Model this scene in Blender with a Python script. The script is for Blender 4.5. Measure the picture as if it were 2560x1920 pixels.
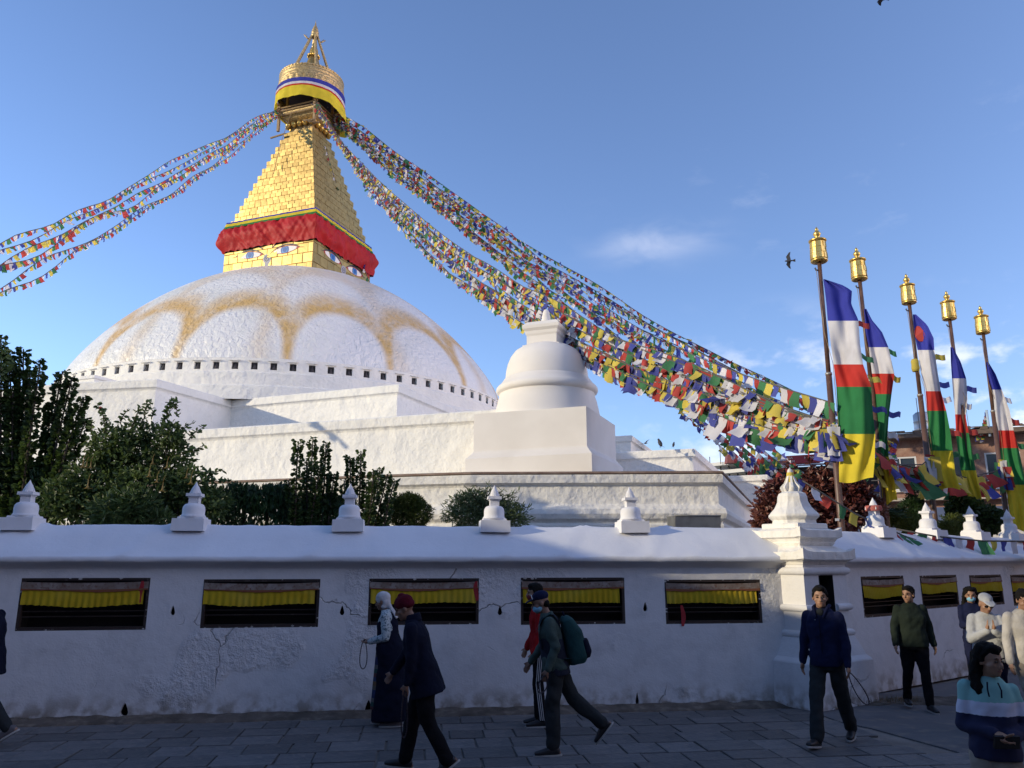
import bpy, bmesh, math, random
from mathutils import Vector, Matrix, noise
R = math.radians
PI = math.pi
rnd = random.Random(7)
for o in list(bpy.data.objects):
    bpy.data.objects.remove(o)
sc = bpy.context.scene
COL = sc.collection

# ------------------------------------------------------------------ camera
FOC = 1923.0            # focal length in pixels of the 2560 x 1920 photograph
PITCH = R(12.8)
CAMZ = 2.0
cam = bpy.data.cameras.new('camera')
cam.sensor_fit = 'HORIZONTAL'; cam.sensor_width = 36.0
cam.lens = 36.0 * FOC / 2560.0
cam.clip_start = 0.1; cam.clip_end = 6000
camo = bpy.data.objects.new('camera', cam); COL.objects.link(camo)
camo.location = (0, 0, CAMZ); camo.rotation_euler = (PI / 2 + PITCH, 0, 0)
sc.camera = camo

# ------------------------------------------------------------------ sky and sun
SUN_EL = R(14.5)
SUN_AZ = (-0.943, -0.334)             # horizontal direction towards the sun
world = bpy.data.worlds.new('World'); sc.world = world; world.use_nodes = True
def build_world():
    nt = world.node_tree; N = nt.nodes; L = nt.links; N.clear()
    out = N.new('ShaderNodeOutputWorld'); bg = N.new('ShaderNodeBackground')
    sky = N.new('ShaderNodeTexSky'); sky.sky_type = 'NISHITA'; sky.sun_disc = False
    sky.sun_elevation = SUN_EL
    sky.sun_rotation = -math.atan2(SUN_AZ[0], SUN_AZ[1])
    sky.altitude = 1300; sky.air_density = 1.0; sky.dust_density = 2.5; sky.ozone_density = 4.0
    tc = N.new('ShaderNodeTexCoord')
    def math_(op, a, b=None, c=None):
        n = N.new('ShaderNodeMath'); n.operation = op
        for i, v in enumerate((a, b, c)):
            if v is None: continue
            if isinstance(v, (int, float)): n.inputs[i].default_value = v
            else: L.new(v, n.inputs[i])
        return n.outputs[0]
    def ramp(v, a, b, lo=0.0, hi=1.0):
        m = N.new('ShaderNodeMapRange'); m.interpolation_type = 'SMOOTHSTEP'
        m.inputs['From Min'].default_value = a; m.inputs['From Max'].default_value = b
        m.inputs['To Min'].default_value = lo; m.inputs['To Max'].default_value = hi
        L.new(v, m.inputs['Value']); return m.outputs[0]
    sep = N.new('ShaderNodeSeparateXYZ'); L.new(tc.outputs['Generated'], sep.inputs[0])
    el = math_('ARCSINE', sep.outputs[2])
    # cumulus low over the horizon
    mp = N.new('ShaderNodeMapping'); mp.inputs['Scale'].default_value = (5.5, 5.5, 10.0)
    mp.inputs['Location'].default_value = (1.35, 0.2, 0.55)
    L.new(tc.outputs['Generated'], mp.inputs[0])
    n1 = N.new('ShaderNodeTexNoise'); n1.inputs['Scale'].default_value = 1.5; n1.inputs['Detail'].default_value = 9
    n1.inputs['Roughness'].default_value = 0.55
    L.new(mp.outputs[0], n1.inputs['Vector'])
    az = math_('ARCTAN2', sep.outputs[0], sep.outputs[1])
    east = ramp(az, R(2), R(26))
    low = math_('MULTIPLY', math_('MULTIPLY', ramp(el, R(0), R(3)), ramp(el, R(19), R(9))), east)
    c1 = math_('MULTIPLY', ramp(n1.outputs[0], 0.50, 0.64), low)
    # thin wisps higher up
    mp2 = N.new('ShaderNodeMapping'); mp2.inputs['Scale'].default_value = (5, 5, 12); mp2.inputs['Rotation'].default_value = (0.3, 0.2, 0.5)
    mp2.inputs['Location'].default_value = (0.9, 0.35, 0.0)
    L.new(tc.outputs['Generated'], mp2.inputs[0])
    n2 = N.new('ShaderNodeTexNoise'); n2.inputs['Scale'].default_value = 1.7; n2.inputs['Detail'].default_value = 8; n2.inputs['Roughness'].default_value = 0.6
    L.new(mp2.outputs[0], n2.inputs['Vector'])
    mid = math_('MULTIPLY', math_('MULTIPLY', ramp(el, R(19), R(24)), ramp(el, R(31), R(26))), east)
    c2 = math_('MULTIPLY', math_('MULTIPLY', ramp(n2.outputs[0], 0.56, 0.74), mid), 0.12)
    # one soft patch of cirrus over the east
    def bell(v, mid_, w):
        return math_('POWER', 2.718, math_('MULTIPLY', math_('POWER', math_('MULTIPLY', math_('SUBTRACT', v, mid_), 1.0 / w), 2.0), -1.0))
    n3 = N.new('ShaderNodeTexNoise'); n3.inputs['Scale'].default_value = 9; n3.inputs['Detail'].default_value = 7; n3.inputs['Distortion'].default_value = 0.8
    mp3 = N.new('ShaderNodeMapping'); mp3.inputs['Scale'].default_value = (1, 1, 2.2); L.new(tc.outputs['Generated'], mp3.inputs[0]); L.new(mp3.outputs[0], n3.inputs['Vector'])
    c3 = math_('MULTIPLY', math_('MULTIPLY', bell(az, R(11.0), R(4.2)), bell(el, R(22.8), R(1.3))), ramp(n3.outputs[0], 0.42, 0.74, 0.0, 0.28))
    c = math_('MINIMUM', math_('ADD', math_('ADD', c1, c2), c3), 1.0)
    tint = N.new('ShaderNodeMix'); tint.data_type = 'RGBA'; tint.blend_type = 'MULTIPLY'
    tint.inputs[0].default_value = 1.0; tint.inputs[7].default_value = SKY_TINT
    L.new(sky.outputs[0], tint.inputs[6])
    mx = N.new('ShaderNodeMix'); mx.data_type = 'RGBA'
    L.new(math_('MULTIPLY', c, 0.8), mx.inputs[0]); L.new(tint.outputs[2], mx.inputs[6]); mx.inputs[7].default_value = CLOUD
    L.new(mx.outputs[2], bg.inputs[0]); bg.inputs[1].default_value = SKY_STRENGTH
    L.new(bg.outputs[0], out.inputs[0])
SKY_TINT = (1.21, 1.035, 1.03, 1); CLOUD = (5.0, 4.9, 5.1, 1); SKY_STRENGTH = 0.15
build_world()
sun = bpy.data.lights.new('sun', 'SUN'); sun.energy = 2.0; sun.angle = R(0.55); sun.color = (1.0, 0.86, 0.60)
suno = bpy.data.objects.new('sun', sun); COL.objects.link(suno); suno.location = (-40, -14, 30)
SUNV = Vector((SUN_AZ[0] * math.cos(SUN_EL), SUN_AZ[1] * math.cos(SUN_EL), math.sin(SUN_EL)))
suno.rotation_euler = SUNV.to_track_quat('Z', 'Y').to_euler()
sc.view_settings.view_transform = 'Standard'; sc.view_settings.look = 'None'
sc.view_settings.exposure = 0.9; sc.view_settings.gamma = 1.0; sc.view_settings.use_curve_mapping = False
sc.cycles.max_bounces = 6; sc.cycles.diffuse_bounces = 3; sc.cycles.glossy_bounces = 3; sc.cycles.transparent_max_bounces = 6

# ------------------------------------------------------------------ surveying: a photo pixel's line of sight met with a plane of the place
def ray(px, py):
    cx = (px - 1280) / FOC; cy = (960 - py) / FOC
    return Vector((cx, math.cos(PITCH) - cy * math.sin(PITCH), math.sin(PITCH) + cy * math.cos(PITCH)))
EYE = Vector((0, 0, CAMZ))
def at_z(px, py, z):
    d = ray(px, py); return EYE + d * ((z - CAMZ) / d.z)
def at_y(px, py, y):
    d = ray(px, py); return EYE + d * (y / d.y)
def on_plane(px, py, p, n):
    d = ray(px, py); return EYE + d * ((Vector(p) - EYE).dot(n) / d.dot(n))
def proj(v):
    z = v[2] - CAMZ; dz = v[1] * math.cos(PITCH) + z * math.sin(PITCH)
    u = -v[1] * math.sin(PITCH) + z * math.cos(PITCH)
    return 1280 + FOC * v[0] / dz, 960 - FOC * u / dz

# ------------------------------------------------------------------ objects
def wloc(o):
    v = Vector((0, 0, 0))
    while o is not None:
        v = v + o.location; o = o.parent
    return v
def thing(name, label, cat, loc=(0, 0, 0), group=None, rotz=0.0):
    o = bpy.data.objects.new(name, None); COL.objects.link(o)
    o.empty_display_size = 0.3; o.location = loc; o.rotation_euler = (0, 0, rotz)
    tag(o, label, cat, group); return o
def tag(o, label=None, cat=None, group=None, kind=None):
    if label: o['label'] = label
    if cat: o['category'] = cat
    if group: o['group'] = group
    if kind: o['kind'] = kind
    return o
def put(name, me, parent=None, loc=(0, 0, 0), rot=(0, 0, 0), scale=(1, 1, 1)):
    o = bpy.data.objects.new(name, me); COL.objects.link(o)
    o.parent = parent; o.location = loc; o.rotation_euler = rot; o.scale = scale
    return o
def mput(name, me, M, parent=None):
    o = bpy.data.objects.new(name, me); COL.objects.link(o); o.parent = parent
    o.matrix_local = M; return o
def copy_tree(o, parent=None):
    c = o.copy(); COL.objects.link(c); c.parent = parent
    for ch in list(o.children): copy_tree(ch, c)
    return c

class MB:
    """collects shapes; build() links them as ONE mesh object"""
    def __init__(s): s.v = []; s.f = []; s.m = []; s.sm = []; s.mi = 0; s.smooth = False
    def add(s, vs, fs, smooth=None):
        b = len(s.v); s.v += [tuple(v) for v in vs]
        for f in fs:
            s.f.append(tuple(i + b for i in f)); s.m.append(s.mi); s.sm.append(s.smooth if smooth is None else smooth)
        return s
    def box(s, c, d, M=None, taper=1.0):
        x, y, z = d[0] / 2, d[1] / 2, d[2] / 2; vs = []
        for sz, t in ((-1, 1.0), (1, taper)):
            for sx, sy in ((-1, -1), (1, -1), (1, 1), (-1, 1)):
                v = Vector((sx * x * t, sy * y * t, sz * z))
                if M is not None: v = M @ v
                vs.append(v + Vector(c))
        return s.add(vs, [(3, 2, 1, 0), (4, 5, 6, 7), (0, 1, 5, 4), (1, 2, 6, 5), (2, 3, 7, 6), (3, 0, 4, 7)], False)
    def lathe(s, prof, c=(0, 0, 0), n=20, a0=0.0, smooth=True, cap=True, M=None):
        vs = []; fs = []
        for r, z in prof:
            for k in range(n):
                a = a0 + 2 * PI * k / n; v = Vector((r * math.cos(a), r * math.sin(a), z))
                vs.append((M @ v if M is not None else v) + Vector(c))
        for i in range(len(prof) - 1):
            for k in range(n):
                k2 = (k + 1) % n
                fs.append((i * n + k, i * n + k2, (i + 1) * n + k2, (i + 1) * n + k))
        s.add(vs, fs, smooth)
        if cap:
            b = len(s.v) - len(vs); L = len(prof) - 1
            if prof[0][0] > 1e-5: s.f.append(tuple(b + k for k in reversed(range(n)))); s.m.append(s.mi); s.sm.append(False)
            if prof[-1][0] > 1e-5: s.f.append(tuple(b + L * n + k for k in range(n))); s.m.append(s.mi); s.sm.append(False)
        return s
    def tube(s, pts, rad, n=8, smooth=True):
        pts = [Vector(p) for p in pts]; vs = []; fs = []; up = None
        rads = rad if isinstance(rad, (list, tuple)) else [rad] * len(pts)
        for i, p in enumerate(pts):
            t = (pts[min(i + 1, len(pts) - 1)] - pts[max(i - 1, 0)])
            t = t.normalized() if t.length > 1e-9 else Vector((0, 0, 1))
            if up is None: up = Vector((0, 0, 1)) if abs(t.z) < 0.9 else Vector((1, 0, 0))
            a = t.cross(up).normalized(); up = a.cross(t).normalized()
            for k in range(n):
                th = 2 * PI * k / n
                vs.append(p + (a * math.cos(th) + up * math.sin(th)) * rads[i])
        for i in range(len(pts) - 1):
            for k in range(n):
                k2 = (k + 1) % n; fs.append((i * n + k, (i + 1) * n + k, (i + 1) * n + k2, i * n + k2))
        fs.append(tuple(range(n))); fs.append(tuple((len(pts) - 1) * n + k for k in reversed(range(n))))
        return s.add(vs, fs, smooth)
    def sweep(s, poly, prof, closed=False, smooth=False, caps=True):
        """prof [(out, z)] swept along the plan polyline poly (walked with the outside on the right hand side)"""
        P = [Vector((p[0], p[1], 0)) for p in poly]; n = len(P); dirs = []
        for i in range(n):
            def seg(a, b):
                d = (P[b] - P[a]).normalized(); return Vector((d.y, -d.x, 0))
            if closed: n1, n2 = seg((i - 1) % n, i), seg(i, (i + 1) % n)
            elif i == 0: n1 = n2 = seg(0, 1)
            elif i == n - 1: n1 = n2 = seg(n - 2, n - 1)
            else: n1, n2 = seg(i - 1, i), seg(i, i + 1)
            m = (n1 + n2); m = m / max(0.25, m.dot(m)) * 2.0 if m.length > 1e-6 else n1
            dirs.append(m)
        vs = []; fs = []; k = len(prof)
        for i in range(n):
            for o, z in prof: vs.append(P[i] + dirs[i] * o + Vector((0, 0, z)))
        for i in range(n if closed else n - 1):
            j = (i + 1) % n
            for q in range(k - 1): fs.append((i * k + q, j * k + q, j * k + q + 1, i * k + q + 1))
        s.add(vs, fs, smooth)
        if caps and not closed:
            b = len(s.v) - len(vs)
            for f in (tuple(b + q for q in range(k)), tuple(b + (n - 1) * k + q for q in reversed(range(k)))):
                s.f.append(f); s.m.append(s.mi); s.sm.append(False)
        return s
    def mesh(s, name, mats, off=None):
        me = bpy.data.meshes.new(name)
        vs = s.v if off is None else [(v[0] - off[0], v[1] - off[1], v[2] - off[2]) for v in s.v]
        me.from_pydata(vs, [], s.f)
        if not isinstance(mats, (list, tuple)): mats = [mats]
        for m in mats: me.materials.append(m)
        me.polygons.foreach_set('material_index', s.m)
        me.polygons.foreach_set('use_smooth', s.sm)
        me.update(); return me
    def build(s, name, mats, parent=None, local=False):
        off = None if (local or parent is None) else wloc(parent)
        return put(name, s.mesh(name, mats, off), parent)
def plane_frame(p, u):
    """matrix whose x runs along the unit vector u, z up, y into the wall (away from its outside)"""
    u = Vector(u).normalized(); z = Vector((0, 0, 1)); y = z.cross(u)
    return Matrix.Translation(Vector(p)) @ Matrix((u, y, z)).transposed().to_4x4()

# ------------------------------------------------------------------ materials
def mat(name, col, rough=0.7, metal=0.0, bump=None, var=None, spec=None, rand=0.0, trans=0.0, bump2=None, sheen=0.0):
    """bump = (scale, strength, distance); var = (scale, second colour, low, high)"""
    m = bpy.data.materials.new(name); m.use_nodes = True; nt = m.node_tree; N = nt.nodes; L = nt.links
    b = N['Principled BSDF']; b.inputs['Roughness'].default_value = rough; b.inputs['Metallic'].default_value = metal
    if spec is not None: b.inputs['Specular IOR Level'].default_value = spec
    if sheen: b.inputs['Sheen Weight'].default_value = sheen
    c4 = (*col, 1); b.inputs['Base Color'].default_value = c4
    tc = N.new('ShaderNodeTexCoord'); last = None
    if var:
        vl = var if isinstance(var, list) else [var]
        for scale, c2, lo, hi in vl:
            n = N.new('ShaderNodeTexNoise'); n.inputs['Scale'].default_value = scale; n.inputs['Detail'].default_value = 6
            L.new(tc.outputs['Object'], n.inputs['Vector'])
            r = N.new('ShaderNodeMapRange'); r.inputs['From Min'].default_value = lo; r.inputs['From Max'].default_value = hi
            L.new(n.outputs[0], r.inputs[0])
            mx = N.new('ShaderNodeMix'); mx.data_type = 'RGBA'; L.new(r.outputs[0], mx.inputs[0])
            if last is None: mx.inputs[6].default_value = c4
            else: L.new(last, mx.inputs[6])
            mx.inputs[7].default_value = (*c2, 1); last = mx.outputs[2]
    if rand:
        oi = N.new('ShaderNodeObjectInfo'); hs = N.new('ShaderNodeHueSaturation')
        r = N.new('ShaderNodeMapRange'); r.inputs['To Min'].default_value = 1 - rand; r.inputs['To Max'].default_value = 1 + rand
        L.new(oi.outputs['Random'], r.inputs[0]); L.new(r.outputs[0], hs.inputs['Value'])
        if last is None: hs.inputs['Color'].default_value = c4
        else: L.new(last, hs.inputs['Color'])
        last = hs.outputs[0]
    if last is not None: L.new(last, b.inputs['Base Color'])
    prev = None
    for bp in (bump, bump2):
        if bp:
            n = N.new('ShaderNodeTexNoise'); n.inputs['Scale'].default_value = bp[0]; n.inputs['Detail'].default_value = 5
            L.new(tc.outputs['Object'], n.inputs['Vector'])
            bn = N.new('ShaderNodeBump'); bn.inputs['Strength'].default_value = bp[1]; bn.inputs['Distance'].default_value = bp[2]
            L.new(n.outputs[0], bn.inputs['Height'])
            if prev is not None: L.new(prev, bn.inputs['Normal'])
            prev = bn.outputs[0]; L.new(prev, b.inputs['Normal'])
    if trans:
        t = N.new('ShaderNodeBsdfTranslucent'); t.inputs[0].default_value = c4
        if last is not None: L.new(last, t.inputs[0])
        ms = N.new('ShaderNodeMixShader'); ms.inputs[0].default_value = trans
        L.new(b.outputs[0], ms.inputs[1]); L.new(t.outputs[0], ms.inputs[2])
        L.new(ms.outputs[0], N['Material Output'].inputs[0])
    return m
M = {}
M['white'] = mat('whitewash', (0.80, 0.77, 0.71), 0.8, bump=(1.6, 0.75, 0.16), bump2=(6.5, 0.6, 0.05), var=[(1.3, (0.72, 0.70, 0.66), 0.45, 0.75), (9, (0.66, 0.63, 0.58), 0.62, 0.8)])
M['smooth_white'] = mat('smooth_limewash', (0.77, 0.72, 0.66), 0.8, bump=(3, 0.12, 0.03), var=(1.2, (0.70, 0.65, 0.59), 0.4, 0.8))
M['finial'] = mat('finial_whitewash', (0.74, 0.73, 0.74), 0.8, bump=(14, 0.25, 0.01), var=(5, (0.66, 0.64, 0.63), 0.45, 0.8))
M['brown_edge'] = mat('brown_roof_edge', (0.20, 0.13, 0.095), 0.8, bump=(8, 0.3, 0.01), var=(3, (0.3, 0.22, 0.17), 0.4, 0.7))
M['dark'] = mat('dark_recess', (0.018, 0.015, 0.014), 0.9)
M['darkwood'] = mat('dark_timber', (0.035, 0.022, 0.017), 0.6, var=(12, (0.09, 0.07, 0.06), 0.6, 0.75), bump=(20, 0.3, 0.01))
M['gold'] = mat('gilt_copper', (0.46, 0.335, 0.135), 0.5, 1.0, bump=(6, 0.25, 0.02), var=[(2.2, (0.36, 0.255, 0.10), 0.42, 0.7), (16, (0.24, 0.165, 0.06), 0.60, 0.78)], rand=0.2)
M['gold_dull'] = mat('weathered_gilt', (0.50, 0.37, 0.18), 0.5, 0.6, bump=(14, 0.5, 0.03), var=(9, (0.24, 0.17, 0.08), 0.45, 0.7))
M['cap_gold'] = mat('polished_gilt', (0.78, 0.52, 0.15), 0.32, 0.85, bump=(20, 0.3, 0.01), var=(6, (0.6, 0.36, 0.07), 0.45, 0.7))
M['groove'] = mat('dark_between_panels', (0.20, 0.14, 0.055), 0.7, 0.5)  # darker tone that shows in the joints of the gilt panels
M['wood'] = mat('sunbleached_timber', (0.36, 0.25, 0.13), 0.7, var=(9, (0.2, 0.13, 0.07), 0.4, 0.7))
M['slate'] = mat('slate_paving', (0.125, 0.12, 0.118), 0.6, bump=(9, 0.5, 0.03), bump2=(60, 0.3, 0.004), var=[(2.5, (0.085, 0.086, 0.088), 0.4, 0.65), (7, (0.17, 0.15, 0.13), 0.52, 0.72), (38, (0.30, 0.28, 0.26), 0.70, 0.78)], rand=0.3)
M['grout'] = mat('earth_and_mortar', (0.25, 0.22, 0.19), 0.95, bump=(30, 0.5, 0.01), var=[(1.6, (0.08, 0.07, 0.062), 0.4, 0.7), (12, (0.2, 0.165, 0.13), 0.55, 0.75)])
FLAGC = {'blue': (0.075, 0.09, 0.36), 'white': (0.70, 0.68, 0.70), 'red': (0.50, 0.065, 0.055), 'green': (0.06, 0.215, 0.09), 'yellow': (0.70, 0.56, 0.10)}
BANC = {'blue': (0.05, 0.06, 0.38), 'white': (0.70, 0.68, 0.70), 'red': (0.56, 0.045, 0.035), 'green': (0.035, 0.21, 0.07), 'yellow': (0.78, 0.62, 0.05)}
FL = ['blue', 'white', 'red', 'green', 'yellow']
for k, c in FLAGC.items():
    M['flag_' + k] = mat(k + '_flag_cotton', c, 0.85, trans=0.3, rand=0.18)
    c = BANC[k]
    M['cloth_' + k] = mat(k + '_cloth', c, 0.85, bump=(4, 0.25, 0.03), trans=0.22, spec=0.2, var=(2.2, tuple(x * 0.8 for x in c), 0.4, 0.7))
# ================================================================== plaster with repaired and flaking patches
def plaster(name, col, patch=0.5, crack=True):
    m = bpy.data.materials.new(name); m.use_nodes = True; nt = m.node_tree; N = nt.nodes; L = nt.links
    b = N['Principled BSDF']; b.inputs['Roughness'].default_value = 0.8
    tc = N.new('ShaderNodeTexCoord')
    def noi(scale, det=5, rough=0.5):
        n = N.new('ShaderNodeTexNoise'); n.inputs['Scale'].default_value = scale; n.inputs['Detail'].default_value = det
        n.inputs['Roughness'].default_value = rough
        L.new(tc.outputs['Object'], n.inputs['Vector']); return n.outputs[0]
    def mr(v, a, c, lo=0, hi=1):
        r = N.new('ShaderNodeMapRange'); r.inputs['From Min'].default_value = a; r.inputs['From Max'].default_value = c
        r.inputs['To Min'].default_value = lo; r.inputs['To Max'].default_value = hi; L.new(v, r.inputs[0]); return r.outputs[0]
    def mul(a, c):
        n = N.new('ShaderNodeMath'); n.operation = 'MULTIPLY'
        for i, v in enumerate((a, c)):
            if isinstance(v, float): n.inputs[i].default_value = v
            else: L.new(v, n.inputs[i])
        return n.outputs[0]
    def add(a, c):
        n = N.new('ShaderNodeMath'); n.operation = 'ADD'; L.new(a, n.inputs[0]); L.new(c, n.inputs[1]); return n.outputs[0]
    pm = mr(noi(0.75, 3), patch, patch + 0.05)
    rough = mul(noi(13, 6, 0.62), pm)
    step = mul(pm, -0.22)
    wave = mul(noi(2.5, 4), 0.5)
    h = add(add(mul(rough, 0.9), step), add(wave, mul(noi(45, 4), 0.06)))
    if crack:
        v = N.new('ShaderNodeTexVoronoi'); v.feature = 'DISTANCE_TO_EDGE'; v.inputs['Scale'].default_value = 0.55
        wn = N.new('ShaderNodeTexNoise'); wn.inputs['Scale'].default_value = 3; wn.inputs['Detail'].default_value = 6
        L.new(tc.outputs['Object'], wn.inputs['Vector'])
        vm = N.new('ShaderNodeVectorMath'); vm.operation = 'MULTIPLY_ADD'; L.new(wn.outputs['Color'], vm.inputs[0])
        vm.inputs[1].default_value = (0.45, 0.45, 0.45); L.new(tc.outputs['Object'], vm.inputs[2]); L.new(vm.outputs[0], v.inputs['Vector'])
        cr = mul(mr(v.outputs[0], 0.0, 0.006, 1, 0), mr(noi(0.8, 2), 0.53, 0.60))
        h = add(h, mul(cr, -0.5))
    bn = N.new('ShaderNodeBump'); bn.inputs['Strength'].default_value = 0.75; bn.inputs['Distance'].default_value = 0.07
    L.new(h, bn.inputs['Height']); L.new(bn.outputs[0], b.inputs['Normal'])
    mx = N.new('ShaderNodeMix'); mx.data_type = 'RGBA'; mx.inputs[6].default_value = (*col, 1); mx.inputs[7].default_value = (*[c * 0.8 for c in col], 1)
    L.new(mr(noi(3.1, 7, 0.6), 0.5, 0.8), mx.inputs[0]); last = mx.outputs[2]
    sx = N.new('ShaderNodeSeparateXYZ'); L.new(tc.outputs['Object'], sx.inputs[0])
    d = mul(mr(sx.outputs[2], 0.0, 0.35, 1, 0), mr(noi(6, 5), 0.42, 0.62))
    m2 = N.new('ShaderNodeMix'); m2.data_type = 'RGBA'; L.new(d, m2.inputs[0]); L.new(last, m2.inputs[6]); m2.inputs[7].default_value = (0.26, 0.21, 0.16, 1)
    last = m2.outputs[2]
    if crack:
        m3 = N.new('ShaderNodeMix'); m3.data_type = 'RGBA'; L.new(mul(cr, 0.6), m3.inputs[0]); L.new(last, m3.inputs[6]); m3.inputs[7].default_value = (0.2, 0.18, 0.16, 1); last = m3.outputs[2]
    L.new(last, b.inputs['Base Color']); return m
M['plaster'] = plaster('flaking_wall_plaster', (0.70, 0.69, 0.69), 0.585)
M['coping'] = mat('coping_limewash', (0.76, 0.76, 0.78), 0.7, bump=(3.0, 0.3, 0.04), bump2=(28, 0.3, 0.008), var=[(1.1, (0.68, 0.68, 0.70), 0.4, 0.75), (34, (0.5, 0.48, 0.46), 0.70, 0.78)])
M['curtain'] = mat('yellow_curtain', (0.47, 0.34, 0.018), 0.85, bump=(30, 0.2, 0.005), var=[(5, (0.44, 0.29, 0.012), 0.4, 0.7), (1.2, (0.48, 0.36, 0.05), 0.5, 0.7)], spec=0.2)
M['header'] = mat('dusty_brocade', (0.21, 0.16, 0.13), 0.85, var=[(7, (0.3, 0.26, 0.23), 0.45, 0.65), (25, (0.17, 0.09, 0.06), 0.5, 0.7)])
M['trim'] = mat('rust_trim', (0.22, 0.075, 0.03), 0.8)
M['red_scarf'] = mat('red_ribbon', (0.35, 0.02, 0.025), 0.7)
M['chip'] = mat('chipped_limewash', (0.5, 0.48, 0.46), 0.9)

# ================================================================== ground
g = MB(); g.add([(-400, -400, -0.035), (400, -400, -0.035), (400, 900, -0.035), (-400, 900, -0.035)], [(0, 1, 2, 3)])
tag(g.build('ground', M['grout']), kind='structure')
W0 = at_z(0, 1806, 0); W1 = at_z(1900, 1761, 0)
WD = (W1 - W0).normalized(); WN = Vector((WD.y, -WD.x, 0))          # along the wall, and out of it towards the street
def wall_pt(s, o, z): return W0 + WD * s + WN * o + Vector((0, 0, z))
def sz(px, py, o=0.0):
    v = on_plane(px, py, W0 + WN * o, WN); return (v - W0).dot(WD), v.z
WF = plane_frame(W0, WD)
def wmb(mb):      # shapes modelled with x along the wall, y into it, z up
    mb.v = [tuple(WF @ Vector(v)) for v in mb.v]; return mb

EDGE = [at_z(1985, 1766, 0), at_z(2043, 1782, 0), at_z(2103, 1804, 0), at_z(2178, 1819, 0), at_z(2383, 1875, 0), at_z(2640, 1960, 0), at_z(2900, 2300, 0)]
def right_of_edge(x, y):
    for a, b in zip(EDGE[:-1], EDGE[1:]):
        if b.y <= y <= a.y: return x - (a.x + (b.x - a.x) * (a.y - y) / (a.y - b.y))
    return x - (EDGE[0].x if y > EDGE[0].y else EDGE[-1].x)
pave = MB(); pave.sweep([wall_pt(-6, 6.2, 0), wall_pt(16, 6.2, 0)], [(0.0, -0.02), (-6.3, -0.02)], caps=False)
pavement = tag(pave.build('pavement', M['grout']), kind='structure')
pr = random.Random(11); t = 0.34; nst = 0; cache = []
for k in range(14):                                                   # dressed slate blanks, cut twice over into stones
    m = MB(); a = [pr.uniform(-0.012, 0.012) for _ in range(8)]
    w, d = 1.0, 1.0; e = 0.022
    top = [(-.5 + e + a[0], -.5 + e + a[1], 1), (.5 - e + a[2], -.5 + e + a[3], 1), (.5 - e + a[4], .5 - e + a[5], 1), (-.5 + e + a[6], .5 - e + a[7], 1)]
    mid = [(x * 1.035, y * 1.035, 0.72) for x, y, z in top]; bot = [(x, y, -0.4) for x, y, z in mid]
    m.add(top + mid + bot, [(0, 1, 2, 3)] + [(4 + i, 4 + (i + 1) % 4, (i + 1) % 4, i) for i in range(4)] + [(8 + i, 8 + (i + 1) % 4, 4 + (i + 1) % 4, 4 + i) for i in range(4)], False)
    cache.append(m.mesh('paving_stone', M['slate']))
while t < 3.55:
    dep = pr.uniform(0.34, 0.46); s = -1.2 + pr.uniform(0, 0.4)
    while s < 13.5:
        wd = pr.uniform(0.36, 0.66); c = wall_pt(s + wd / 2, t + dep / 2, 0)
        if right_of_edge(c.x, c.y) < -0.15 and 150 > -proj(c)[0] and proj(c)[0] < 2700 and proj(c)[1] < 2010:
            M4 = Matrix.Translation((c.x, c.y, pr.uniform(-0.016, -0.008))) @ Matrix.Rotation(math.atan2(WD.y, WD.x) + pr.uniform(-0.012, 0.012), 4, 'Z') @ Matrix.Rotation(pr.uniform(-.006, .006), 4, 'X') @ Matrix.Diagonal((wd - 0.012, dep - 0.012, 0.014, 1))
            mput('paving_stone', cache[pr.randrange(14)], M4, pavement); nst += 1
        s += wd
    t += dep
print('paving stones', nst)
M['apron'] = mat('worn_concrete', (0.135, 0.13, 0.13), 0.85, bump=(5, 0.35, 0.02), bump2=(40, 0.35, 0.005), var=[(1.4, (0.10, 0.10, 0.105), 0.4, 0.65), (5, (0.19, 0.165, 0.14), 0.52, 0.7)])
ap = MB(); pts = [(e.x, e.y) for e in EDGE]; n = len(pts)
ap.add([(x, y, -0.004) for x, y in pts] + [(x + 14, y + 9 if i == 0 else y, -0.004) for i, (x, y) in enumerate(pts)] + [(x, y, -0.03) for x, y in pts], [(i + 1, i, n + i, n + i + 1)[::-1] for i in range(n - 1)] + [(i, i + 1, 2 * n + i + 1, 2 * n + i) for i in range(n - 1)])
tag(ap.build('concrete_path', M['apron']), kind='structure')
# dirt swept up along the foot of the wall, with dry stalks
dm = MB(); ns = 320
rows = []
for i in range(ns + 1):
    s = -3 + i * 16.2 / ns; v = noise.noise(Vector((s * 1.3, 0, 0))); v2 = noise.noise(Vector((s * 4, 3, 0)))
    w = 0.24 + 0.13 * v + 0.09 * v2 + 0.05 * noise.noise(Vector((s * 11, 7, 0))) + (0.3 * max(0, (s - 11.2)) * 0.25 if s > 11.2 else 0)
    rows.append([(s, 0.0, 0.05 + 0.03 * v2), (s, -w * 0.35, 0.03 + 0.018 * v + 0.01 * v2), (s, -w * 0.7, 0.012 + 0.01 * v2), (s, -w, -0.002), (s, -w - 0.02, -0.03)])
vs = [p for r in rows for p in r]
dm.add(vs, [(i * 5 + q, i * 5 + q + 1, (i + 1) * 5 + q + 1, (i + 1) * 5 + q) for i in range(ns) for q in range(4)], True)
M['dirt'] = mat('swept_dirt', (0.13, 0.105, 0.083), 1.0, bump=(22, 0.7, 0.02), var=[(8, (0.22, 0.18, 0.14), 0.48, 0.68), (3, (0.08, 0.065, 0.05), 0.45, 0.65)])
tag(wmb(dm).build('dirt_strip', M['dirt']), kind='structure')
gm = MB(); gr = random.Random(3)
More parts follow.
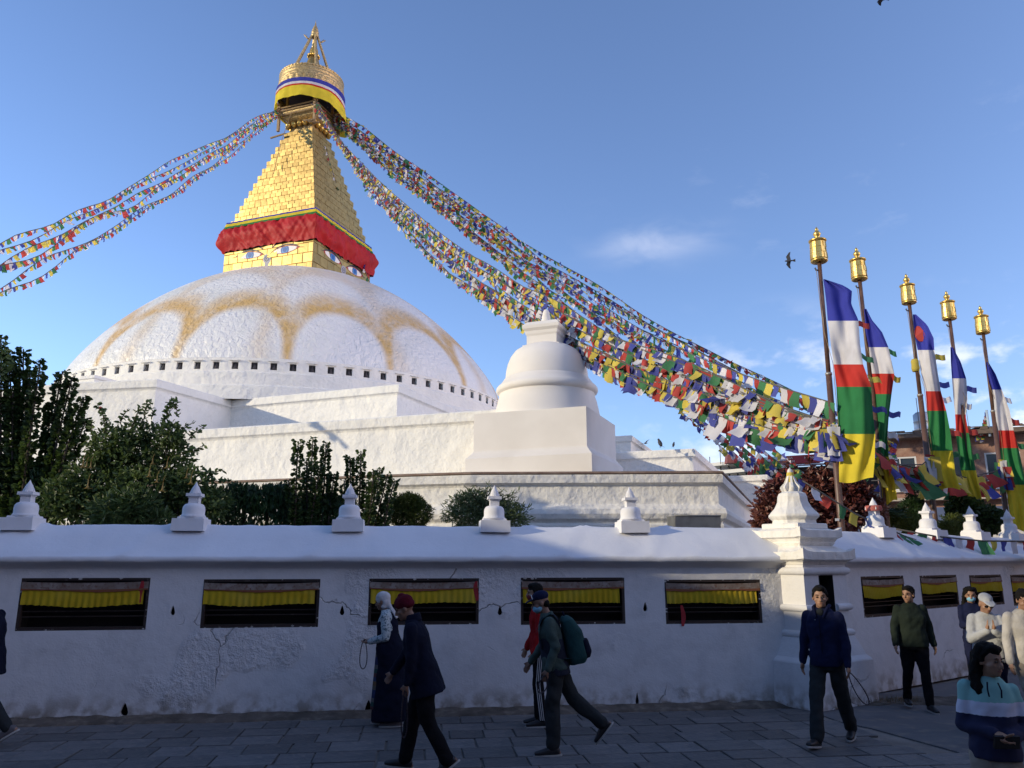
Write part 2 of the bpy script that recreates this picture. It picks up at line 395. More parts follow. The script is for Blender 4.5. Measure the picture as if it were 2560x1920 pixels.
for i in range(900):
    if i < 420: s = 12.25 - abs(gr.gauss(0, 0.7)); o = gr.uniform(0.02, 0.3)
    else: s = gr.uniform(-1, 12.3); o = gr.uniform(0.01, 0.1)
    h = gr.uniform(0.03, 0.11) if i < 420 else gr.uniform(0.015, 0.05); a = gr.uniform(0, 2 * PI); l = gr.uniform(0, 0.06)
    b = Vector((s, -o, 0.03)); w = Vector((math.cos(a), math.sin(a), 0)) * 0.003; tip = b + Vector((math.sin(a) * l, -abs(math.cos(a)) * l, h))
    gm.add([b - w, b + w, tip], [(0, 1, 2)])
M['straw'] = mat('dry_stalks', (0.27, 0.2, 0.12), 0.9)
tag(wmb(gm).build('dry_grass', M['straw']), 'dry straw coloured grass at the foot of the white wall', 'grass', kind='stuff')

# ================================================================== street wall with prayer wheel openings
EZ = sz(1280, 1403, 0.14)[1]; RZ = sz(1280, 1317, -0.5)[1]
print('eave', EZ, 'ridge', RZ)
WINR = []
for x0, y0, x1, y1 in ((46, 1445, 370, 1576), (505, 1448, 798, 1569), (921, 1446, 1197, 1562), (1302, 1444, 1562, 1561), (1663, 1449, 1903, 1559)):
    a = sz(x0, (y0 + y1) / 2); b = sz(x1, (y0 + y1) / 2); WINR.append((a[0], b[0], sz((x0 + x1) / 2, y1)[1], sz((x0 + x1) / 2, y0)[1]))
print([tuple(round(v, 2) for v in w) for w in WINR])
def holed_wall(mb, s0, s1, z0, z1, holes, y=0.0, step=0.6):
    xs = {round(s0, 4), round(s1, 4)} | {round(v, 4) for h in holes for v in h[:2]}; zs = {round(z0, 4), round(z1, 4)} | {round(v, 4) for h in holes for v in h[2:4]}
    k = s0 + step
    while k < s1: xs.add(round(k, 4)); k += step
    xs = sorted(xs); zs = sorted(zs); vs = [(x, y, z) for z in zs for x in xs]; n = len(xs); fs = []
    for j in range(len(zs) - 1):
        for i in range(n - 1):
            cx = (xs[i] + xs[i + 1]) / 2; cz = (zs[j] + zs[j + 1]) / 2
            if any(h[0] < cx < h[1] and h[2] < cz < h[3] for h in holes): continue
            fs.append((j * n + i, j * n + i + 1, (j + 1) * n + i + 1, (j + 1) * n + i))
    return mb.add(vs, fs, False)
def recess(mb, a, b, z0, z1, d, y=0.0, j=0.0):
    vs = [(a, y, z0), (b, y, z0), (b, y, z1), (a, y, z1), (a + j, y + d, z0), (b - j, y + d, z0), (b - j, y + d, z1), (a + j, y + d, z1)]
    return mb.add(vs, [(0, 1, 5, 4), (1, 2, 6, 5), (2, 3, 7, 6), (3, 0, 4, 7), (4, 5, 6, 7)], False)
def teardrop(mb, cx, cz, w, h, y, ow, oh):
    """plaster surround with an arched opening, filling a rectangular hole down to a pointed arch"""
    inn = []; out = []; n = 16
    for k in range(n):
        a = 2 * PI * k / n; x = math.sin(a) * w / 2; z = -math.cos(a)
        z = z * h * 0.30 - h * 0.2 if z < 0 else -h * 0.2 + z * h * 0.7; x *= (1 - 0.55 * max(0, (z + h * 0.2) / (h * 0.7)))
        inn.append((cx + x, y, cz + z)); ax, az = math.sin(a), -math.cos(a); q = max(abs(ax), abs(az)); out.append((cx + ax / q * ow / 2, y - 0.0, cz + az / q * oh / 2))
    back = [(x, y + 0.05, z) for x, _, z in inn]
    mb.add(out + inn + back, [(k, (k + 1) % n, n + (k + 1) % n, n + k) for k in range(n)] + [(n + k, n + (k + 1) % n, 2 * n + (k + 1) % n, 2 * n + k) for k in range(n)], False)
LAMP = [sz(432, 1526), sz(855, 1526), sz(1250, 1526), sz(1613, 1517), sz(1958, 1517)]
DRAIN = [sz(311, 1774), sz(921, 1770), sz(1593, 1747)]
def pleats(mb, a, b, z0, z1, y, n, amp, seed, sag=0.0, full=True):
    q = random.Random(seed); cols = n * 4; rows_ = 4; vs = []
    for i in range(cols + 1):
        u = i / cols; ph = u * n * 2 * PI; hem = q.uniform(-0.006, 0.006) + 0.012 * math.sin(u * 7 + seed)
        for r in range(rows_ + 1):
            v = r / rows_; z = z1 + (z0 + hem - z1) * v - sag * 4 * u * (1 - u)
            vs.append((a + (b - a) * u + 0.004 * math.sin(ph * 0.5) * v, y - amp * (0.3 + 0.7 * v) * (0.5 + 0.5 * math.sin(ph + 0.8 * math.sin(u * 9 + seed))), z))
    n2 = rows_ + 1
    mb.add(vs, [(i * n2 + r, i * n2 + r + 1, (i + 1) * n2 + r + 1, (i + 1) * n2 + r) for i in range(cols) for r in range(rows_)], True)
def window(parent, a, b, z0, z1, F, seed, scarf=None, chips=True, npl=None):
    """recessed opening with timber frame, rails and a pleated yellow valance under a brocade strip"""
    h = z1 - z0; w = b - a; q = random.Random(seed)
    def fin(mb, name, mats, par): mb.v = [tuple(F @ Vector(v)) for v in mb.v]; return mb.build(name, mats, par)
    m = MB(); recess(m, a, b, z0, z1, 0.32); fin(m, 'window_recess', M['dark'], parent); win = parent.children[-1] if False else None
    m = MB()
    for c, d in (((a + 0.02, 0.03, (z0 + z1) / 2), (0.035, 0.05, h - 0.004)), ((b - 0.02, 0.03, (z0 + z1) / 2), (0.035, 0.05, h - 0.004)), (((a + b) / 2, 0.03, z0 + 0.022), (w - 0.08, 0.05, 0.04)), (((a + b) / 2, 0.032, z1 - 0.018), (w - 0.08, 0.05, 0.032))): m.box(c, d)
    win = fin(m, 'window', M['darkwood'], parent)
    m = MB()
    for zz in (0.26, 0.36): m.box(((a + b) / 2, 0.05, z0 + h * zz), (w - 0.075, 0.012, 0.012))
    fin(m, 'rail', M['darkwood'], win)
    m = MB(); pleats(m, a + 0.01 + q.uniform(0, .02), b - 0.03 - q.uniform(0, 0.05), z0 + h * 0.475, z0 + h * 0.775, -0.002, npl or int(w / 0.085), 0.026, seed, 0.012)
    fin(m, 'curtain', M['curtain'], win)
    m = MB(); pleats(m, a + 0.012, b - 0.012, z0 + h * 0.765, z0 + h * 0.93, -0.012, 5, 0.006, seed + 5, 0.016); fin(m, 'brocade_strip', M['header'], win)
    m = MB(); pleats(m, a + 0.012, b - 0.014, z0 + h * 0.765, z0 + h * 0.80, -0.018, 5, 0.004, seed + 5, 0.016); fin(m, 'trim_tape', M['trim'], win)
    if chips:
        m = MB()
        for k in range(16):
            x = q.uniform(a, b); z = z0 + q.uniform(-0.006, 0.02) if q.random() < 0.65 else z1 - q.uniform(0, 0.012)
            if q.random() < 0.3: x = q.choice((a + 0.012, b - 0.012)); z = q.uniform(z0, z1)
            r = q.uniform(0.006, 0.028); n = 7; vs = [(x + r * q.uniform(.5, 1.3) * math.cos(2 * PI * i / n), -0.0 + 0.003 + 0.001 * (k % 3), z + 0.6 * r * q.uniform(.5, 1.2) * math.sin(2 * PI * i / n)) for i in range(n)]
            m.add(vs, [tuple(range(n))])
        fin(m, 'limewash_chip', M['chip'], win)
    if scarf is not None:
        m = MB(); x = a + w * scarf; vs = []
        for r in range(9):
            v = r / 8; z = z0 + h * 0.42 * (1 - v) - 0.03 * v if scarf < 0.9 else z1 - 0.04 - h * 0.42 * v; ww = 0.016 + 0.016 * math.sin(v * 3)
            xx = x + 0.012 * math.sin(v * 5 + seed); vs += [(xx - ww, -0.012 - 0.006 * math.sin(v * 8), z), (xx + ww, -0.016, z)]
        m.add(vs, [(2 * r, 2 * r + 1, 2 * r + 3, 2 * r + 2) for r in range(8)], True); fin(m, 'ribbon', M['red_scarf'], win)
S_END = (Vector((at_z(2040, 1775, 0).x, at_z(2040, 1775, 0).y, 0)) - W0).dot(WD) + 0.05
wall = thing('perimeter_wall', 'long whitewashed street wall with five curtained prayer wheel openings', 'wall', tuple(W0))
holes = [w for w in WINR] + [(s - 0.05, s + 0.05, z - 0.09, z + 0.09) for s, z in LAMP] + [(s - 0.075, s + 0.075, max(z - 0.10, 0.015), z + 0.10) for s, z in DRAIN]
m = MB(); holed_wall(m, -5, S_END, 0, EZ - 0.10, holes)
for w in WINR: pass
m.mi = 0
wb = wmb(m); wb.build('wall_face', M['plaster'], wall)
for i, (s, z) in enumerate(LAMP):
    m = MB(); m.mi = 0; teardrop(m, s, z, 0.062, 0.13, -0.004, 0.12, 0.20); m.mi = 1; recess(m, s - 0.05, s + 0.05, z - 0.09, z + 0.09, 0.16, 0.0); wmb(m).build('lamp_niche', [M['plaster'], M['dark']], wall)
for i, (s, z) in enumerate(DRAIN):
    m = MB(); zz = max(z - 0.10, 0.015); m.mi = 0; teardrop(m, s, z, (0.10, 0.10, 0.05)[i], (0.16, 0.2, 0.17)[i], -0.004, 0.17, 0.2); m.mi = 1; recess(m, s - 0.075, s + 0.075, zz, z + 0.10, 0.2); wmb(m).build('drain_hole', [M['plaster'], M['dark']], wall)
for i, w in enumerate(WINR): window(wall, *w, WF, 20 + i, scarf=(0.935, None, 0.975, None, 0.17)[i])
def coping(parent, s0, s1, F, ez, rz, seed, seams):
    """sloping plaster roof of the wall with its cove, drip edge and lapped seams"""
    prof = [(0.0, ez - 0.10), (0.012, ez - 0.07), (0.05, ez - 0.028), (0.135, ez - 0.012), (0.15, ez), (0.15, ez + 0.055), (0.138, ez + 0.068), (0.0, ez + 0.068 + (rz - ez - .068) * 0.2), (-0.25, ez + 0.068 + (rz - ez - .068) * 0.6), (-0.44, rz - 0.03), (-0.5, rz), (-0.62, rz + 0.005), (-0.72, rz - 0.02), (-1.0, rz - 0.25), (-1.0, 0)]
    n = int((s1 - s0) / 0.06); vs = []; k = len(prof)
    for i in range(n + 1):
        s = s0 + (s1 - s0) * i / n
        for q, (o, z) in enumerate(prof):
            j = 0 if q in (0, 14) else 1
            dz = 0.012 * noise.noise(Vector((s * 1.7, q * 0.35, seed))) * j + 0.006 * noise.noise(Vector((s * 6, q, seed))) * j
            for sp in seams:
                if 6 <= q <= 11: dz += 0.026 * math.exp(-((s - sp - 0.10 * (q - 8)) / 0.075) ** 2)
            if q in (9, 10, 11): dz += 0.012 * noise.noise(Vector((s * 2.5, 9, seed)))
            vs.append((s, -o, z + dz))
    m = MB(); m.add(vs, [(i * k + q, (i + 1) * k + q, (i + 1) * k + q + 1, i * k + q + 1) for i in range(n) for q in range(k - 1)], True)
    m.add(vs[:k], [tuple(range(k))]); m.add(vs[-k:], [tuple(reversed(range(k)))])
    m.v = [tuple(F @ Vector(v)) for v in m.v]; o = m.build('coping', M['coping'], parent)
    return o
coping(wall, -5, S_END - 0.05, WF, EZ, RZ, 1, [sz(x, 1360, -0.2)[0] for x in (10, 370, 820, 1290, 1430, 1640)])
# the second run of the wall, turning away to the right beyond the corner pier
V0 = at_z(2215, 1728, 0); V1 = at_z(2361, 1700, 0); VD = (V1 - V0).normalized(); V0 = V0 - VD * 1.1
VF = plane_frame(V0, VD); VN = Vector((VD.y, -VD.x, 0))
def vsz(px, py, o=0.0):
    v = on_plane(px, py, V0 + VN * o, VN); return (v - V0).dot(VD), v.z
EZ2 = vsz(2350, 1403, 0.14)[1]; RZ2 = vsz(2350, 1338, -0.5)[1]; print('eave2', EZ2, RZ2)
wall2 = thing('perimeter_wall', 'shorter run of street wall turning away behind the walking people', 'wall', tuple(V0))
V2 = []
for x0, y0, x1, y1 in ((2156, 1440, 2263, 1541), (2303, 1438, 2395, 1520), (2427, 1437, 2507, 1514), (2530, 1436, 2600, 1512)):
    a = vsz(x0, (y0 + y1) / 2); b = vsz(x1, (y0 + y1) / 2); V2.append((a[0], b[0], vsz((x0 + x1) / 2, y1)[1], vsz((x0 + x1) / 2, y0)[1]))
print([tuple(round(v, 2) for v in w) for w in V2])
m = MB(); holed_wall(m, -0.2, 9, 0, EZ2 - 0.10, V2); m.v = [tuple(VF @ Vector(v)) for v in m.v]; m.build('wall_face', M['plaster'], wall2)
for i, w in enumerate(V2): window(wall2, *w, VF, 40 + i, npl=int((w[1] - w[0]) / 0.05))
coping(wall2, -0.3, 9, VF, EZ2, RZ2, 5, [2.4, 4.1, 6.0])

# ================================================================== small stupa finials along the ridge
def finial_meshes():
    q = {}
    m = MB(); m.box((0, -0.06, -0.02), (0.5, 0.46, 0.17), taper=0.97); m.box((0, 0.0, 0.08), (0.40, 0.34, 0.03), taper=0.95); q['plinth'] = m
    m = MB(); m.lathe([(0.19, 0.09), (0.195, 0.105), (0.18, 0.12), (0.172, 0.135), (0.174, 0.20), (0.166, 0.24), (0.14, 0.272), (0.10, 0.285), (0.0, 0.288)], n=24); q['bell_dome'] = m
    m = MB(); m.box((0, 0, 0.325), (0.155, 0.155, 0.095)); m.box((0, 0, 0.375), (0.18, 0.18, 0.02)); m.box((0, 0, 0.405), (0.235, 0.235, 0.042), taper=0.96); q['neck'] = m
    m = MB(); m.lathe([(0.085, 0.425), (0.078, 0.45), (0.066, 0.485), (0.05, 0.52), (0.03, 0.545), (0.02, 0.565), (0.0, 0.60)], n=12)
    for k in range(4):
        a = k * PI / 2; c, s_ = math.cos(a), math.sin(a)
        pts = [(0.095, -0.02, 0.427), (0.095, 0.02, 0.427), (0.04, 0.016, 0.53), (0.04, -0.016, 0.53), (0.03, -0.02, 0.427), (0.03, 0.02, 0.427)]
        m.add([(x * c - y * s_, x * s_ + y * c, z) for x, y, z in pts], [(0, 1, 2, 3), (0, 3, 4), (1, 5, 2)], False)
    q['spire'] = m
    return {k: v.mesh(k, M['finial']) for k, v in q.items()}
FM = finial_meshes()
def finial(p, rz, label, sc_=1.0, tilt=0.0):
    t = thing('stupa_finial', label, 'finial', p, 'small stupa finials along the wall top', rz); t.scale = (sc_ * 0.88, sc_ * 0.88, sc_); t.rotation_euler[1] = tilt
    for k, me in FM.items(): put(k, me, t)
    return t
wa = math.atan2(WD.y, WD.x)
for px, lab, tl in ((62, 'leftmost white stupa finial on the wall ridge beside dark foliage', 0.0), (482, 'white stupa finial standing just right of the trumpet flower bush', 0.01), (873, 'white stupa finial in front of the leafy column shrubs', -0.008), (1235, 'white stupa finial in front of the feathery bush', 0.012), (1577, 'white stupa finial left of the grey metal trough', -0.012)):
    s, z = sz(px, 1300, -0.52); p = wall_pt(s, -0.52, RZ); finial((p.x, p.y, RZ + 0.02), wa, lab, 1.0, tl)
va = math.atan2(VD.y, VD.x)
FIN2 = []
for px, lab in ((2190, 'sunlit stupa finial with a red cloth scrap on its neck'), (2322, 'sunlit finial below the third tall flag pole'), (2431, 'sunlit finial below the fourth flag pole and yellow banner foot'), (2524, 'rightmost sunlit finial below the fifth flag pole')):
    s, z = vsz(px, 1330, -0.52); p = V0 + VD * s - VN * -0.0 + VN * -0.52; FIN2.append((p.x, p.y)); finial((p.x, p.y, RZ2 + 0.02), va, lab, 1.0)
m = MB(); fx, fy = FIN2[0]
m.lathe([(0.135, 0.36), (0.145, 0.40), (0.14, 0.44), (0.125, 0.455)], (fx, fy, RZ2 + 0.02), n=9, cap=False)
tag(m.build('cloth_scrap', mat('faded_red_scarf', (0.5, 0.14, 0.11), 0.85, bump=(30, 0.6, 0.01), trans=0.2)), 'faded red and white cloth scrap wrapped round a finial neck', 'cloth')

# ================================================================== corner pier
A = at_z(2043, 1780, 0); pn = Vector((0.52, -0.854, 0)); pd = Vector((0.854, 0.52, 0)); hw = 0.66
PC = A + pd * hw - pn * hw; PF = plane_frame(PC, pd)
pier = thing('corner_pier', 'tall moulded white corner pier crowned by a bell shaped stupa', 'pier', tuple(PC))
SQ = lambda h: [tuple((PF @ Vector(v))[:2]) for v in ((-h, -h, 0), (h, -h, 0), (h, h, 0), (-h, h, 0))]
def zp(py, h, px=2015): return at_y(px, py, PC.y - 0.97 * 1.414 * h).z
k = 0.47
zpl = zp(1661, hw); zt2 = zp(1588, k); zt1 = zp(1522, k); zt0 = zp(1428, k)
m = MB(); m.sweep(SQ(hw), [(0.02, 0), (0.0, zpl - 0.02), (-0.01, zpl), (-0.06, zpl + 0.05), (-0.15, zt2 - 0.06), (-0.2, zt2 - 0.02)], closed=True); m.build('plinth', M['plaster'], pier)
nx = (-0.15, 0.17); nz = (zt1 - 0.1, zt0 - 0.06)
holed = MB(); holed_wall(holed, -k, k, zt2 - 0.08, zt0 + 0.12, [(nx[0], nx[1], nz[0], nz[1])], y=-k)
for a in range(3):
    r = Matrix.Rotation(PI / 2 * (a + 1), 3, 'Z'); hm = MB(); hm.add([r @ Vector(v) for v in ((-k, -k, zt2 - 0.08), (k, -k, zt2 - 0.08), (k, -k, zt0 + 0.12), (-k, -k, zt0 + 0.12))], [(0, 1, 2, 3)]); holed.add(hm.v, hm.f)
holed.v = [tuple(PF @ Vector(v)) for v in holed.v]; holed.build('shaft', M['plaster'], pier)
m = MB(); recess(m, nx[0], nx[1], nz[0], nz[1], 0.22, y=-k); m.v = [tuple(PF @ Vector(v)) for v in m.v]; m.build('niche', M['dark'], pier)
def torus(z, r, gap=None):
    m = MB(); pr_ = [(r * math.sin(t_ * PI / 8) * 0.95, z - r * math.cos(t_ * PI / 8)) for t_ in range(9)]
    if gap is None: m.sweep(SQ(k), pr_, closed=True)
    else:
        P = [(gap[1], -k), (k, -k), (k, k), (-k, k), (-k, -k), (gap[0], -k)]; m.sweep([tuple((PF @ Vector((x, y, 0)))[:2]) for x, y in P], pr_)
    m.build('torus_band', M['plaster'], pier)
torus(zt0, 0.055); torus(zt1, 0.05, gap=(-0.17, 0.19)); torus(zt2, 0.05)
def cornice(name, h, z0, z1, h_in, z_in, h_under, z_under, up):
    """slab with a plain fascia z0..z1, upturned corners, sloping roof up to (h_in, z_in) and coved underside down to (h_under, z_under)"""
    n = 10; ring = []
    for e in range(4):
        for q in range(n):
            u = -1 + 2 * q / n; x, y = ((u, -1), (1, u), (-u, 1), (-1, -u))[e]; ring.append((x, y, max(0, (abs(u) - 0.62) / 0.38) ** 2 * up))
    N_ = len(ring); hm_ = (h + h_under) / 2
    prof = [(h_under, z_under, 0), (h_under + 0.03, z_under + (z0 - z_under) * 0.35, 0), (h_under + 0.03, z_under + (z0 - z_under) * 0.5, 0), (hm_, z0 - 0.02, 0), (h, z0, 0.3), (h, z1, 1), (h - 0.035, z1 + 0.004, 0.9), (h - 0.07, z1 - 0.002, 0.25), (h_in, z_in, 0), (h_in - 0.1, z_in + 0.002, 0)]
    vs = [(x * h_, y * h_, z_ + u * w_) for h_, z_, w_ in prof for x, y, u in ring]
    fs = [(i * N_ + q, i * N_ + (q + 1) % N_, (i + 1) * N_ + (q + 1) % N_, (i + 1) * N_ + q) for i in range(len(prof) - 1) for q in range(N_)] + [tuple((len(prof) - 1) * N_ + q for q in range(N_))]
    m = MB(); m.add(vs, fs, False); m.v = [tuple(PF @ Vector(v)) for v in m.v]; m.build(name, M['white'], pier)
h1, h2, h3 = 0.585, 0.475, 0.335
m = MB(); m.sweep(SQ(k - 0.01), [(0, zt0 + 0.05), (0.0, zp(1412, k))], closed=True); m.build('frieze', M['plaster'], pier)
cornice('lower_cornice', h1, zp(1399, h1), zp(1379, h1), h2 - 0.10, zp(1363, h2), k - 0.01, zp(1414, k), 0.055)
cornice('upper_cornice', h2, zp(1342, h2), zp(1324, h2), h3 - 0.02, zp(1318, h3), h2 - 0.11, zp(1364, h2), 0.05)
zz = zp(1306, h3); m = MB(); m.sweep(SQ(h3), [(0.0, zp(1319, h3)), (0.0, zz - 0.012), (-0.012, zz), (-h3, zz + 0.001)], closed=True); m.build('top_slab', M['white'], pier)
zb = zz; z_s = at_y(1984, 1227, PC.y - 0.2).z; z_c = at_y(1980, 1188, PC.y).z; z_t = at_y(1977, 1172, PC.y).z; pa = math.atan2(pd.y, pd.x); H = z_s - zb
m = MB(); m.lathe([(0.335, zb), (0.325, zb + H * 0.10), (0.365, zb + H * 0.17), (0.385, zb + H * 0.22), (0.38, zb + H * 0.28), (0.345, zb + H * 0.36), (0.28, zb + H * 0.50), (0.235, zb + H * 0.68), (0.225, zb + H * 0.84), (0.205, zb + H * 0.94), (0.15, zb + H), (0.0, zb + H * 1.005)], (PC.x, PC.y, 0), n=8, a0=pa + PI / 8, smooth=False); m.build('bell_body', M['white'], pier)
m = MB(); cr = []
for kx in range(8):
    a = pa + kx * PI / 4; c, s_ = math.cos(a), math.sin(a); Hc = z_c - z_s; prof = [(0.03, z_s - 0.01), (0.135, z_s - 0.01), (0.165, z_s + Hc * 0.22), (0.16, z_s + Hc * 0.30), (0.105, z_s + Hc * 0.52), (0.065, z_s + Hc * 0.85), (0.045, z_s + Hc * 1.05), (0.0, z_s + Hc * 1.05)]
    for sgn in (-1, 1): cr += [(PC.x + r_ * c - sgn * 0.016 * s_, PC.y + r_ * s_ + sgn * 0.016 * c, z_) for r_, z_ in prof]
    b = kx * 16; m.f += [tuple(b + i for i in range(8)), tuple(b + 8 + i for i in reversed(range(8)))] + [(b + i, b + (i + 1) % 8, b + 8 + (i + 1) % 8, b + 8 + i) for i in range(8)]
m.v = cr; m.m = [0] * len(m.f); m.sm = [False] * len(m.f)
m.lathe([(0.115, z_s - 0.01), (0.10, z_s + Hc * 0.2), (0.075, z_s + Hc * 0.5), (0.05, z_s + Hc * 1.0)], (PC.x, PC.y, 0), n=8, a0=pa + PI / 8, smooth=False); m.build('crown', M['white'], pier)
zk = z_c; Hk = z_t - z_c + 0.02
m = MB(); m.lathe([(0.048, zk), (0.052, zk + 0.02), (0.04, zk + Hk * 0.35), (0.045, zk + Hk * 0.45), (0.03, zk + Hk * 0.75), (0.0, zk + Hk)], (PC.x, PC.y, 0), n=12); m.build('spire', M['white'], pier)
m = MB(); m.lathe([(0.074, zk - 0.11), (0.066, zk - 0.06), (0.058, zk - 0.02), (0.054, zk + 0.02), (0.05, zk + 0.04)], (PC.x, PC.y, 0), n=14, cap=False)
tag(m.build('yellow_scarf', M['flag_yellow']), 'yellow scarf tied round the tip of the corner pier', 'scarf')
# grey trough lying behind the ridge, left of the pier
s0, _ = sz(1684, 1300, -1.15); s1, _ = sz(1797, 1300, -1.15); zt_ = sz(1740, 1290, -1.15)[1]; zb_ = RZ - 0.12
tr = thing('metal_trough', 'grey sheet metal trough lying behind the wall ridge', 'trough', tuple(wall_pt((s0 + s1) / 2, -1.15, zb_)))
m = MB(); a, b = s0, s1
m.add([(a, 1.10, zb_), (b, 1.10, zb_), (b, 1.06, zt_), (a, 1.06, zt_), (a, 1.45, zb_), (b, 1.45, zb_), (b, 1.5, zt_), (a, 1.5, zt_)], [(0, 1, 2, 3), (5, 4, 7, 6), (1, 5, 6, 2), (4, 0, 3, 7), (0, 4, 5, 1), (4, 5, 1, 0)], False)
M['zinc'] = mat('dull_zinc', (0.20, 0.20, 0.19), 0.55, 0.5, var=(6, (0.13, 0.125, 0.12), 0.4, 0.7))
wmb(m).build('tray', M['zinc'], tr)
m = MB(); m.tube([(a, 1.06, zt_), (b, 1.06, zt_)], 0.012); m.tube([(a, 1.5, zt_), (b, 1.5, zt_)], 0.012); wmb(m).build('rolled_edge', M['zinc'], tr)
# ================================================================== great stupa
AX = Vector((-12.95, 44.22, 0)); DX = Vector((-12.67, 44.22, 0))
ROT = R(20); U = Vector((math.cos(ROT), -math.sin(ROT), 0)); Wn = Vector((-math.sin(ROT), -math.cos(ROT), 0))
ZV = Vector((0, 0, 1))
def sp(u, w, z): return AX + U * u + Wn * w + ZV * z
stupa = thing('great_stupa', 'huge white domed stupa with gilt stepped spire and painted eyes', 'stupa', tuple(DX))
def dome_material():
    m = bpy.data.materials.new('limewashed_dome_with_saffron_arcs'); m.use_nodes = True; nt = m.node_tree; N = nt.nodes; L = nt.links
    b = N['Principled BSDF']; b.inputs['Roughness'].default_value = 0.42; b.inputs['Specular IOR Level'].default_value = 0.6
    tc = N.new('ShaderNodeTexCoord'); sx = N.new('ShaderNodeSeparateXYZ'); L.new(tc.outputs['Object'], sx.inputs[0])
    def mt(op, a, c=None, d=None):
        n = N.new('ShaderNodeMath'); n.operation = op
        for i, v in enumerate((a, c, d)):
            if v is None: continue
            if isinstance(v, (int, float)): n.inputs[i].default_value = v
            else: L.new(v, n.inputs[i])
        return n.outputs[0]
    def mr(v, a, c, lo=0, hi=1):
        r = N.new('ShaderNodeMapRange'); r.interpolation_type = 'SMOOTHSTEP'; r.inputs['From Min'].default_value = a; r.inputs['From Max'].default_value = c
        r.inputs['To Min'].default_value = lo; r.inputs['To Max'].default_value = hi; L.new(v, r.inputs[0]); return r.outputs[0]
    def noi(scale, det=5, ro=0.5):
        n = N.new('ShaderNodeTexNoise'); n.inputs['Scale'].default_value = scale; n.inputs['Detail'].default_value = det; n.inputs['Roughness'].default_value = ro
        L.new(tc.outputs['Object'], n.inputs['Vector']); return n.outputs[0]
    th = mt('ARCTAN2', sx.outputs[1], sx.outputs[0])
    wob = mt('MULTIPLY', mt('SUBTRACT', noi(0.35, 3), 0.5), 0.5)
    def arcs(foot, period, zb, h, pw, lo, mid, hi, amount):
        s = mt('MULTIPLY', mt('SUBTRACT', th, R(foot)), 1 / R(period))
        s = mt('ADD', s, mt('MULTIPLY', wob, 0.18))
        x = mt('ABSOLUTE', mt('SUBTRACT', mt('MULTIPLY', mt('FRACT', s), 2), 1))
        z = mt('DIVIDE', mt('MAXIMUM', mt('SUBTRACT', sx.outputs[2], zb), 0), h)
        f = mt('ADD', mt('POWER', x, pw), mt('POWER', z, pw)); f = mt('ADD', f, mt('MULTIPLY', wob, 0.25))
        return mt('MULTIPLY', mt('MULTIPLY', mr(f, lo, mid), mr(f, hi, mid * 1.05)), amount)
    a1 = arcs(-76.4, 22.5, 10.2, 3.35, 2.5, 0.62, 1.02, 2.6, 1.0)
    a2 = arcs(-82, 30, 13.9, 2.7, 2.4, 0.45, 1.0, 2.6, 0.4)
    top = mt('MULTIPLY', mr(sx.outputs[2], 15.0, 17.6), mr(noi(0.6, 4), 0.42, 0.68, 0, 0.4))
    st = mt('MAXIMUM', mt('MAXIMUM', a1, a2), top)
    st = mt('MULTIPLY', st, mr(noi(1.3, 6, 0.6), 0.22, 0.62, 0.45, 1.0))
    cr = N.new('ShaderNodeMix'); cr.data_type = 'RGBA'; L.new(mr(noi(0.5, 6), 0.4, 0.7), cr.inputs[0])
    cr.inputs[6].default_value = (0.77, 0.76, 0.74, 1); cr.inputs[7].default_value = (0.69, 0.68, 0.64, 1)
    m2 = N.new('ShaderNodeMix'); m2.data_type = 'RGBA'; L.new(st, m2.inputs[0]); L.new(cr.outputs[2], m2.inputs[6]); m2.inputs[7].default_value = (0.62, 0.40, 0.14, 1)
    L.new(m2.outputs[2], b.inputs['Base Color'])
    mp = N.new('ShaderNodeMapping'); mp.inputs['Scale'].default_value = (1, 1, 0.75); L.new(tc.outputs['Object'], mp.inputs[0])
    wv = N.new('ShaderNodeTexNoise'); wv.inputs['Scale'].default_value = 4.6; wv.inputs['Detail'].default_value = 3; wv.inputs['Roughness'].default_value = 0.5; wv.inputs['Distortion'].default_value = 0.5
    L.new(mp.outputs[0], wv.inputs['Vector'])
    bn = N.new('ShaderNodeBump'); bn.inputs['Strength'].default_value = 1.0; bn.inputs['Distance'].default_value = 0.11; L.new(wv.outputs[0], bn.inputs['Height'])
    b2 = N.new('ShaderNodeBump'); b2.inputs['Strength'].default_value = 0.35; b2.inputs['Distance'].default_value = 0.12; L.new(noi(0.9, 4), b2.inputs['Height']); L.new(bn.outputs[0], b2.inputs['Normal'])
    L.new(b2.outputs[0], b.inputs['Normal']); return m
M['dome'] = dome_material()
dz0, dh, da, db, dR = 10.913, 7.688, 2.032, 1.197, 11.968
prof = [(12.12, 10.15), (12.05, 10.55)] + [(dR * r, dz0 + dh * (1 - r ** da) ** (1 / db)) for r in [1 - i * 0.02 for i in range(0, 43)]] + [(0.0, dz0 + dh)]
m = MB(); m.lathe(prof, tuple(DX), n=200, cap=False); m.build('dome', M['dome'], stupa)
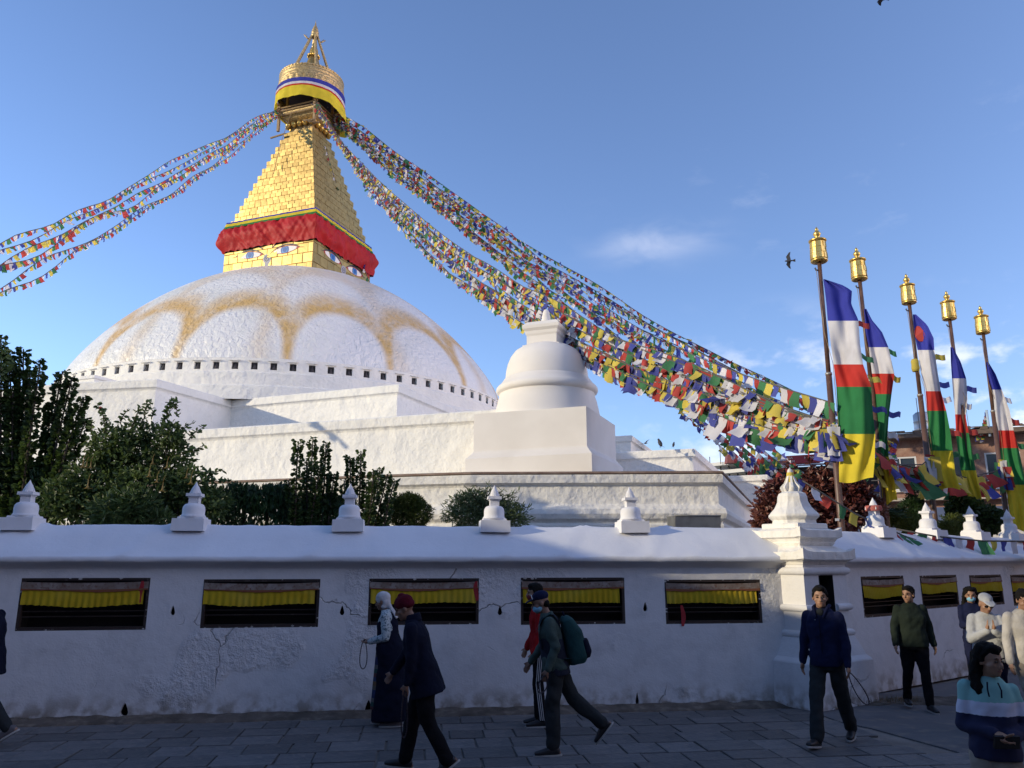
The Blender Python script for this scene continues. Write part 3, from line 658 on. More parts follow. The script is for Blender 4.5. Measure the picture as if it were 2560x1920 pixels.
# drum: niche ring and the two plain rings under it
RR = 12.3; NN = 96; nz0, nz1 = 9.80, 10.42; hn = PI / NN
ring = MB(); nic = []
for k in range(NN):
    a = 2 * PI * k / NN; F = Matrix.Translation(DX) @ Matrix.Rotation(a + PI / 2, 4, 'Z')
    hwid = RR * math.tan(hn); t = MB(); holed_wall(t, -hwid, hwid, nz0, nz1, [(-0.14, 0.14, nz0 + 0.12, nz0 + 0.44)], y=-RR, step=5)
    ring.add([F @ Vector(v) for v in t.v], t.f)
ring.lathe([(RR + 0.01, nz1), (RR - 0.02, nz1 + 0.02), (11.9, nz1 + 0.03)], tuple(DX), n=NN, a0=hn, smooth=False, cap=False)
ring.lathe([(RR + 0.16, 9.18), (RR + 0.17, 9.74), (RR + 0.14, 9.80), (RR - 0.3, 9.80)], tuple(DX), n=NN, a0=hn, smooth=False, cap=False)
ring.lathe([(RR + 0.34, 8.55), (RR + 0.36, 9.12), (RR + 0.32, 9.18), (RR, 9.18)], tuple(DX), n=NN, a0=hn, smooth=False, cap=False)
ring.build('drum', M['white'], stupa)
nm = MB(); nm.mi = 0; recess(nm, -0.14, 0.14, 0.12, 0.44, 0.14, y=-RR); nm.f.pop(); nm.m.pop(); nm.sm.pop()
nm.mi = 1; nm.add([(-0.14, -RR + 0.14, 0.12), (0.14, -RR + 0.14, 0.12), (0.14, -RR + 0.14, 0.44), (-0.14, -RR + 0.14, 0.44)], [(0, 1, 2, 3)])
nm.lathe([(0.09, 0.12), (0.10, 0.2), (0.05, 0.3), (0.045, 0.36), (0.0, 0.4)], (0, -RR + 0.09, 0), n=8)
nme = nm.mesh('niche', [M['white'], mat('dark_niche_image', (0.045, 0.04, 0.045), 0.8)])  # one near-black tone for the niche back and its image
lm = MB(); lm.box((0, -RR - 0.04, 0.505), (0.46, 0.10, 0.035)); lme = lm.mesh('lintel', M['white'])
for k in range(NN):
    a = 2 * PI * k / NN; cdir = math.atan2(-44.2, 12.6)
    if math.cos(a - cdir) > -0.05:
        o = put('niche', nme, stupa, (0, 0, nz0), (0, 0, a + PI / 2)); put('lintel', lme, o)
# terraces
def terrace(name, poly, z, parent, base=None, cor=0.30, out=0.11, material='white', extra=None, cap=None):
    P = [tuple(p[:2]) for p in poly]; rim = [(0.0, 0.0), (0.0, z - cor - 0.10), (0.03, z - cor - 0.05), (out, z - cor), (out + 0.015, z - 0.04), (out - 0.02, z), (-0.45, z + 0.004)]
    if extra: rim = [(o, zz) for o, zz in extra] + rim[1:]
    m = MB(); m.sweep(P, rim, caps=False)
    if cap:
        b = len(m.v); ins = [(p[0], p[1], z - 0.02) for p in P] + [(q[0], q[1], z - 0.02) for q in cap]
        m.add(ins, [tuple(range(len(ins)))])
    o = m.build(name, M[material], parent); return o
T3 = [(-30, 33.4), at_z(184, 958, 8.6), at_z(392, 949, 8.6)]
T3 += [T3[-1] + (-Wn * 4.25).to_3d(), None, None]
T3[4] = at_z(994, 962, 8.6); j = T3[3]; q = T3[4]; T3[5] = q - Wn * 9.0
T3[3] = at_z(579, 1002, 8.6)
terrace('upper_terrace', T3, 8.6, stupa, cap=[(-4, 52), (-30, 52)])
T3b = [(0.5, 41.9), at_z(1576, 1089, 8.6), at_z(1576, 1089, 8.6) - Wn * 8]
T3b[0] = T3b[1] - U * 7; terrace('upper_terrace', T3b, 8.6, stupa, cap=[(0, 52)])
z2 = 6.3
T2 = [(-24, 29.6), at_z(502, 1075, z2), at_z(1181, 1029, z2)]; T2.append(T2[-1] + U * 1.3); T2.append(T2[-1] - Wn * 8.5); c_ = at_z(1731, 1122, z2); T2.append(c_ - U * 3.2); T2.append(c_); T2.append(c_ + (at_z(1825, 1205, z2) - c_).normalized() * 22)
T2[4] = T2[3] + (T2[5] - T2[3]) * 0.97
terrace('middle_terrace', T2, z2, stupa, cap=[(16, 55), (-24, 55)])
fb = at_z(1913, 1187, z2); terrace('middle_terrace', [fb - U * 8, fb, fb - Wn * 12 + U * 1.2], z2, stupa, cap=[tuple((fb - U * 8 - Wn * 12)[:2])])
z1 = 4.1
c1 = at_z(1793, 1185, z1); T1 = [(-26, 28.5), at_z(588, 1208, z1), at_z(976, 1193.5, z1), at_z(1179, 1187.5, z1), c1]
sd = (at_z(1862, 1252, z1) - c1).normalized(); T1.append(c1 + sd * 26)
EX = [(0.10, 0.0), (0.10, 2.82), (0.06, 2.88), (0.075, 2.91), (0.16, 2.98), (0.20, 3.10), (0.17, 3.22), (0.08, 3.29), (0.03, 3.31), (0.0, 3.36)]
terrace('lower_terrace', T1, z1, stupa, cor=0.22, out=0.13, extra=EX, cap=[(18, 55), (-26, 55)])
m = MB(); m.sweep([tuple(p[:2]) for p in T1], [(0.135, z1 - 0.005), (0.16, z1 + 0.015), (0.155, z1 + 0.055), (0.06, z1 + 0.075), (-0.5, z1 + 0.07)], caps=False); m.build('roof_edge', M['brown_edge'], stupa)
sb = at_z(237, 938, 9.2); m = MB(); m.sweep([tuple((sb - U * 1.4)[:2]), tuple(sb[:2]), tuple((sb - Wn * 5)[:2])], [(0, 8), (0, 9.05), (0.06, 9.08), (0.06, 9.2), (-1.4, 9.2)]); m.build('stair_block', M['white'], stupa)
# harmika with panels and painted features
a = 3.07
hb = thing('x', None, None) if False else None
m = MB(); m.sweep([tuple(sp(-a, a, 0)[:2]), tuple(sp(a, a, 0)[:2]), tuple(sp(a, -a, 0)[:2]), tuple(sp(-a, -a, 0)[:2])], [(0, 16.2), (0, 20.9), (0.04, 20.95), (0.04, 21.1), (-0.3, 21.12)], closed=True)
harm = m.build('harmika', M['groove'], stupa)
pm = MB(); e = 0.03
pm.add([(-.5, -.2, -.5), (.5, -.2, -.5), (.5, -.2, .5), (-.5, -.2, .5), (-.5 + e, -1, -.5 + e), (.5 - e, -1, -.5 + e), (.5 - e, -1, .5 - e), (-.5 + e, -1, .5 - e), (-.5, 0.2, -.5), (.5, 0.2, -.5), (.5, 0.2, .5), (-.5, 0.2, .5)], [(4, 5, 6, 7), (0, 1, 5, 4), (1, 2, 6, 5), (2, 3, 7, 6), (3, 0, 4, 7), (8, 9, 1, 0), (9, 10, 2, 1), (10, 11, 3, 2), (11, 8, 0, 3)], False)
PM = pm.mesh('gilt_panel', M['gold'])
prn = random.Random(5)
def panels(parent, cen, half, z0, z1, side, wdt, name, joined=None, rows=1, thick=0.035):
    """side 0: front face, 1: right face"""
    n = max(3, round(2 * half / wdt)); rh = (z1 - z0) / rows
    ud = U if side == 0 else -Wn; nd = Wn if side == 0 else U
    B3 = Matrix((ud, -nd, ZV)).transposed().to_4x4()
    for r in range(rows):
        cuts = [-half + 2 * half * i / n for i in range(n + 1)]
        if r % 2: cuts = [-half] + [(cuts[i] + cuts[i + 1]) / 2 for i in range(n)] + [half]
        cuts = [c + (prn.uniform(-0.03, 0.03) if 0 < i < len(cuts) - 1 else 0) for i, c in enumerate(cuts)]
        for i in range(len(cuts) - 1):
            w = cuts[i + 1] - cuts[i]; c = (cuts[i] + cuts[i + 1]) / 2
            pos = AX + ud * c + nd * cen + ZV * (z0 + rh * (r + 0.5)); tl = Matrix.Rotation(prn.uniform(-0.02, 0.03), 4, 'X') @ Matrix.Rotation(prn.uniform(-0.025, 0.025), 4, 'Z')
            M4 = Matrix.Translation(pos - wloc(parent)) @ B3 @ tl @ Matrix.Diagonal((w - 0.012, thick * prn.uniform(0.6, 1.4), rh - 0.010, 1))
            if joined is None: mput(name, PM, M4, parent)
            else: joined.add([Matrix.Translation(wloc(parent)) @ M4 @ v.co for v in PM.vertices], [tuple(p.vertices) for p in PM.polygons], False)
panels(harm, a, a, 17.0, 20.5, 0, 0.72, 'wall_panel', rows=6); panels(harm, a, a, 17.0, 20.5, 1, 0.72, 'wall_panel', rows=6)
M['eye_white'] = mat('painted_white', (0.78, 0.76, 0.74), 0.55); M['iris'] = mat('painted_blue', (0.02, 0.10, 0.36), 0.5); M['iris_light'] = mat('painted_light_blue', (0.10, 0.30, 0.62), 0.5)
M['ink'] = mat('painted_dark_blue', (0.012, 0.016, 0.05), 0.5); M['lid'] = mat('painted_rust_red', (0.42, 0.05, 0.025), 0.55); M['grey_paint'] = mat('painted_grey', (0.36, 0.36, 0.42), 0.6)
def face_poly(parent, side, pts, off, name, material, th=0.012):
    ud = U if side == 0 else -Wn; nd = Wn if side == 0 else U; n = len(pts); vs = []
    for o in (off, off - th - 0.02):
        vs += [AX + ud * x + nd * (a + 0.04 + o) + ZV * z for x, z in pts]
    m = MB(); m.add(vs, [tuple(range(n))] + [(i, n + i, n + (i + 1) % n, (i + 1) % n) for i in range(n)], False); return m.build(name, M[material], parent)
def stroke(pts, w0, w1=None):
    """closed outline of a tapering brush stroke"""
    w1 = w0 if w1 is None else w1; n = len(pts); up = []; dn = []
    for i, (x, z) in enumerate(pts):
        x0, z0 = pts[max(0, i - 1)]; x2, z2_ = pts[min(n - 1, i + 1)]; dx, dz = x2 - x0, z2_ - z0; l = math.hypot(dx, dz) or 1
        t = i / (n - 1); w = (w0 + (w1 - w0) * t) * min(1, 4 * t + .15, 4 * (1 - t) + .15) / 2
        up.append((x - dz / l * w, z + dx / l * w)); dn.append((x + dz / l * w, z - dx / l * w))
    return up + dn[::-1]
for side in (0, 1):
    for sx in (-1, 1):
        cx, cz = sx * 1.2, 19.08
        up = lambda t: cz + 0.26 * math.sin(PI * t) ** 0.8 + (0.05 - 0.1 * t) * 1.0
        lo = lambda t: cz - 0.20 * math.sin(PI * t) ** 0.9 + (0.05 - 0.1 * t) * 1.0
        X = lambda t: cx + sx * (1.0 - 1.95 * t)        # t=0 outer corner, t=1 inner corner
        T = [i / 20 for i in range(21)]
        flip = (lambda P: P) if sx > 0 else (lambda P: P[::-1])
        out = [(X(t), up(t)) for t in T] + [(X(t), lo(t)) for t in T[-2:0:-1]]
        eye = face_poly(harm, side, flip(out)[::-1], 0.004, 'painted_eye', 'lid')
        inn = [(X(.10 + .80 * t), up(.10 + .8 * t) - 0.035) for t in T] + [(X(.1 + .8 * t), lo(.1 + .8 * t) + 0.03) for t in T[-2:0:-1]]
        face_poly(eye, side, flip(inn)[::-1], 0.010, 'eye_white', 'eye_white')
        def disc(r, dz=0.0, zmax=None, zmin=None):
            P = []
            for i in range(28):
                q = 2 * PI * i / 28; x = cx + r * 0.9 * math.cos(q); z = cz + 0.02 + dz + r * math.sin(q); t = (cx + sx - x) / (sx * 1.95)
                z = min(z, up(t) - 0.04); z = max(z, lo(t) + 0.035); P.append((x, z))
            return P
        face_poly(eye, side, disc(0.30), 0.016, 'iris', 'iris'); face_poly(eye, side, disc(0.215, -0.04), 0.022, 'iris_ring', 'iris_light'); face_poly(eye, side, disc(0.15, 0.01), 0.028, 'pupil', 'iris')
        lid = stroke([(X(-0.12), up(0) - 0.02)] + [(X(t), up(t) + 0.075 * math.sin(PI * t)) for t in T] + [(X(1.02), cz - 0.12)], 0.075, 0.06); face_poly(eye, side, flip(lid), 0.016, 'eyelid', 'ink')
        br = [(cx + sx * (1.05 - 1.95 * t), 19.50 + 0.34 * math.sin(PI * min(1, t * 0.92 + 0.10)) - 0.62 * max(0, t - 0.72) ** 1.15) for t in T]
        face_poly(harm, side, flip(stroke(br, 0.10, 0.19)), 0.006, 'eyebrow', 'ink')
    ctr = [(0.0 + 0.0, 18.25)] + [(0.12 * math.sin(i / 6 * PI / 2) , 18.25 + 0.12 * i / 6) for i in range(1, 7)]
    sp_ = [(0.02 + (0.22 - 0.2 * i / 40) * math.cos(-0.4 + i / 40 * 4.2 * PI * 0.9), 18.72 + (0.22 - 0.2 * i / 40) * math.sin(-0.4 + i / 40 * 4.2 * PI * 0.9)) for i in range(41)]
    body = [(0.0 - 0.10, 18.15), (0.10, 18.15), (0.12, 18.35), (0.26, 18.55), (0.29, 18.78), (0.18, 18.98), (0.0, 19.03), (-0.18, 18.97), (-0.26, 18.8), (-0.25, 18.6), (-0.14, 18.5)]
    ns_ = face_poly(harm, side, body, 0.006, 'painted_nose', 'grey_paint'); face_poly(ns_, side, stroke(sp_, 0.035, 0.03), 0.014, 'curl', 'ink')
    face_poly(harm, side, [(0.10 * math.cos(i * PI / 8), 19.82 + 0.13 * math.sin(i * PI / 8)) for i in range(16)], 0.006, 'third_eye', 'lid')
# thirteen stepped tiers
nt_ = 13; tz0, tz1 = 21.0, 28.02; right = MB()
for k in range(nt_):
    a0 = 2.93 - (2.93 - 1.04) * (k / (nt_ - 1)) ** 1.03; h = (tz1 - tz0) / nt_; z0 = tz0 + h * k
    m = MB(); m.sweep([tuple(sp(-a0, a0, 0)[:2]), tuple(sp(a0, a0, 0)[:2]), tuple(sp(a0, -a0, 0)[:2]), tuple(sp(-a0, -a0, 0)[:2])], [(-0.03, z0), (-0.005, z0), (-0.005, z0 + h - 0.01), (-0.6 if a0 > 0.7 else -a0, z0 + h - 0.008)], closed=True)
    tier = m.build('spire_tier', M['gold'], stupa)
    panels(tier, a0, a0, z0, z0 + h, 0, 0.43, 'gilt_panel', rows=2, thick=0.03); panels(stupa, a0, a0, z0, z0 + h, 1, 0.43, '', joined=right, rows=2, thick=0.03)
tag(right.build('gilt_cladding', M['gold'], stupa), kind='stuff')
# platform under the parasol
z = 28.02
m = MB(); m.sweep([tuple(sp(s_ * 1.0, t_ * 1.0, 0)[:2]) for s_, t_ in ((-1, 1), (1, 1), (1, -1), (-1, -1))], [(-0.05, z), (-0.10, z + 0.12), (-0.2, z + 0.2), (-0.2, z + 0.75), (0.12, z + 0.95), (0.30, z + 1.25), (0.30, z + 1.38), (-0.95, z + 1.38)], closed=True); m.build('platform', M['gold_dull'], stupa)
bd = MB(); bd.lathe([(0.001, -0.2), (0.10, -0.17), (0.17, -0.05), (0.17, 0.06), (0.09, 0.17), (0.001, 0.2)], n=12, cap=False); bme = bd.mesh('lotus_bead', M['cap_gold'])
for s_ in range(4):
    for i in range(5):
        u_ = -0.82 + 0.41 * i; c_, d_ = ((u_, 0.98), (0.98, -u_), (-u_, -0.98), (-0.98, u_))[s_]; put('lotus_bead', bme, stupa, sp(c_, d_, z + 0.55) - DX)
po = []
for s_, t_ in ((-1, 1), (1, 1), (1, -1), (-1, -1)):
    m = MB(); b = sp(s_ * 1.32, t_ * 1.32, 0); m.box((b.x, b.y, z + 1.0), (0.15, 0.15, 1.9), Matrix.Rotation(-ROT, 3, 'Z')); m.build('corner_post', M['wood'], stupa)
    b = sp(s_ * 1.0, t_ * 1.0, 0); m = MB(); m.box((b.x, b.y, z + 2.05), (0.14, 0.14, 1.6), Matrix.Rotation(-ROT, 3, 'Z')); m.build('parasol_post', M['wood'], stupa)
for e_ in range(4):
    c0 = ((-1.5, 1.34), (1.34, 1.5), (1.5, -1.34), (-1.34, -1.5))[e_]; c1_ = ((1.5, 1.34), (1.34, -1.5), (-1.5, -1.34), (-1.34, 1.5))[e_]
    for zz, r_ in ((z + 1.12, 0.05), (z + 1.42, 0.06), (z + 1.62, 0.055)):
        m = MB(); m.tube([sp(*c0, zz), sp(*c1_, zz)], r_, 6, False); m.build('rail', M['wood'], stupa)
for c0, c1_ in ((sp(1.05, 1.62, z + 0.1), sp(1.62, 1.2, z + 0.14)), (sp(0.75, 1.66, z + 0.16), sp(1.5, 1.5, z + 0.2)), (sp(-1.9, 1.25, z - 0.25), sp(-0.9, 1.3, z - 0.2))):
    m = MB(); m.tube([c0, c1_], 0.06, 6, False); m.build('putlog', M['wood'], stupa)
# parasol drum with chased bands and a scalloped valance
CZ0, CZ1, CR = 30.72, 32.1, 2.04
nth = 168; rows = []
for i in range(40):
    v = i / 39; zz = CZ1 - v * (CZ1 - CZ0); row = []
    for k in range(nth):
        t = 2 * PI * k / nth; r = CR * (0.965 + 0.05 * v)
        if v < 0.07: r += 0.05 * abs(math.sin(t * 28)) ** 0.7 + 0.02
        elif v < 0.2: r += 0.02 if (int(v * 39) % 2) else -0.01
        elif v < 0.26: r += 0.035
        elif v < 0.36: r += 0.0
        elif v < 0.42: r += 0.03 * abs(math.sin(t * 42)) + 0.015
        elif v < 0.52: r += 0.035 * (0.5 + 0.5 * math.sin(t * 28 + v * 60))
        elif v < 0.58: r += 0.045
        else:
            lobe = abs(math.sin(t * 14)); r += 0.05 * lobe + 0.02 * math.sin(v * 70)
        z_ = zz - (0.14 * abs(math.sin(t * 14)) if i == 39 else (0.07 * abs(math.sin(t * 14)) if i == 38 else 0))
        row.append((AX.x + r * math.cos(t), AX.y + r * math.sin(t), z_))
    rows.append(row)
m = MB(); vs = [p for r_ in rows for p in r_]; m.add(vs, [(i * nth + k, (i + 1) * nth + k, (i + 1) * nth + (k + 1) % nth, i * nth + (k + 1) % nth) for i in range(39) for k in range(nth)], True)
m.lathe([(CR * 0.97, CZ1 - 0.02), (CR * 0.9, CZ1 + 0.05), (1.2, CZ1 + 0.22), (0.62, CZ1 + 0.3)], tuple(AX), n=60, cap=False); m.build('parasol_drum', M['gold_dull'], stupa)
m = MB(); m.lathe([(CR * 0.96, CZ0 + 0.25), (CR * 0.96, CZ0 + 0.2), (0.0, CZ0 + 0.3)], tuple(AX), n=40, cap=False); m.build('parasol_ceiling', mat('dark_blue_canopy', (0.03, 0.03, 0.07), 0.8), stupa)
cb = random.Random(4); m = MB()
for k in range(26):
    q = cb.uniform(0, 2 * PI); r_ = cb.uniform(0.9, 1.75); m.lathe([(0.0, -0.03), (0.028, 0), (0.0, 0.03)], (AX.x + r_ * math.cos(q), AX.y + r_ * math.sin(q), CZ0 - cb.uniform(0.0, 0.25)), n=5, cap=False)
m.build('glass_drop', mat('cut_glass_drop', (0.7, 0.72, 0.8), 0.1, spec=0.8), stupa)
m = MB(); m.lathe([(0.66, CZ1 + 0.2), (0.64, CZ1 + 0.3), (0.56, CZ1 + 0.75), (0.45, CZ1 + 1.15), (0.36, CZ1 + 1.5), (0.30, CZ1 + 1.72)], tuple(AX), n=32); m.build('pinnacle_bell', M['gold'], stupa)
zb = CZ1 + 1.72
m = MB(); m.lathe([(0.30, zb), (0.26, zb + 0.05), (0.3, zb + 0.1), (0.27, zb + 0.35), (0.27, zb + 0.55), (0.22, zb + 0.7), (0.11, zb + 0.78), (0.08, zb + 0.86), (0.13, zb + 0.95), (0.12, zb + 1.06), (0.05, zb + 1.12), (0.0, zb + 1.2)], tuple(AX), n=20); 
for k in range(14):
    t = 2 * PI * k / 14; m.lathe([(0.0, -0.12), (0.08, -0.06), (0.085, 0.04), (0.0, 0.12)], (AX.x + 0.34 * math.cos(t), AX.y + 0.34 * math.sin(t), zb + 0.12), n=8, cap=False)
m.build('pinnacle_vase', M['cap_gold'], stupa)
apx = AX + ZV * 35.55
for k in range(4):
    t = ROT * -1 + PI / 4 + k * PI / 2; ft = AX + Vector((1.35 * math.cos(t), 1.35 * math.sin(t), CZ1 + 0.1)); top = apx + Vector((0.16 * math.cos(t), 0.16 * math.sin(t), 0))
    m = MB(); m.tube([ft, ft.lerp(top, 0.5), top], [0.10, 0.095, 0.085], 6, False); leg = m.build('tripod_leg', M['gold_dull'], stupa)
    m = MB(); o_ = Vector((math.cos(t), math.sin(t), 0))
    for q in range(5): b = top.lerp(ft, 0.12) + o_ * 0.08; m.tube([b, b + o_ * (0.12 + 0.05 * q) + ZV * (0.02 + 0.05 * q), b + o_ * (0.1 + 0.04 * q) + ZV * (0.2 + 0.05 * (q % 3))], [0.045, 0.03, 0.008], 5)
    m.build('dragon_crest', M['gold_dull'], leg)
m = MB(); m.lathe([(0.22, 35.35), (0.26, 35.5), (0.2, 35.62), (0.24, 35.66), (0.24, 35.76), (0.19, 35.8), (0.21, 35.85), (0.2, 35.95), (0.15, 36.0), (0.16, 36.05), (0.10, 36.2), (0.05, 36.3), (0.045, 36.42), (0.02, 36.5), (0.0, 36.75)], tuple(AX), n=20); m.build('finial', M['gold_dull'], stupa)
m = MB(); c0 = sp(-0.25, 1.42, z + 1.3); c1_ = sp(-0.72, 2.2, 24.6); m.tube([c0, c0.lerp(c1_, 0.5) + Wn * 0.15, c1_], 0.02, 5); m.build('rope', M['wood'], stupa)

# ---- cloth hung round the parasol and round the harmika cornice
NEAR = math.atan2(-44.2, 12.9)
band = thing('parasol_cloth', 'striped blue, white, red and yellow cloth hung round the gilt parasol', 'cloth', tuple(AX + ZV * 30))
def cloth_ring(name, material, f0, f1, nrow=3):
    n = 150; vs = []
    for k in range(n):
        t = 2 * PI * k / n; d = (t - NEAR + PI) % (2 * PI) - PI                    # 0 towards the street, positive to the right
        g = math.exp(-((d - 1.55) / 0.75) ** 2)                                     # the loose, billowing right hand side
        zt = 30.98; zbt = 29.72 - 0.95 * g + 0.12 * math.exp(-((d + 1.5) / 0.6) ** 2)
        for r in range(nrow + 1):
            f = f0 + (f1 - f0) * r / nrow; zz = zt + (zbt - zt) * f
            rr = CR * 1.05 + 0.02 + 0.5 * g * max(0, f - 0.25) ** 1.3 + 0.03 * math.sin(t * 9 + f * 3) * f + 0.02 * math.sin(t * 23) * f
            vs.append((AX.x + rr * math.cos(t), AX.y + rr * math.sin(t), zz + 0.02 * math.sin(t * 7) * f))
    m = MB(); q = nrow + 1; m.add(vs, [(k * q + r, k * q + r + 1, ((k + 1) % n) * q + r + 1, ((k + 1) % n) * q + r) for k in range(n) for r in range(nrow)], True); m.build(name, M[material], band)
cloth_ring('blue_stripe', 'cloth_blue', 0.0, 0.21); cloth_ring('white_stripe', 'cloth_white', 0.21, 0.34); cloth_ring('red_stripe', 'cloth_red', 0.34, 0.43); cloth_ring('yellow_fall', 'cloth_yellow', 0.43, 1.0, 8)
val = thing('harmika_valance', 'rumpled red valance with green, yellow and blue stripes above the painted eyes', 'valance', tuple(AX + ZV * 20))
M['valance_red'] = mat('rumpled_red_satin', (0.42, 0.010, 0.012), 0.6, spec=0.3, bump=(2.5, 0.5, 0.08), var=(1.5, (0.33, 0.006, 0.010), 0.4, 0.7))
def val_strip(name, material, p0, p1, nrow, wr):
    n = 400; vs = []
    for k in range(n):
        s_ = k / n * 4; e_ = int(s_); u_ = (s_ - e_) * 2 - 1; c_, d_ = ((u_, 1), (1, -u_), (-u_, -1), (-1, u_))[e_]
        qz = (0.10 * (1 - abs(u_)) if e_ == 0 else 0.0)
        for r in range(nrow + 1):
            f = p0 + (p1 - p0) * r / nrow
            # profile: stripes slope outwards, red bellies out and tucks back in
            if f < 0.25: o_, z_ = 3.09 + 0.45 * f, 21.42 - f * 1.75
            else:
                q = (f - 0.25) / 0.75; o_, z_ = 3.205 + 0.20 * math.sin(PI * min(1, q * 1.05)) + 0.0 * q, 20.98 - 1.52 * q
            nz_ = noise.noise(Vector((k * 0.085, f * 3.2, 1.0))); n2 = noise.noise(Vector((k * 0.3 + f * 6, f * 2, 5.0))) + 1.1 * (0.5 - abs(noise.noise(Vector((k * 0.14 - f * 3.5, f * 1.2, 9.0)))) * 2)
            o_ += wr * (0.16 * nz_ + 0.07 * n2); z_ += wr * (0.10 * noise.noise(Vector((k * 0.05, 0, 3))) * f + 0.05 * n2) + qz * f
            vs.append(sp(c_ * o_, d_ * o_, z_))
    m = MB(); q = nrow + 1; m.add(vs, [(k * q + r, k * q + r + 1, ((k + 1) % n) * q + r + 1, ((k + 1) % n) * q + r) for k in range(n) for r in range(nrow)], True); m.build(name, M[material], val)
val_strip('blue_stripe', 'cloth_blue', 0.0, 0.06, 1, 0.15); val_strip('yellow_stripe', 'cloth_yellow', 0.06, 0.17, 1, 0.15); val_strip('green_stripe', 'cloth_green', 0.17, 0.25, 1, 0.15); val_strip('red_drape', 'valance_red', 0.25, 1.0, 16, 0.85)

# ================================================================== plain white stupa on the corner of the lower terrace
r2 = R(21); cu = Vector((math.cos(r2), -math.sin(r2), 0)); cw = Vector((-math.sin(r2), -math.cos(r2), 0))
near = at_y(1467, 1100, 20.25); near.z = 0; hh = 1.64; CC = near - cu * hh - cw * hh
ch = thing('corner_stupa', 'plain smooth white stupa with square base on the terrace corner', 'stupa', (CC.x, CC.y, z1))
def cs(h): return [tuple((CC + cu * (s_ * h) + cw * (t_ * h))[:2]) for s_, t_ in ((-1, 1), (1, 1), (1, -1), (-1, -1))]
zA = at_y(1483, 1135, near.y).z; zB = at_y(1470, 1118, near.y).z; zC = at_y(1467, 1015, near.y).z
m = MB(); m.sweep(cs(hh), [(0.17, z1 - 0.05), (0.17, zA), (0.12, zA + 0.06), (0.02, zB), (0.0, zB + 0.05), (0, zC), (-hh, zC + 0.005)], closed=True); m.build('base', M['smooth_white'], ch)
yc = CC.y; zz = lambda py: at_y(1367, py, yc - 0.4).z
k_ = 1923 / (yc * math.cos(PITCH) + 5 * math.sin(PITCH)); rr = lambda w: w / 2 / k_
DC = at_y(1367, 950, yc); DC = Vector((DC.x, yc, 0))
for nm_, pf_ in (('drum', [(rr(266), zC - 0.02), (rr(262), zC + 0.06), (rr(246), zz(1000)), (rr(240), zz(992)), (rr(238), zz(982))]), ('flange', [(rr(238), zz(982)), (rr(246), zz(979)), (rr(249), zz(978)), (rr(254), zz(973)), (rr(252), zz(967)), (rr(246), zz(963))]), ('flange', [(rr(246), zz(963)), (rr(234), zz(958)), (rr(222), zz(950)), (rr(214), zz(944)), (rr(210), zz(942))]), ('dome', [(rr(208), zz(942)), (rr(206), zz(932)), (rr(203), zz(920)), (rr(196), zz(905)), (rr(182), zz(888)), (rr(160), zz(873)), (rr(125), zz(862)), (rr(90), zz(856)), (0, zz(854))])):
    m = MB(); m.lathe(pf_, tuple(DC), n=72, cap=False); m.build(nm_, M['smooth_white'], ch)
def cs2(h): return [tuple((DC + cu * (s_ * h) + cw * (t_ * h))[:2]) for s_, t_ in ((-1, 1), (1, 1), (1, -1), (-1, -1))]
hk = rr(78)
m = MB(); m.sweep(cs2(hk), [(0.10, zz(866)), (0.10, zz(862)), (0.0, zz(861)), (0.0, zz(838)), (0.03, zz(833)), (0.04, zz(826)), (0.10, zz(820)), (0.11, zz(813)), (0.0, zz(803)), (-0.22, zz(797)), (-hk, zz(796.5))], closed=True); m.build('harmika', M['smooth_white'], ch)
m = MB(); m.lathe([(rr(28), zz(798)), (rr(26), zz(792)), (rr(22), zz(786)), (rr(23), zz(783)), (rr(18), zz(776)), (rr(19), zz(774)), (rr(12), zz(766)), (0, zz(762))], (DC.x, DC.y, 0), n=20); m.build('spire', M['smooth_white'], ch)
# ================================================================== houses round the square
M['brick'] = mat('pinkish_brickwork', (0.30, 0.17, 0.125), 0.9, bump=(30, 0.4, 0.01), var=[(14, (0.22, 0.12, 0.09), 0.4, 0.7), (2, (0.36, 0.24, 0.19), 0.45, 0.7)])
M['render_cream'] = mat('cream_render', (0.50, 0.45, 0.38), 0.9, var=(1.5, (0.38, 0.33, 0.28), 0.4, 0.7))
M['render_white'] = mat('white_render', (0.66, 0.64, 0.61), 0.9, var=(1.5, (0.52, 0.5, 0.47), 0.4, 0.75))
M['glass'] = mat('dark_window_glass', (0.02, 0.024, 0.03), 0.12, spec=0.6)
M['frame_white'] = mat('white_window_frame', (0.6, 0.6, 0.6), 0.6)
M['roof_red'] = mat('red_roof_sheet', (0.26, 0.07, 0.05), 0.6, var=(6, (0.18, 0.05, 0.04), 0.4, 0.7))
M['roof_brown'] = mat('weathered_roof_boards', (0.14, 0.10, 0.075), 0.8, var=(6, (0.09, 0.065, 0.05), 0.4, 0.7))
M['iron'] = mat('dark_painted_iron', (0.06, 0.06, 0.065), 0.6)
M['steel_tank'] = mat('steel_water_tank', (0.5, 0.5, 0.5), 0.4, 0.7)
M['sign_red'] = mat('red_sign_board', (0.33, 0.03, 0.035), 0.6); M['sign_orange'] = mat('orange_sign_board', (0.75, 0.25, 0.02), 0.6)
M['sign_text'] = mat('pale_lettering', (0.75, 0.6, 0.5), 0.6)
M['bluehill'] = mat('far_blue_hills', (0.16, 0.22, 0.34), 1.0, var=(0.004, (0.2, 0.26, 0.38), 0.4, 0.6))
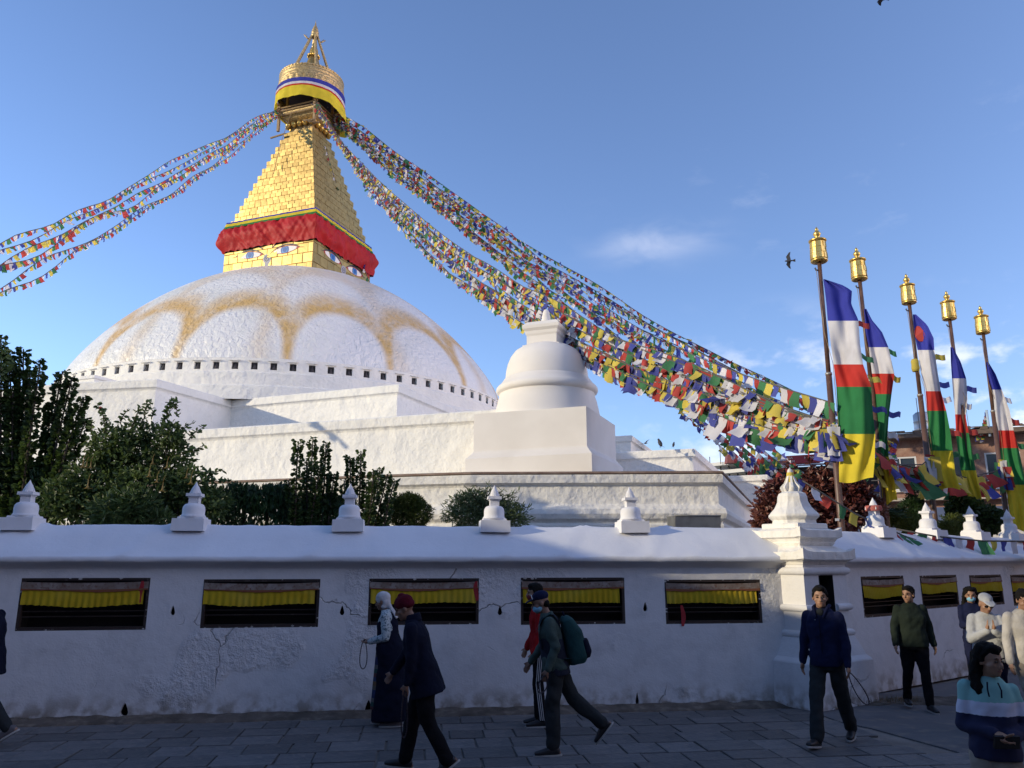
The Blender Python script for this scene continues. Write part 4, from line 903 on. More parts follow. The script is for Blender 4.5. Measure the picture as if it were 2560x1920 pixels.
def house(name, label, p, u, L, D, H, wallm, rows, cols, win=(1.0, 1.3), group=None, z0=0.9, parapet=True, roofm='roof_brown', trim='frame_white', depth_windows=True):
    """p: front left corner on the ground, u: direction of the front (outside on the right hand)"""
    t = thing(name, label, 'building', tuple(p), group); F = plane_frame(p, u); u = Vector(u).normalized(); B = lambda x, y, z: F @ Vector((x, y, z))
    fh = (H - z0) / rows; hl = []
    for r in range(rows):
        for c in range(cols):
            cx = L * (c + 0.5) / cols; cz = z0 + fh * r + fh * 0.42; hl.append((cx - win[0] / 2, cx + win[0] / 2, cz - win[1] / 2, cz + win[1] / 2))
    m = MB(); holed_wall(m, 0, L, 0, H, hl, step=50)
    m.add([(0, 0, 0), (0, D, 0), (0, D, H), (0, 0, H), (L, 0, 0), (L, D, 0), (L, D, H), (L, 0, H)], [(1, 0, 3, 2), (4, 5, 6, 7), (5, 1, 2, 6), (3, 7, 6, 2)], False)
    m.v = [tuple(F @ Vector(v)) for v in m.v]; m.build('wall', M[wallm], t)
    fm = MB(); w, h = win
    for c, d in (((-w / 2 + 0.04, 0, 0), (0.08, 0.1, h)), ((w / 2 - 0.04, 0, 0), (0.08, 0.1, h)), ((0, 0, h / 2 - 0.04), (w - 0.16, 0.1, 0.08)), ((0, 0, -h / 2 + 0.04), (w - 0.16, 0.1, 0.08)), ((0, 0.01, 0), (0.05, 0.06, h - 0.16))): fm.box(c, d)
    fm.box((0, -0.05, -h / 2 - 0.05), (w + 0.2, 0.2, 0.08)); fme = fm.mesh('window', M[trim])
    gm_ = MB(); gm_.add([(-w / 2, 0.06, -h / 2), (w / 2, 0.06, -h / 2), (w / 2, 0.06, h / 2), (-w / 2, 0.06, h / 2)], [(0, 1, 2, 3)]); gme = gm_.mesh('pane', M['glass'])
    R3 = Matrix.Rotation(math.atan2(u.y, u.x), 4, 'Z')
    for a0, a1, b0, b1 in hl:
        o = mput('window', fme, Matrix.Translation(F @ Vector(((a0 + a1) / 2, 0.06, (b0 + b1) / 2)) - Vector(p)) @ R3, t); put('pane', gme, o)
    m = MB(); m.box((L / 2, D / 2, H + 0.08), (L + 0.7, D + 0.7, 0.16)); m.v = [tuple(F @ Vector(v)) for v in m.v]; m.build('roof', M[roofm], t)
    if parapet:
        m = MB(); m.box((L / 2, 0.05, H + 0.16 + 0.3), (L, 0.12, 0.6)); m.v = [tuple(F @ Vector(v)) for v in m.v]; m.build('parapet', M[wallm], t)
    return t, F
# west side of the square (left of the frame) and behind the photographer: they keep the street in shade
house('town_house', 'low brick house on the left side of the square', (-14.0, -5.5, 0), (0, 1, 0), 15.0, 7, 5.45, 'brick', 2, 6)
house('town_house', 'long plastered house farther along the left side of the square', (-14.5, -28.0, 0), (0, 1, 0), 22.0, 8, 8.5, 'render_cream', 3, 8)
house('town_house', 'tall cream house behind the photographer', (34.0, -7.5, 0), (-1, 0, 0), 24.0, 9, 11.0, 'render_cream', 5, 9)
house('town_house', 'tall brick house behind the photographer', (9.6, -8.0, 0), (-1, 0, 0), 23.5, 9, 10.5, 'brick', 5, 9)
house('town_house', 'brick house on the right side of the square, outside the view', (22.0, 22.0, 0), (0, -1, 0), 26.0, 8, 9.5, 'brick', 4, 9)
# east side, seen between the flag poles
pb = at_y(2205, 1300, 40); pb.z = 0
hb_, HF = house('brick_house', 'pinkish brick house with white framed windows behind the flag poles', tuple(pb), (0.90, -0.43, 0), 13.5, 9, 8.0, 'brick', 2, 6, (1.5, 1.7), z0=2.0, parapet=False)
m = MB()
for k in range(40):
    x = -0.5 + k * 0.36; m.box((x, -0.5 + 0.05 * math.sin(k * 2.1), 8.32 + 0.04 * math.sin(k * 5)), (0.34, 1.2, 0.10 + 0.05 * math.sin(k * 3)), Matrix.Rotation(0.15, 3, 'X'))
m.box((6.7, -0.55, 8.05), (14.4, 1.0, 0.22)); m.v = [tuple(HF @ Vector(v)) for v in m.v]; tag(m.build('slate_eave', M['roof_brown'], hb_), kind='stuff')
m = MB(); m.box((6.7, -0.35, 4.9), (14.2, 0.7, 0.14)); m.v = [tuple(HF @ Vector(v)) for v in m.v]; m.build('balcony_slab', M['render_cream'], hb_)
for i in range(2):
    m = MB(); m.tube([HF @ Vector((-0.3, -0.68, 5.5 + 0.4 * i)), HF @ Vector((13.8, -0.68, 5.5 + 0.4 * i))], 0.03, 5); m.build('railing', M['iron'], hb_)
def add_on(F, x, y, z, dx, dy, dz, name, label, cat, material):
    m = MB(); m.box((x, y, z + dz / 2), (dx, dy, dz)); m.v = [tuple(F @ Vector(v)) for v in m.v]; return m
tk = thing('water_tank', 'steel water tank on a frame above the brick house roof', 'water tank', tuple(HF @ Vector((1.9, 3, 8.2))))
b = at_y(2309, 1080, 41.5)
m = MB(); m.lathe([(0.42, b.z - 0.4), (0.44, b.z - 0.3), (0.44, b.z + 0.1), (0.46, b.z + 0.13), (0.44, b.z + 0.16), (0.44, b.z + 0.55), (0.46, b.z + 0.58), (0.44, b.z + 0.61), (0.44, b.z + 0.95), (0.3, b.z + 1.08), (0, b.z + 1.12)], (b.x, b.y, 0), n=24); m.build('tank', M['steel_tank'], tk)
m = MB()
for sx in (-0.4, 0.4):
    for sy in (-0.4, 0.4): m.tube([(b.x + sx, b.y + sy, 8.2), (b.x + sx, b.y + sy, b.z - 0.4)], 0.035, 5)
m.build('stand', M['iron'], tk)
an = at_y(2293, 1020, 40.8); m = MB(); m.tube([(an.x, an.y, 8.2), (an.x, an.y, at_y(2292, 995, 40.8).z)], 0.02, 5); m.tube([(an.x - 0.25, an.y, an.z - 1.5), (an.x + 0.25, an.y, an.z - 1.5)], 0.012, 4); tag(m.build('antenna', M['iron']), 'thin radio mast beside the steel water tank', 'antenna')
for px0, px1, pyt, lab in ((2440, 2475, 1075, 'grey chimney pot on the brick house roof'), (2530, 2556, 1085, 'pale roof hut at the right end of the brick house')):
    a_ = at_y(px0, 1110, 38); c_ = at_y(px1, 1110, 38); zt = at_y(px0, pyt + 5, 38).z; m = MB(); m.box(((a_.x + c_.x) / 2, 38, (zt + 8) / 2 + 0.1), (c_.x - a_.x, 1.2, zt - 8)); m.box(((a_.x + c_.x) / 2, 38, zt + 0.12), (c_.x - a_.x + 0.2, 1.4, 0.12)); tag(m.build('roof_hut', M['render_cream']), lab, 'roof hut')
fp = at_y(2478, 1110, 37); zt = at_y(2474, 1025, 37).z
rp = thing('roof_pole', 'pale blue roof pole with two strings of tiny flags', 'pole', (fp.x, fp.y, 8)); m = MB(); m.tube([(fp.x, fp.y, 7.8), (fp.x, fp.y, zt)], 0.06, 8); m.build('pole', mat('pale_blue_paint', (0.35, 0.45, 0.55), 0.6), rp)
for q, (ex, ey) in enumerate(((2440, 1092), (2452, 1095))):
    e_ = at_y(ex, ey, 37.5); s_ = Vector((fp.x, fp.y, zt - 0.05)); fm = [MB() for _ in FL]
    for k in range(11):
        c_ = s_.lerp(e_, (k + 0.5) / 11) - ZV * 0.25 * math.sin(PI * k / 11); f_ = fm[(k + q) % 5]; f_.add([c_ + Vector((-0.08, 0, 0)), c_ + Vector((0.08, 0, 0.03)), c_ + Vector((0.09, 0.03, -0.19)), c_ + Vector((-0.07, 0.05, -0.22))], [(0, 1, 2, 3)])
    j = MB()
    for i, f_ in enumerate(fm): j.mi = i; j.add(f_.v, f_.f)
    tag(j.build('tiny_flags', [M['flag_' + c] for c in FL], rp), kind='stuff')
# low white garden wall behind the poles
gw = [at_y(2215, 1330, 27), at_y(2300, 1290, 27), at_y(2600, 1290, 24)]
m = MB(); zt = at_y(2400, 1266, 26).z; m.sweep([(gw[0].x - 1, 27.5), (gw[2].x + 6, 23.5)], [(0, 0), (0, zt - 0.55), (0.08, zt - 0.5), (0.08, zt - 0.42), (0, zt - 0.4), (0, zt), (-0.3, zt + 0.02), (-0.3, 0)]); tag(m.build('garden_wall', M['render_white']), 'low white garden wall behind the flag poles and shrubs', 'wall')
# rooftop restaurant with the red sign, left of the first pole
ra = at_y(1908, 1250, 52); ra.z = 0; rb = at_y(2065, 1250, 50); rb.z = 0; ru = (rb - ra).normalized(); RLn = (rb - ra).length + 6
rh, RF = house('restaurant_house', 'rooftop restaurant with red sign board seen under the flag strings', tuple(ra), tuple(ru), RLn, 8, at_y(1950, 1232, 52).z, 'brick', 3, 5, (1.2, 1.4), parapet=False)
zr = at_y(1950, 1170, 52).z; zd = at_y(1950, 1232, 52).z
m = MB(); m.box((RLn / 2, 3.0, (zr + zd) / 2), (RLn - 1, 4.5, zr - zd)); m.v = [tuple(RF @ Vector(v)) for v in m.v]; m.build('roof_storey', M['darkwood'], rh)
for x in (0.4, 1.9, 3.4, 5.2):
    m = MB(); m.tube([RF @ Vector((x, 0.2, zd)), RF @ Vector((x, 0.2, zr))], 0.06, 6); m.build('post', M['frame_white'], rh)
zt = at_y(1935, 1153, 52).z
for i in range(30):
    x = -0.2 + i * 0.135; m = MB(); m.tube([RF @ Vector((x, -0.4, zr)), RF @ Vector((x, 0.9, zt))], 0.075, 6, False); m.build('roof_tile_row', M['roof_red'], rh)
m = MB(); m.box((1.7, 0.95, zt + 0.10), (4.6, 0.2, 0.1)); m.v = [tuple(RF @ Vector(v)) for v in m.v]; m.build('ridge_flashing', M['frame_white'], rh)
s0 = RF.inverted() @ at_y(1968, 1163, 51); s1 = RF.inverted() @ at_y(2062, 1163, 50.2); sgz0 = at_y(2000, 1161, 51).z; sgz1 = at_y(2000, 1141, 51).z
sg = thing('sign_board', 'wide red sign board with pale letters on the rooftop restaurant', 'sign', tuple(RF @ Vector((s0.x, -0.3, sgz0))))
m = MB(); m.box(((s0.x + s1.x) / 2, -0.3, (sgz0 + sgz1) / 2), (s1.x - s0.x, 0.12, sgz1 - sgz0)); m.v = [tuple(RF @ Vector(v)) for v in m.v]; m.build('board', M['sign_red'], sg)
def lettering(txt, F, x, y, z, h, material, parent, name='lettering'):
    c = bpy.data.curves.new('lettering', 'FONT'); c.body = txt; c.size = h; c.extrude = 0.01
    o = bpy.data.objects.new('lettering', c); COL.objects.link(o); o.matrix_world = F @ Matrix.Translation((x, y, z)) @ Matrix.Rotation(PI / 2, 4, 'X')
    bpy.context.view_layer.update(); me = bpy.data.meshes.new_from_object(o.evaluated_get(bpy.context.evaluated_depsgraph_get())); mw = o.matrix_world.copy()
    bpy.data.objects.remove(o); me.transform(Matrix.Translation(-wloc(parent)) @ mw); me.materials.clear(); me.materials.append(material); return put(name, me, parent)
hs = (sgz1 - sgz0)
lettering('GA', RF, s0.x + 0.12, -0.38, sgz0 + hs * 0.58, hs * 0.42, M['sign_text'], sg); lettering('TEM', RF, s0.x + 0.12, -0.38, sgz0 + hs * 0.12, hs * 0.42, M['sign_text'], sg); lettering('M   NK', RF, s0.x + 1.15, -0.38, sgz0 + hs * 0.5, hs * 0.4, M['sign_text'], sg)
m = MB(); m.box(((s0.x + s1.x) / 2, -0.3, sgz0 - 0.12), (s1.x - s0.x + 0.3, 0.5, 0.08)); m.v = [tuple(RF @ Vector(v)) for v in m.v]; m.build('awning_edge', M['frame_white'], sg)
# white terraced hotel farther left
ha = at_y(1775, 1250, 64); ha.z = 0; hbq = at_y(1930, 1250, 60); hbq.z = 0; hu = (hbq - ha).normalized(); HL = (hbq - ha).length
wh, WFm = house('hotel', 'white hotel with long roof terraces seen beyond the stupa corner', tuple(ha), tuple(hu), HL + 3, 9, at_y(1850, 1215, 62).z, 'render_white', 3, 6, (1.4, 1.3), parapet=False)
for py, nm_ in ((1205, 'terrace_slab'), (1178, 'terrace_slab'), (1157, 'terrace_slab')):
    zz_ = at_y(1850, py, 62).z; m = MB(); m.box((HL / 2 + 0.5, 2.0, zz_), (HL + 2.5 - (1205 - py) * 0.02, 5, 0.28)); m.v = [tuple(WFm @ Vector(v)) for v in m.v]; m.build(nm_, M['frame_white'], wh)
for k in range(9):
    x = 0.3 + k * (HL + 1) / 8.5; m = MB(); m.tube([WFm @ Vector((x, 0.2, at_y(1850, 1205, 62).z)), WFm @ Vector((x, 0.2, at_y(1850, 1157, 62).z))], 0.07, 5); m.build('post', M['iron'], wh)
m = MB(); m.box((HL / 2 + 0.5, 3.5, at_y(1850, 1191, 62).z), (HL + 1, 1, 1.3)); m.v = [tuple(WFm @ Vector(v)) for v in m.v]; m.build('dining_room', M['glass'], wh)
m = MB(); tpx = at_y(1828, 1148, 61.5); m.box((tpx.x, tpx.y, tpx.z), (0.9, 0.9, 0.7), taper=0.8); tag(m.build('roof_hut', M['roof_red']), 'small red roof hut on the white hotel', 'roof hut')
for px, py in ((1800, 1128), (1774, 1142)):
    q_ = at_y(px, py, 62); m = MB(); m.tube([(q_.x, q_.y, at_y(px, 1160, 62).z), tuple(q_)], 0.03, 4); tag(m.build('antenna', M['iron']), 'thin mast on the left end of the white hotel' if px < 1790 else 'taller thin mast on the white hotel roof', 'antenna')
# small orange notice by the first pole
oc = at_y(2065, 1185, 24); og = thing('orange_notice', 'small orange notice board with dark lettering beside the first flag pole', 'sign', (oc.x, oc.y, oc.z - 0.3))
F = plane_frame((oc.x, oc.y, 0), (1, 0, 0)); m = MB(); m.box((oc.x, oc.y, oc.z), (0.21, 0.03, 0.28)); m.build('board', M['sign_orange'], og)
m = MB(); m.tube([(oc.x, oc.y + 0.03, 1), (oc.x, oc.y + 0.03, oc.z - 0.1)], 0.02, 6); m.build('post', M['iron'], og)
for r in range(3): m = MB(); m.box((oc.x - 0.01 * r, oc.y - 0.02, oc.z + 0.08 - 0.05 * r), (0.15 - 0.02 * r, 0.006, 0.018)); m.build('printed_line', M['roof_red'], og)
# far hills
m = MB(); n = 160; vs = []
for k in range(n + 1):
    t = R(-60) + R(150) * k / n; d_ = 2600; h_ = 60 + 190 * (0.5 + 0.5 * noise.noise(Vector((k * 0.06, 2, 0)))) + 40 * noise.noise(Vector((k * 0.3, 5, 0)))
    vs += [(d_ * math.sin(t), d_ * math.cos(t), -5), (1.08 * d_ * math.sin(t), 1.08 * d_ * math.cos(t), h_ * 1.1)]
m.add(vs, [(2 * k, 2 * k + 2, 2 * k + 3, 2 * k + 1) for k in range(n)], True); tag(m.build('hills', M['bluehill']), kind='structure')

# ================================================================== flag poles with gilt caps and long banners
M['pole'] = mat('brown_painted_pole', (0.105, 0.055, 0.04), 0.45, bump=(20, 0.15, 0.01), var=[(4, (0.16, 0.09, 0.065), 0.45, 0.7), (25, (0.2, 0.13, 0.1), 0.62, 0.75)])
TIP = [(2040, 567), (2144, 618), (2267, 684), (2368, 727), (2452, 764)]
TOP = [(2048, 654), (2149, 699), (2273, 758), (2374, 798), (2458, 833)]
BOT = [(2104, 1320), (2215, 1294), (2337, 1299), (2440, 1300), (2516, 1289)]
PLAB = ['nearest brown flag pole with polished gilt cap, left of the other four', 'second flag pole from the pier, crossed by the nearest banner edge', 'middle one of the five flag poles, with a yellow rag tied halfway', 'flag pole second from the right, with a slim banner', 'farthest and rightmost flag pole, with a short bare upper length']
def cap_mesh():
    m = MB(); m.lathe([(0.0, -0.02), (0.19, -0.02), (0.215, 0.0), (0.215, 0.035), (0.20, 0.05), (0.178, 0.52), (0.20, 0.54), (0.225, 0.56), (0.225, 0.59), (0.19, 0.61), (0.11, 0.645), (0.0, 0.65)], n=28, cap=False); c = m.mesh('cap', M['cap_gold'])
    m = MB(); m.lathe([(0.06, 0.63), (0.055, 0.67), (0.09, 0.74), (0.10, 0.78), (0.06, 0.84), (0.035, 0.86), (0.05, 0.89), (0.02, 0.95), (0.0, 0.98)], n=16); f = m.mesh('cap_finial', M['cap_gold'])
    m = MB(); n = 5
    vs = []; h = 0.155
    for i in range(n + 1):
        t = -0.36 + 0.72 * i / n
        for z_, r_ in ((-h / 2, 0.012), (h / 2, 0.004)): vs.append((math.sin(t), -math.cos(t), z_, r_))
    return c, f
CAPM, CAPF = cap_mesh()
POLES = []
for i in range(5):
    tip = at_z(*TIP[i], 9.0); y_ = tip.y; top = at_y(*TOP[i], y_); bot = at_y(*BOT[i], y_); d_ = (top - bot).normalized(); base = bot - d_ * (bot.z / d_.z)
    t = thing('flag_pole', PLAB[i], 'flag pole', tuple(base), 'tall flag poles in a row'); POLES.append((base, d_, y_))
    jz = bot + d_ * ((top - bot).length * 0.56)
    m = MB(); m.tube([base, bot, jz], [0.07, 0.068, 0.06], 14); m.tube([jz, top + d_ * 0.05], [0.047, 0.042], 12); m.build('pole', M['pole'], t)
    m = MB(); m.tube([jz - d_ * 0.03, jz + d_ * 0.02], 0.068, 12); m.build('collar', mat('worn_steel_collar', (0.4, 0.38, 0.35), 0.5, 0.6) if i == 0 else bpy.data.materials['worn_steel_collar'], t)
    B3 = d_.to_track_quat('Z', 'Y').to_matrix().to_4x4(); sc_ = (tip - top).length / 0.98
    Mx = Matrix.Translation(top - base) @ B3 @ Matrix.Scale(sc_, 4); cp = mput('gilt_cap', CAPM, Mx, t); mput('cap_finial', CAPF, Matrix.Identity(4), cp)
    q = random.Random(i)
    for r in range(3):
        n = 9
        for k in range(n):
            a0 = 2 * PI * (k + 0.5 * (r % 2)) / n; a1 = a0 + 2 * PI / n * 0.97; vs = []; z0_ = 0.06 + r * 0.155; z1_ = z0_ + 0.15
            for zz_ in (z0_, z1_):
                rr_ = 0.20 - 0.022 * (zz_ - 0.05) / 0.47 + 0.004
                for w_ in (0, 1, 2): aa = a0 + (a1 - a0) * w_ / 2; lift = 0.016 * (1 - w_ / 2) + 0.004; vs.append(((rr_ + lift) * math.cos(aa), (rr_ + lift) * math.sin(aa), zz_))
                for w_ in (2, 0): aa = a0 + (a1 - a0) * w_ / 2; vs.append(((rr_ - 0.008) * math.cos(aa), (rr_ - 0.008) * math.sin(aa), zz_))
            m = MB(); m.add(vs, [(0, 1, 6, 5), (1, 2, 7, 6), (2, 3, 8, 7), (3, 4, 9, 8), (4, 0, 5, 9), (4, 3, 2, 1, 0), (5, 6, 7, 8, 9)], False)
            put('cap_plate', m.mesh('cap_plate', M['cap_gold']), cp)
    m = MB(); hp = top - d_ * 0.2; m.tube([hp, hp + Vector((-0.09, -0.02, 0.0)), hp + Vector((-0.11, -0.02, 0.05))], 0.018, 6); m.build('pulley', M['iron'], t)
    m = MB(); m.tube([hp + Vector((-0.09, -0.03, 0)), top - d_ * 1.5 + Vector((-0.06, -0.06, 0)), jz + Vector((0.08, -0.07, 0.2)), bot + Vector((0.09, -0.08, 0.9))], 0.006, 4); m.build('halyard', M['wood'], t)
st = POLES[0]; sp_ = at_y(2093, 1299, st[2] - 0.075); m = MB(); m.box(tuple(sp_), (0.075, 0.012, 0.05)); tag(m.build('sticker', M['frame_white']), 'small white sticker on the foot of the nearest flag pole', 'sticker')
# banners: rows (photo height, left edge, right edge), colours by the row where each starts
BAN = [
 ([(698, 2058, 2062), (712, 2060, 2105), (726, 2062, 2130), (760, 2066, 2128), (800, 2069, 2146), (860, 2077, 2150), (912, 2084, 2158), (967, 2091, 2178), (1030, 2094, 2182), (1085, 2095, 2188), (1150, 2097, 2187), (1205, 2098, 2183)], (698, 802, 911, 967, 1085), (1205, 1198)),
 ([(772, 2160, 2166), (800, 2162, 2180), (830, 2164, 2205), (868, 2172, 2221), (935, 2180, 2236), (985, 2188, 2229), (1040, 2192, 2222), (1100, 2194, 2218), (1143, 2190, 2222), (1200, 2203, 2236), (1262, 2208, 2244)], (772, 868, 934, 985, 1142), (1262, 1252)),
 ([(786, 2282, 2290), (812, 2284, 2318), (845, 2288, 2334), (875, 2294, 2336), (930, 2302, 2344), (978, 2314, 2352), (1028, 2318, 2366), (1080, 2321, 2376), (1128, 2326, 2382), (1180, 2330, 2388), (1226, 2338, 2402)], (786, 875, 978, 1027, 1127), (1226, 1222)),
 ([(868, 2376, 2382), (905, 2377, 2402), (948, 2380, 2416), (1000, 2384, 2419), (1040, 2388, 2414), (1085, 2390, 2422), (1130, 2395, 2430), (1176, 2402, 2440), (1230, 2415, 2452), (1275, 2420, 2458)], (868, 946, 1036, 1082, 1176), (1275, 1268)),
 ([(905, 2465, 2471), (935, 2466, 2489), (975, 2478, 2505), (1025, 2484, 2524), (1075, 2496, 2534), (1120, 2500, 2546), (1165, 2505, 2556), (1212, 2516, 2566), (1270, 2522, 2570), (1325, 2530, 2575)], (905, 974, 1076, 1120, 1212), (1325, 1325))]
BLAB = ['widest five colour banner, blown flat to the right of the nearest pole', 'twisted banner with a white patch, on the second pole', 'banner with a red sun patch in its blue field, on the middle pole', 'slim banner gathered at its yellow foot, fourth from the pier', 'farthest banner, cut by the right edge of the view']
def interp(rows, y):
    for (y0, l0, r0), (y1, l1, r1) in zip(rows[:-1], rows[1:]):
        if y <= y1 + 1e-6: t = (y - y0) / (y1 - y0); t = max(0, t); return l0 + (l1 - l0) * t, r0 + (r1 - r0) * t
    return rows[-1][1:]
for i, (rows, cb_, bot_) in enumerate(BAN):
    base, d_, y_ = POLES[i]; ban = thing('prayer_banner', BLAB[i], 'banner', (base.x, base.y, 3.5), 'vertical prayer banners on the poles'); cb_ = list(cb_) + [rows[-1][0]]
    nx_ = 16; fx = [1.0, 0.8, 0.9, 1.0, 1.0][i]
    def pt(y, u):
        l, r = interp(rows, y); x = l + (r - l) * u; f = (y - rows[0][0]) / (rows[-1][0] - rows[0][0])
        yy = y_ - 0.06 - (0.62 * (r - l) / 125.0) * u - 0.12 * u * math.sin(f * 2.6 + i) - 0.10 * u * math.sin(f * 9 + u * 4 + i * 1.7) - 0.06 * math.sin(u * 9 + f * 3 + i) * (0.3 + u) - 0.05 * noise.noise(Vector((u * 2.5, f * 5, i * 3.0))) - 0.035 * math.sin(u * 14 + 2.5 * math.sin(f * 7 + i)) * min(1, 3 * f)
        y2 = y + (bot_[1] - bot_[0]) * u * max(0, (f - 0.9) * 10) + 5 * math.sin(u * 5 + i) * max(0, (f - 0.85) * 6) + (7 * (1 - u) * (0) if f > 0 else 0)
        return at_y(x, y2, yy)
    for c, (y0, y1) in enumerate(zip(cb_[:-1], cb_[1:])):
        nr = max(4, int((y1 - y0) / 7)); vs = [pt(y0 + (y1 - y0) * r / nr, u / nx_) for r in range(nr + 1) for u in range(nx_ + 1)]; q = nx_ + 1
        m = MB(); m.add(vs, [(r * q + u, (r + 1) * q + u, (r + 1) * q + u + 1, r * q + u + 1) for r in range(nr) for u in range(nx_)], True); m.build(FL[c] + '_panel', M['cloth_' + FL[c]], ban)
    q = random.Random(i + 3)
    for k in range(5):
        y0 = rows[0][0] + (rows[-1][0] - rows[0][0]) * (0.22 + 0.14 * k + q.uniform(-.03, .03)); c0 = pt(y0, 1.0); c1_ = pt(y0 + 14, 1.0); ln = q.uniform(0.15, 0.3); w_ = Vector((ln, 0.05, q.uniform(-0.08, 0.05)))
        vs = []
        for r in range(6): f = r / 5; o = w_ * f + Vector((0, 0.03 * math.sin(f * 6), 0.02 * math.sin(f * 7 + k) - 0.03 * f * f)); vs += [c0 + o, c1_ + o]
        m = MB(); m.add(vs, [(2 * r, 2 * r + 1, 2 * r + 3, 2 * r + 2) for r in range(5)], True); m.build('side_streamer', M['flag_' + FL[(k + i + 2) % 5]], ban)
    if i == 2:
        P = [pt(835 + 20 * math.sin(a_), 0.28 + 0.3 * math.cos(a_)) - Vector((0, 0.012, 0)) for a_ in [2 * PI * k / 16 for k in range(16)]]; m = MB(); m.add(P, [tuple(range(16))]); m.build('sun_patch', M['flag_red'], ban)
yr = at_y(2288, 913, POLES[2][2]); m = MB(); m.lathe([(0.075, -0.16), (0.095, -0.08), (0.085, 0.02), (0.09, 0.1), (0.07, 0.15)], (yr.x, yr.y, yr.z), n=10); tag(m.build('yellow_rag', M['flag_yellow']), 'yellow rag tied round the middle flag pole', 'rag')

# ================================================================== strings of prayer flags
M['cord'] = mat('grey_cord', (0.12, 0.11, 0.10), 0.9)
fr = random.Random(21)
def flag_mesh(color, k):
    q = random.Random(k * 31 + FL.index(color)); n = 3; vs = []
    bx, by, tw = q.uniform(-0.6, 0.6), q.uniform(-0.55, 0.55), q.uniform(-1.0, 1.0)
    for r in range(n + 1):
        v = r / n
        for c in range(n + 1):
            u = c / n - 0.5; vs.append((u * (1 - 0.12 * v * q.random()) + bx * 0.35 * v * v, by * v * v + tw * u * v * 0.6 + 0.13 * math.sin(u * 7 + k) * (0.3 + v) + 0.1 * math.sin(v * 6 + k * 2) * v, -v + 0.08 * u * tw))
    m = MB(); q_ = n + 1; m.add(vs, [(r * q_ + c, (r + 1) * q_ + c, (r + 1) * q_ + c + 1, r * q_ + c + 1) for r in range(n) for c in range(n)], True); return m.mesh('flag', M['flag_' + color])
FMESH = {c: [flag_mesh(c, k) for k in range(8)] for c in FL}
FLAGS = []                                                       # (size in the picture, string, matrix, colour, variant)
STR = []
def flag_string(label, S, E, via=None, size=0.3, gap=0.3, sag=None, wind=0.5, jit=0.5, group=None, part=(0, 1), wob=0.0, grow=0.2, wv=(1.0, 0.4)):
    S = Vector(S); E = Vector(E)
    def pos(t, s): return S.lerp(E, t) - ZV * (4 * s * t * (1 - t))
    if sag is None:
        best = None
        for k in range(-10, 90):
            s = k * 0.1
            for t in [i / 60 for i in range(3, 58)]:
                x, y = proj(pos(t, s)); e_ = (x - via[0]) ** 2 + (y - via[1]) ** 2
                if best is None or e_ < best[0]: best = (e_, s)
        sag = best[1]
    t_ = thing('prayer_flag_string', label, 'flag string', tuple(S), group or 'strings of prayer flags'); si = len(STR); STR.append([t_, S])
    L_ = (E - S).length; n = int(L_ / gap); cord = []; sd = fr.uniform(0, 100)
    for i in range(n + 1):
        t = i / n; p = pos(t, sag) + ZV * wob * noise.noise(Vector((t * 9, sd, 0)))
        x, y = proj(p)
        if not (-150 < x < 2700): continue
        cord.append(p)
        if not (part[0] <= t <= part[1]): continue
        d = (pos(min(1, t + .01), sag) - pos(max(0, t - .01), sag)).normalized(); h = Vector((wind * wv[0] * fr.uniform(0.2, 1.6) + fr.gauss(0, jit * 0.6), wind * wv[1] + fr.gauss(0, jit * 0.9), -1 + 0.5 * wind * fr.random())).normalized()
        h = (h - d * h.dot(d) * fr.uniform(0.5, 1.0)).normalized(); nr_ = d.cross(h).normalized(); s = size * (0.85 + grow * t ** 3) * fr.uniform(0.8, 1.15)
        if fr.random() < 0.03: s *= 1.5
        Mx = Matrix((d * s * 0.95, nr_ * s, -h * s)).transposed().to_4x4(); Mx.translation = p
        FLAGS.append((s * FOC / max(1, (p - EYE).length) * (1 if -20 < x < 2580 else 0), si, Mx, FL[i % 5] if fr.random() < 0.8 else fr.choice(FL), fr.randrange(8)))
    if len(cord) > 1: m = MB(); m.tube(cord[::4] + [cord[-1]], 0.015, 4); m.build('cord', M['cord'], t_)
zs_ = 29.4
SL = sp(-1.4, 1.35, zs_); SN = sp(1.4, 1.4, zs_); SR = sp(1.45, -0.6, zs_ - 0.2)
for k, (ex, ey, vx, vy) in enumerate(((-160, 697, 360, 449), (-160, 706, 360, 458), (-160, 738, 360, 478), (-160, 746, 360, 487), (-160, 800, 360, 513), (-160, 815, 360, 527))):
    lab = ('topmost string of the flags running left from the spire', 'second string from the top of the left hand flags', 'upper string of the thick middle bundle running left', 'lower string of the thick middle bundle running left', 'string just above the lowest of the left hand flags', 'lowest string of the flags running left from the spire')[k]
    flag_string(lab, SL + ZV * (0.12 * (3 - k)), at_y(ex, ey, (21.5, 21.3, 21, 20.8, 20.5, 20.2)[k]), (vx, vy), size=0.17 + 0.04 * (k in (2, 3)), gap=0.19, wind=0.1, jit=0.45, wob=0.4, group='prayer flags running left')
p1 = POLES[0]; PE = lambda py, dx=0: at_y(2074 + dx, py, p1[2])
LITF = [0, 0.05, 0.11, 0.31, 0.37, 0.43, 0.47, 0.66, 0.71, 0.76, 0.93, 0.97, 1.02]
LITL = ['lowest string of the sunlit flags, ending at the nearest pole', 'second lowest string of the sunlit flag bundle', 'third string up in the lowest strand of the sunlit bundle', 'lowest string of the second sunlit strand', 'sunlit flag string passing just behind the tip of the plain white stupa', 'third string of the second sunlit strand', 'top string of the second sunlit strand', 'lowest string of the third sunlit strand', 'middle string of the third sunlit strand', 'top string of the third sunlit strand', 'lowest string of the uppermost sunlit strand', 'middle string of the uppermost sunlit strand', 'top edge string of the sunlit flag bundle']
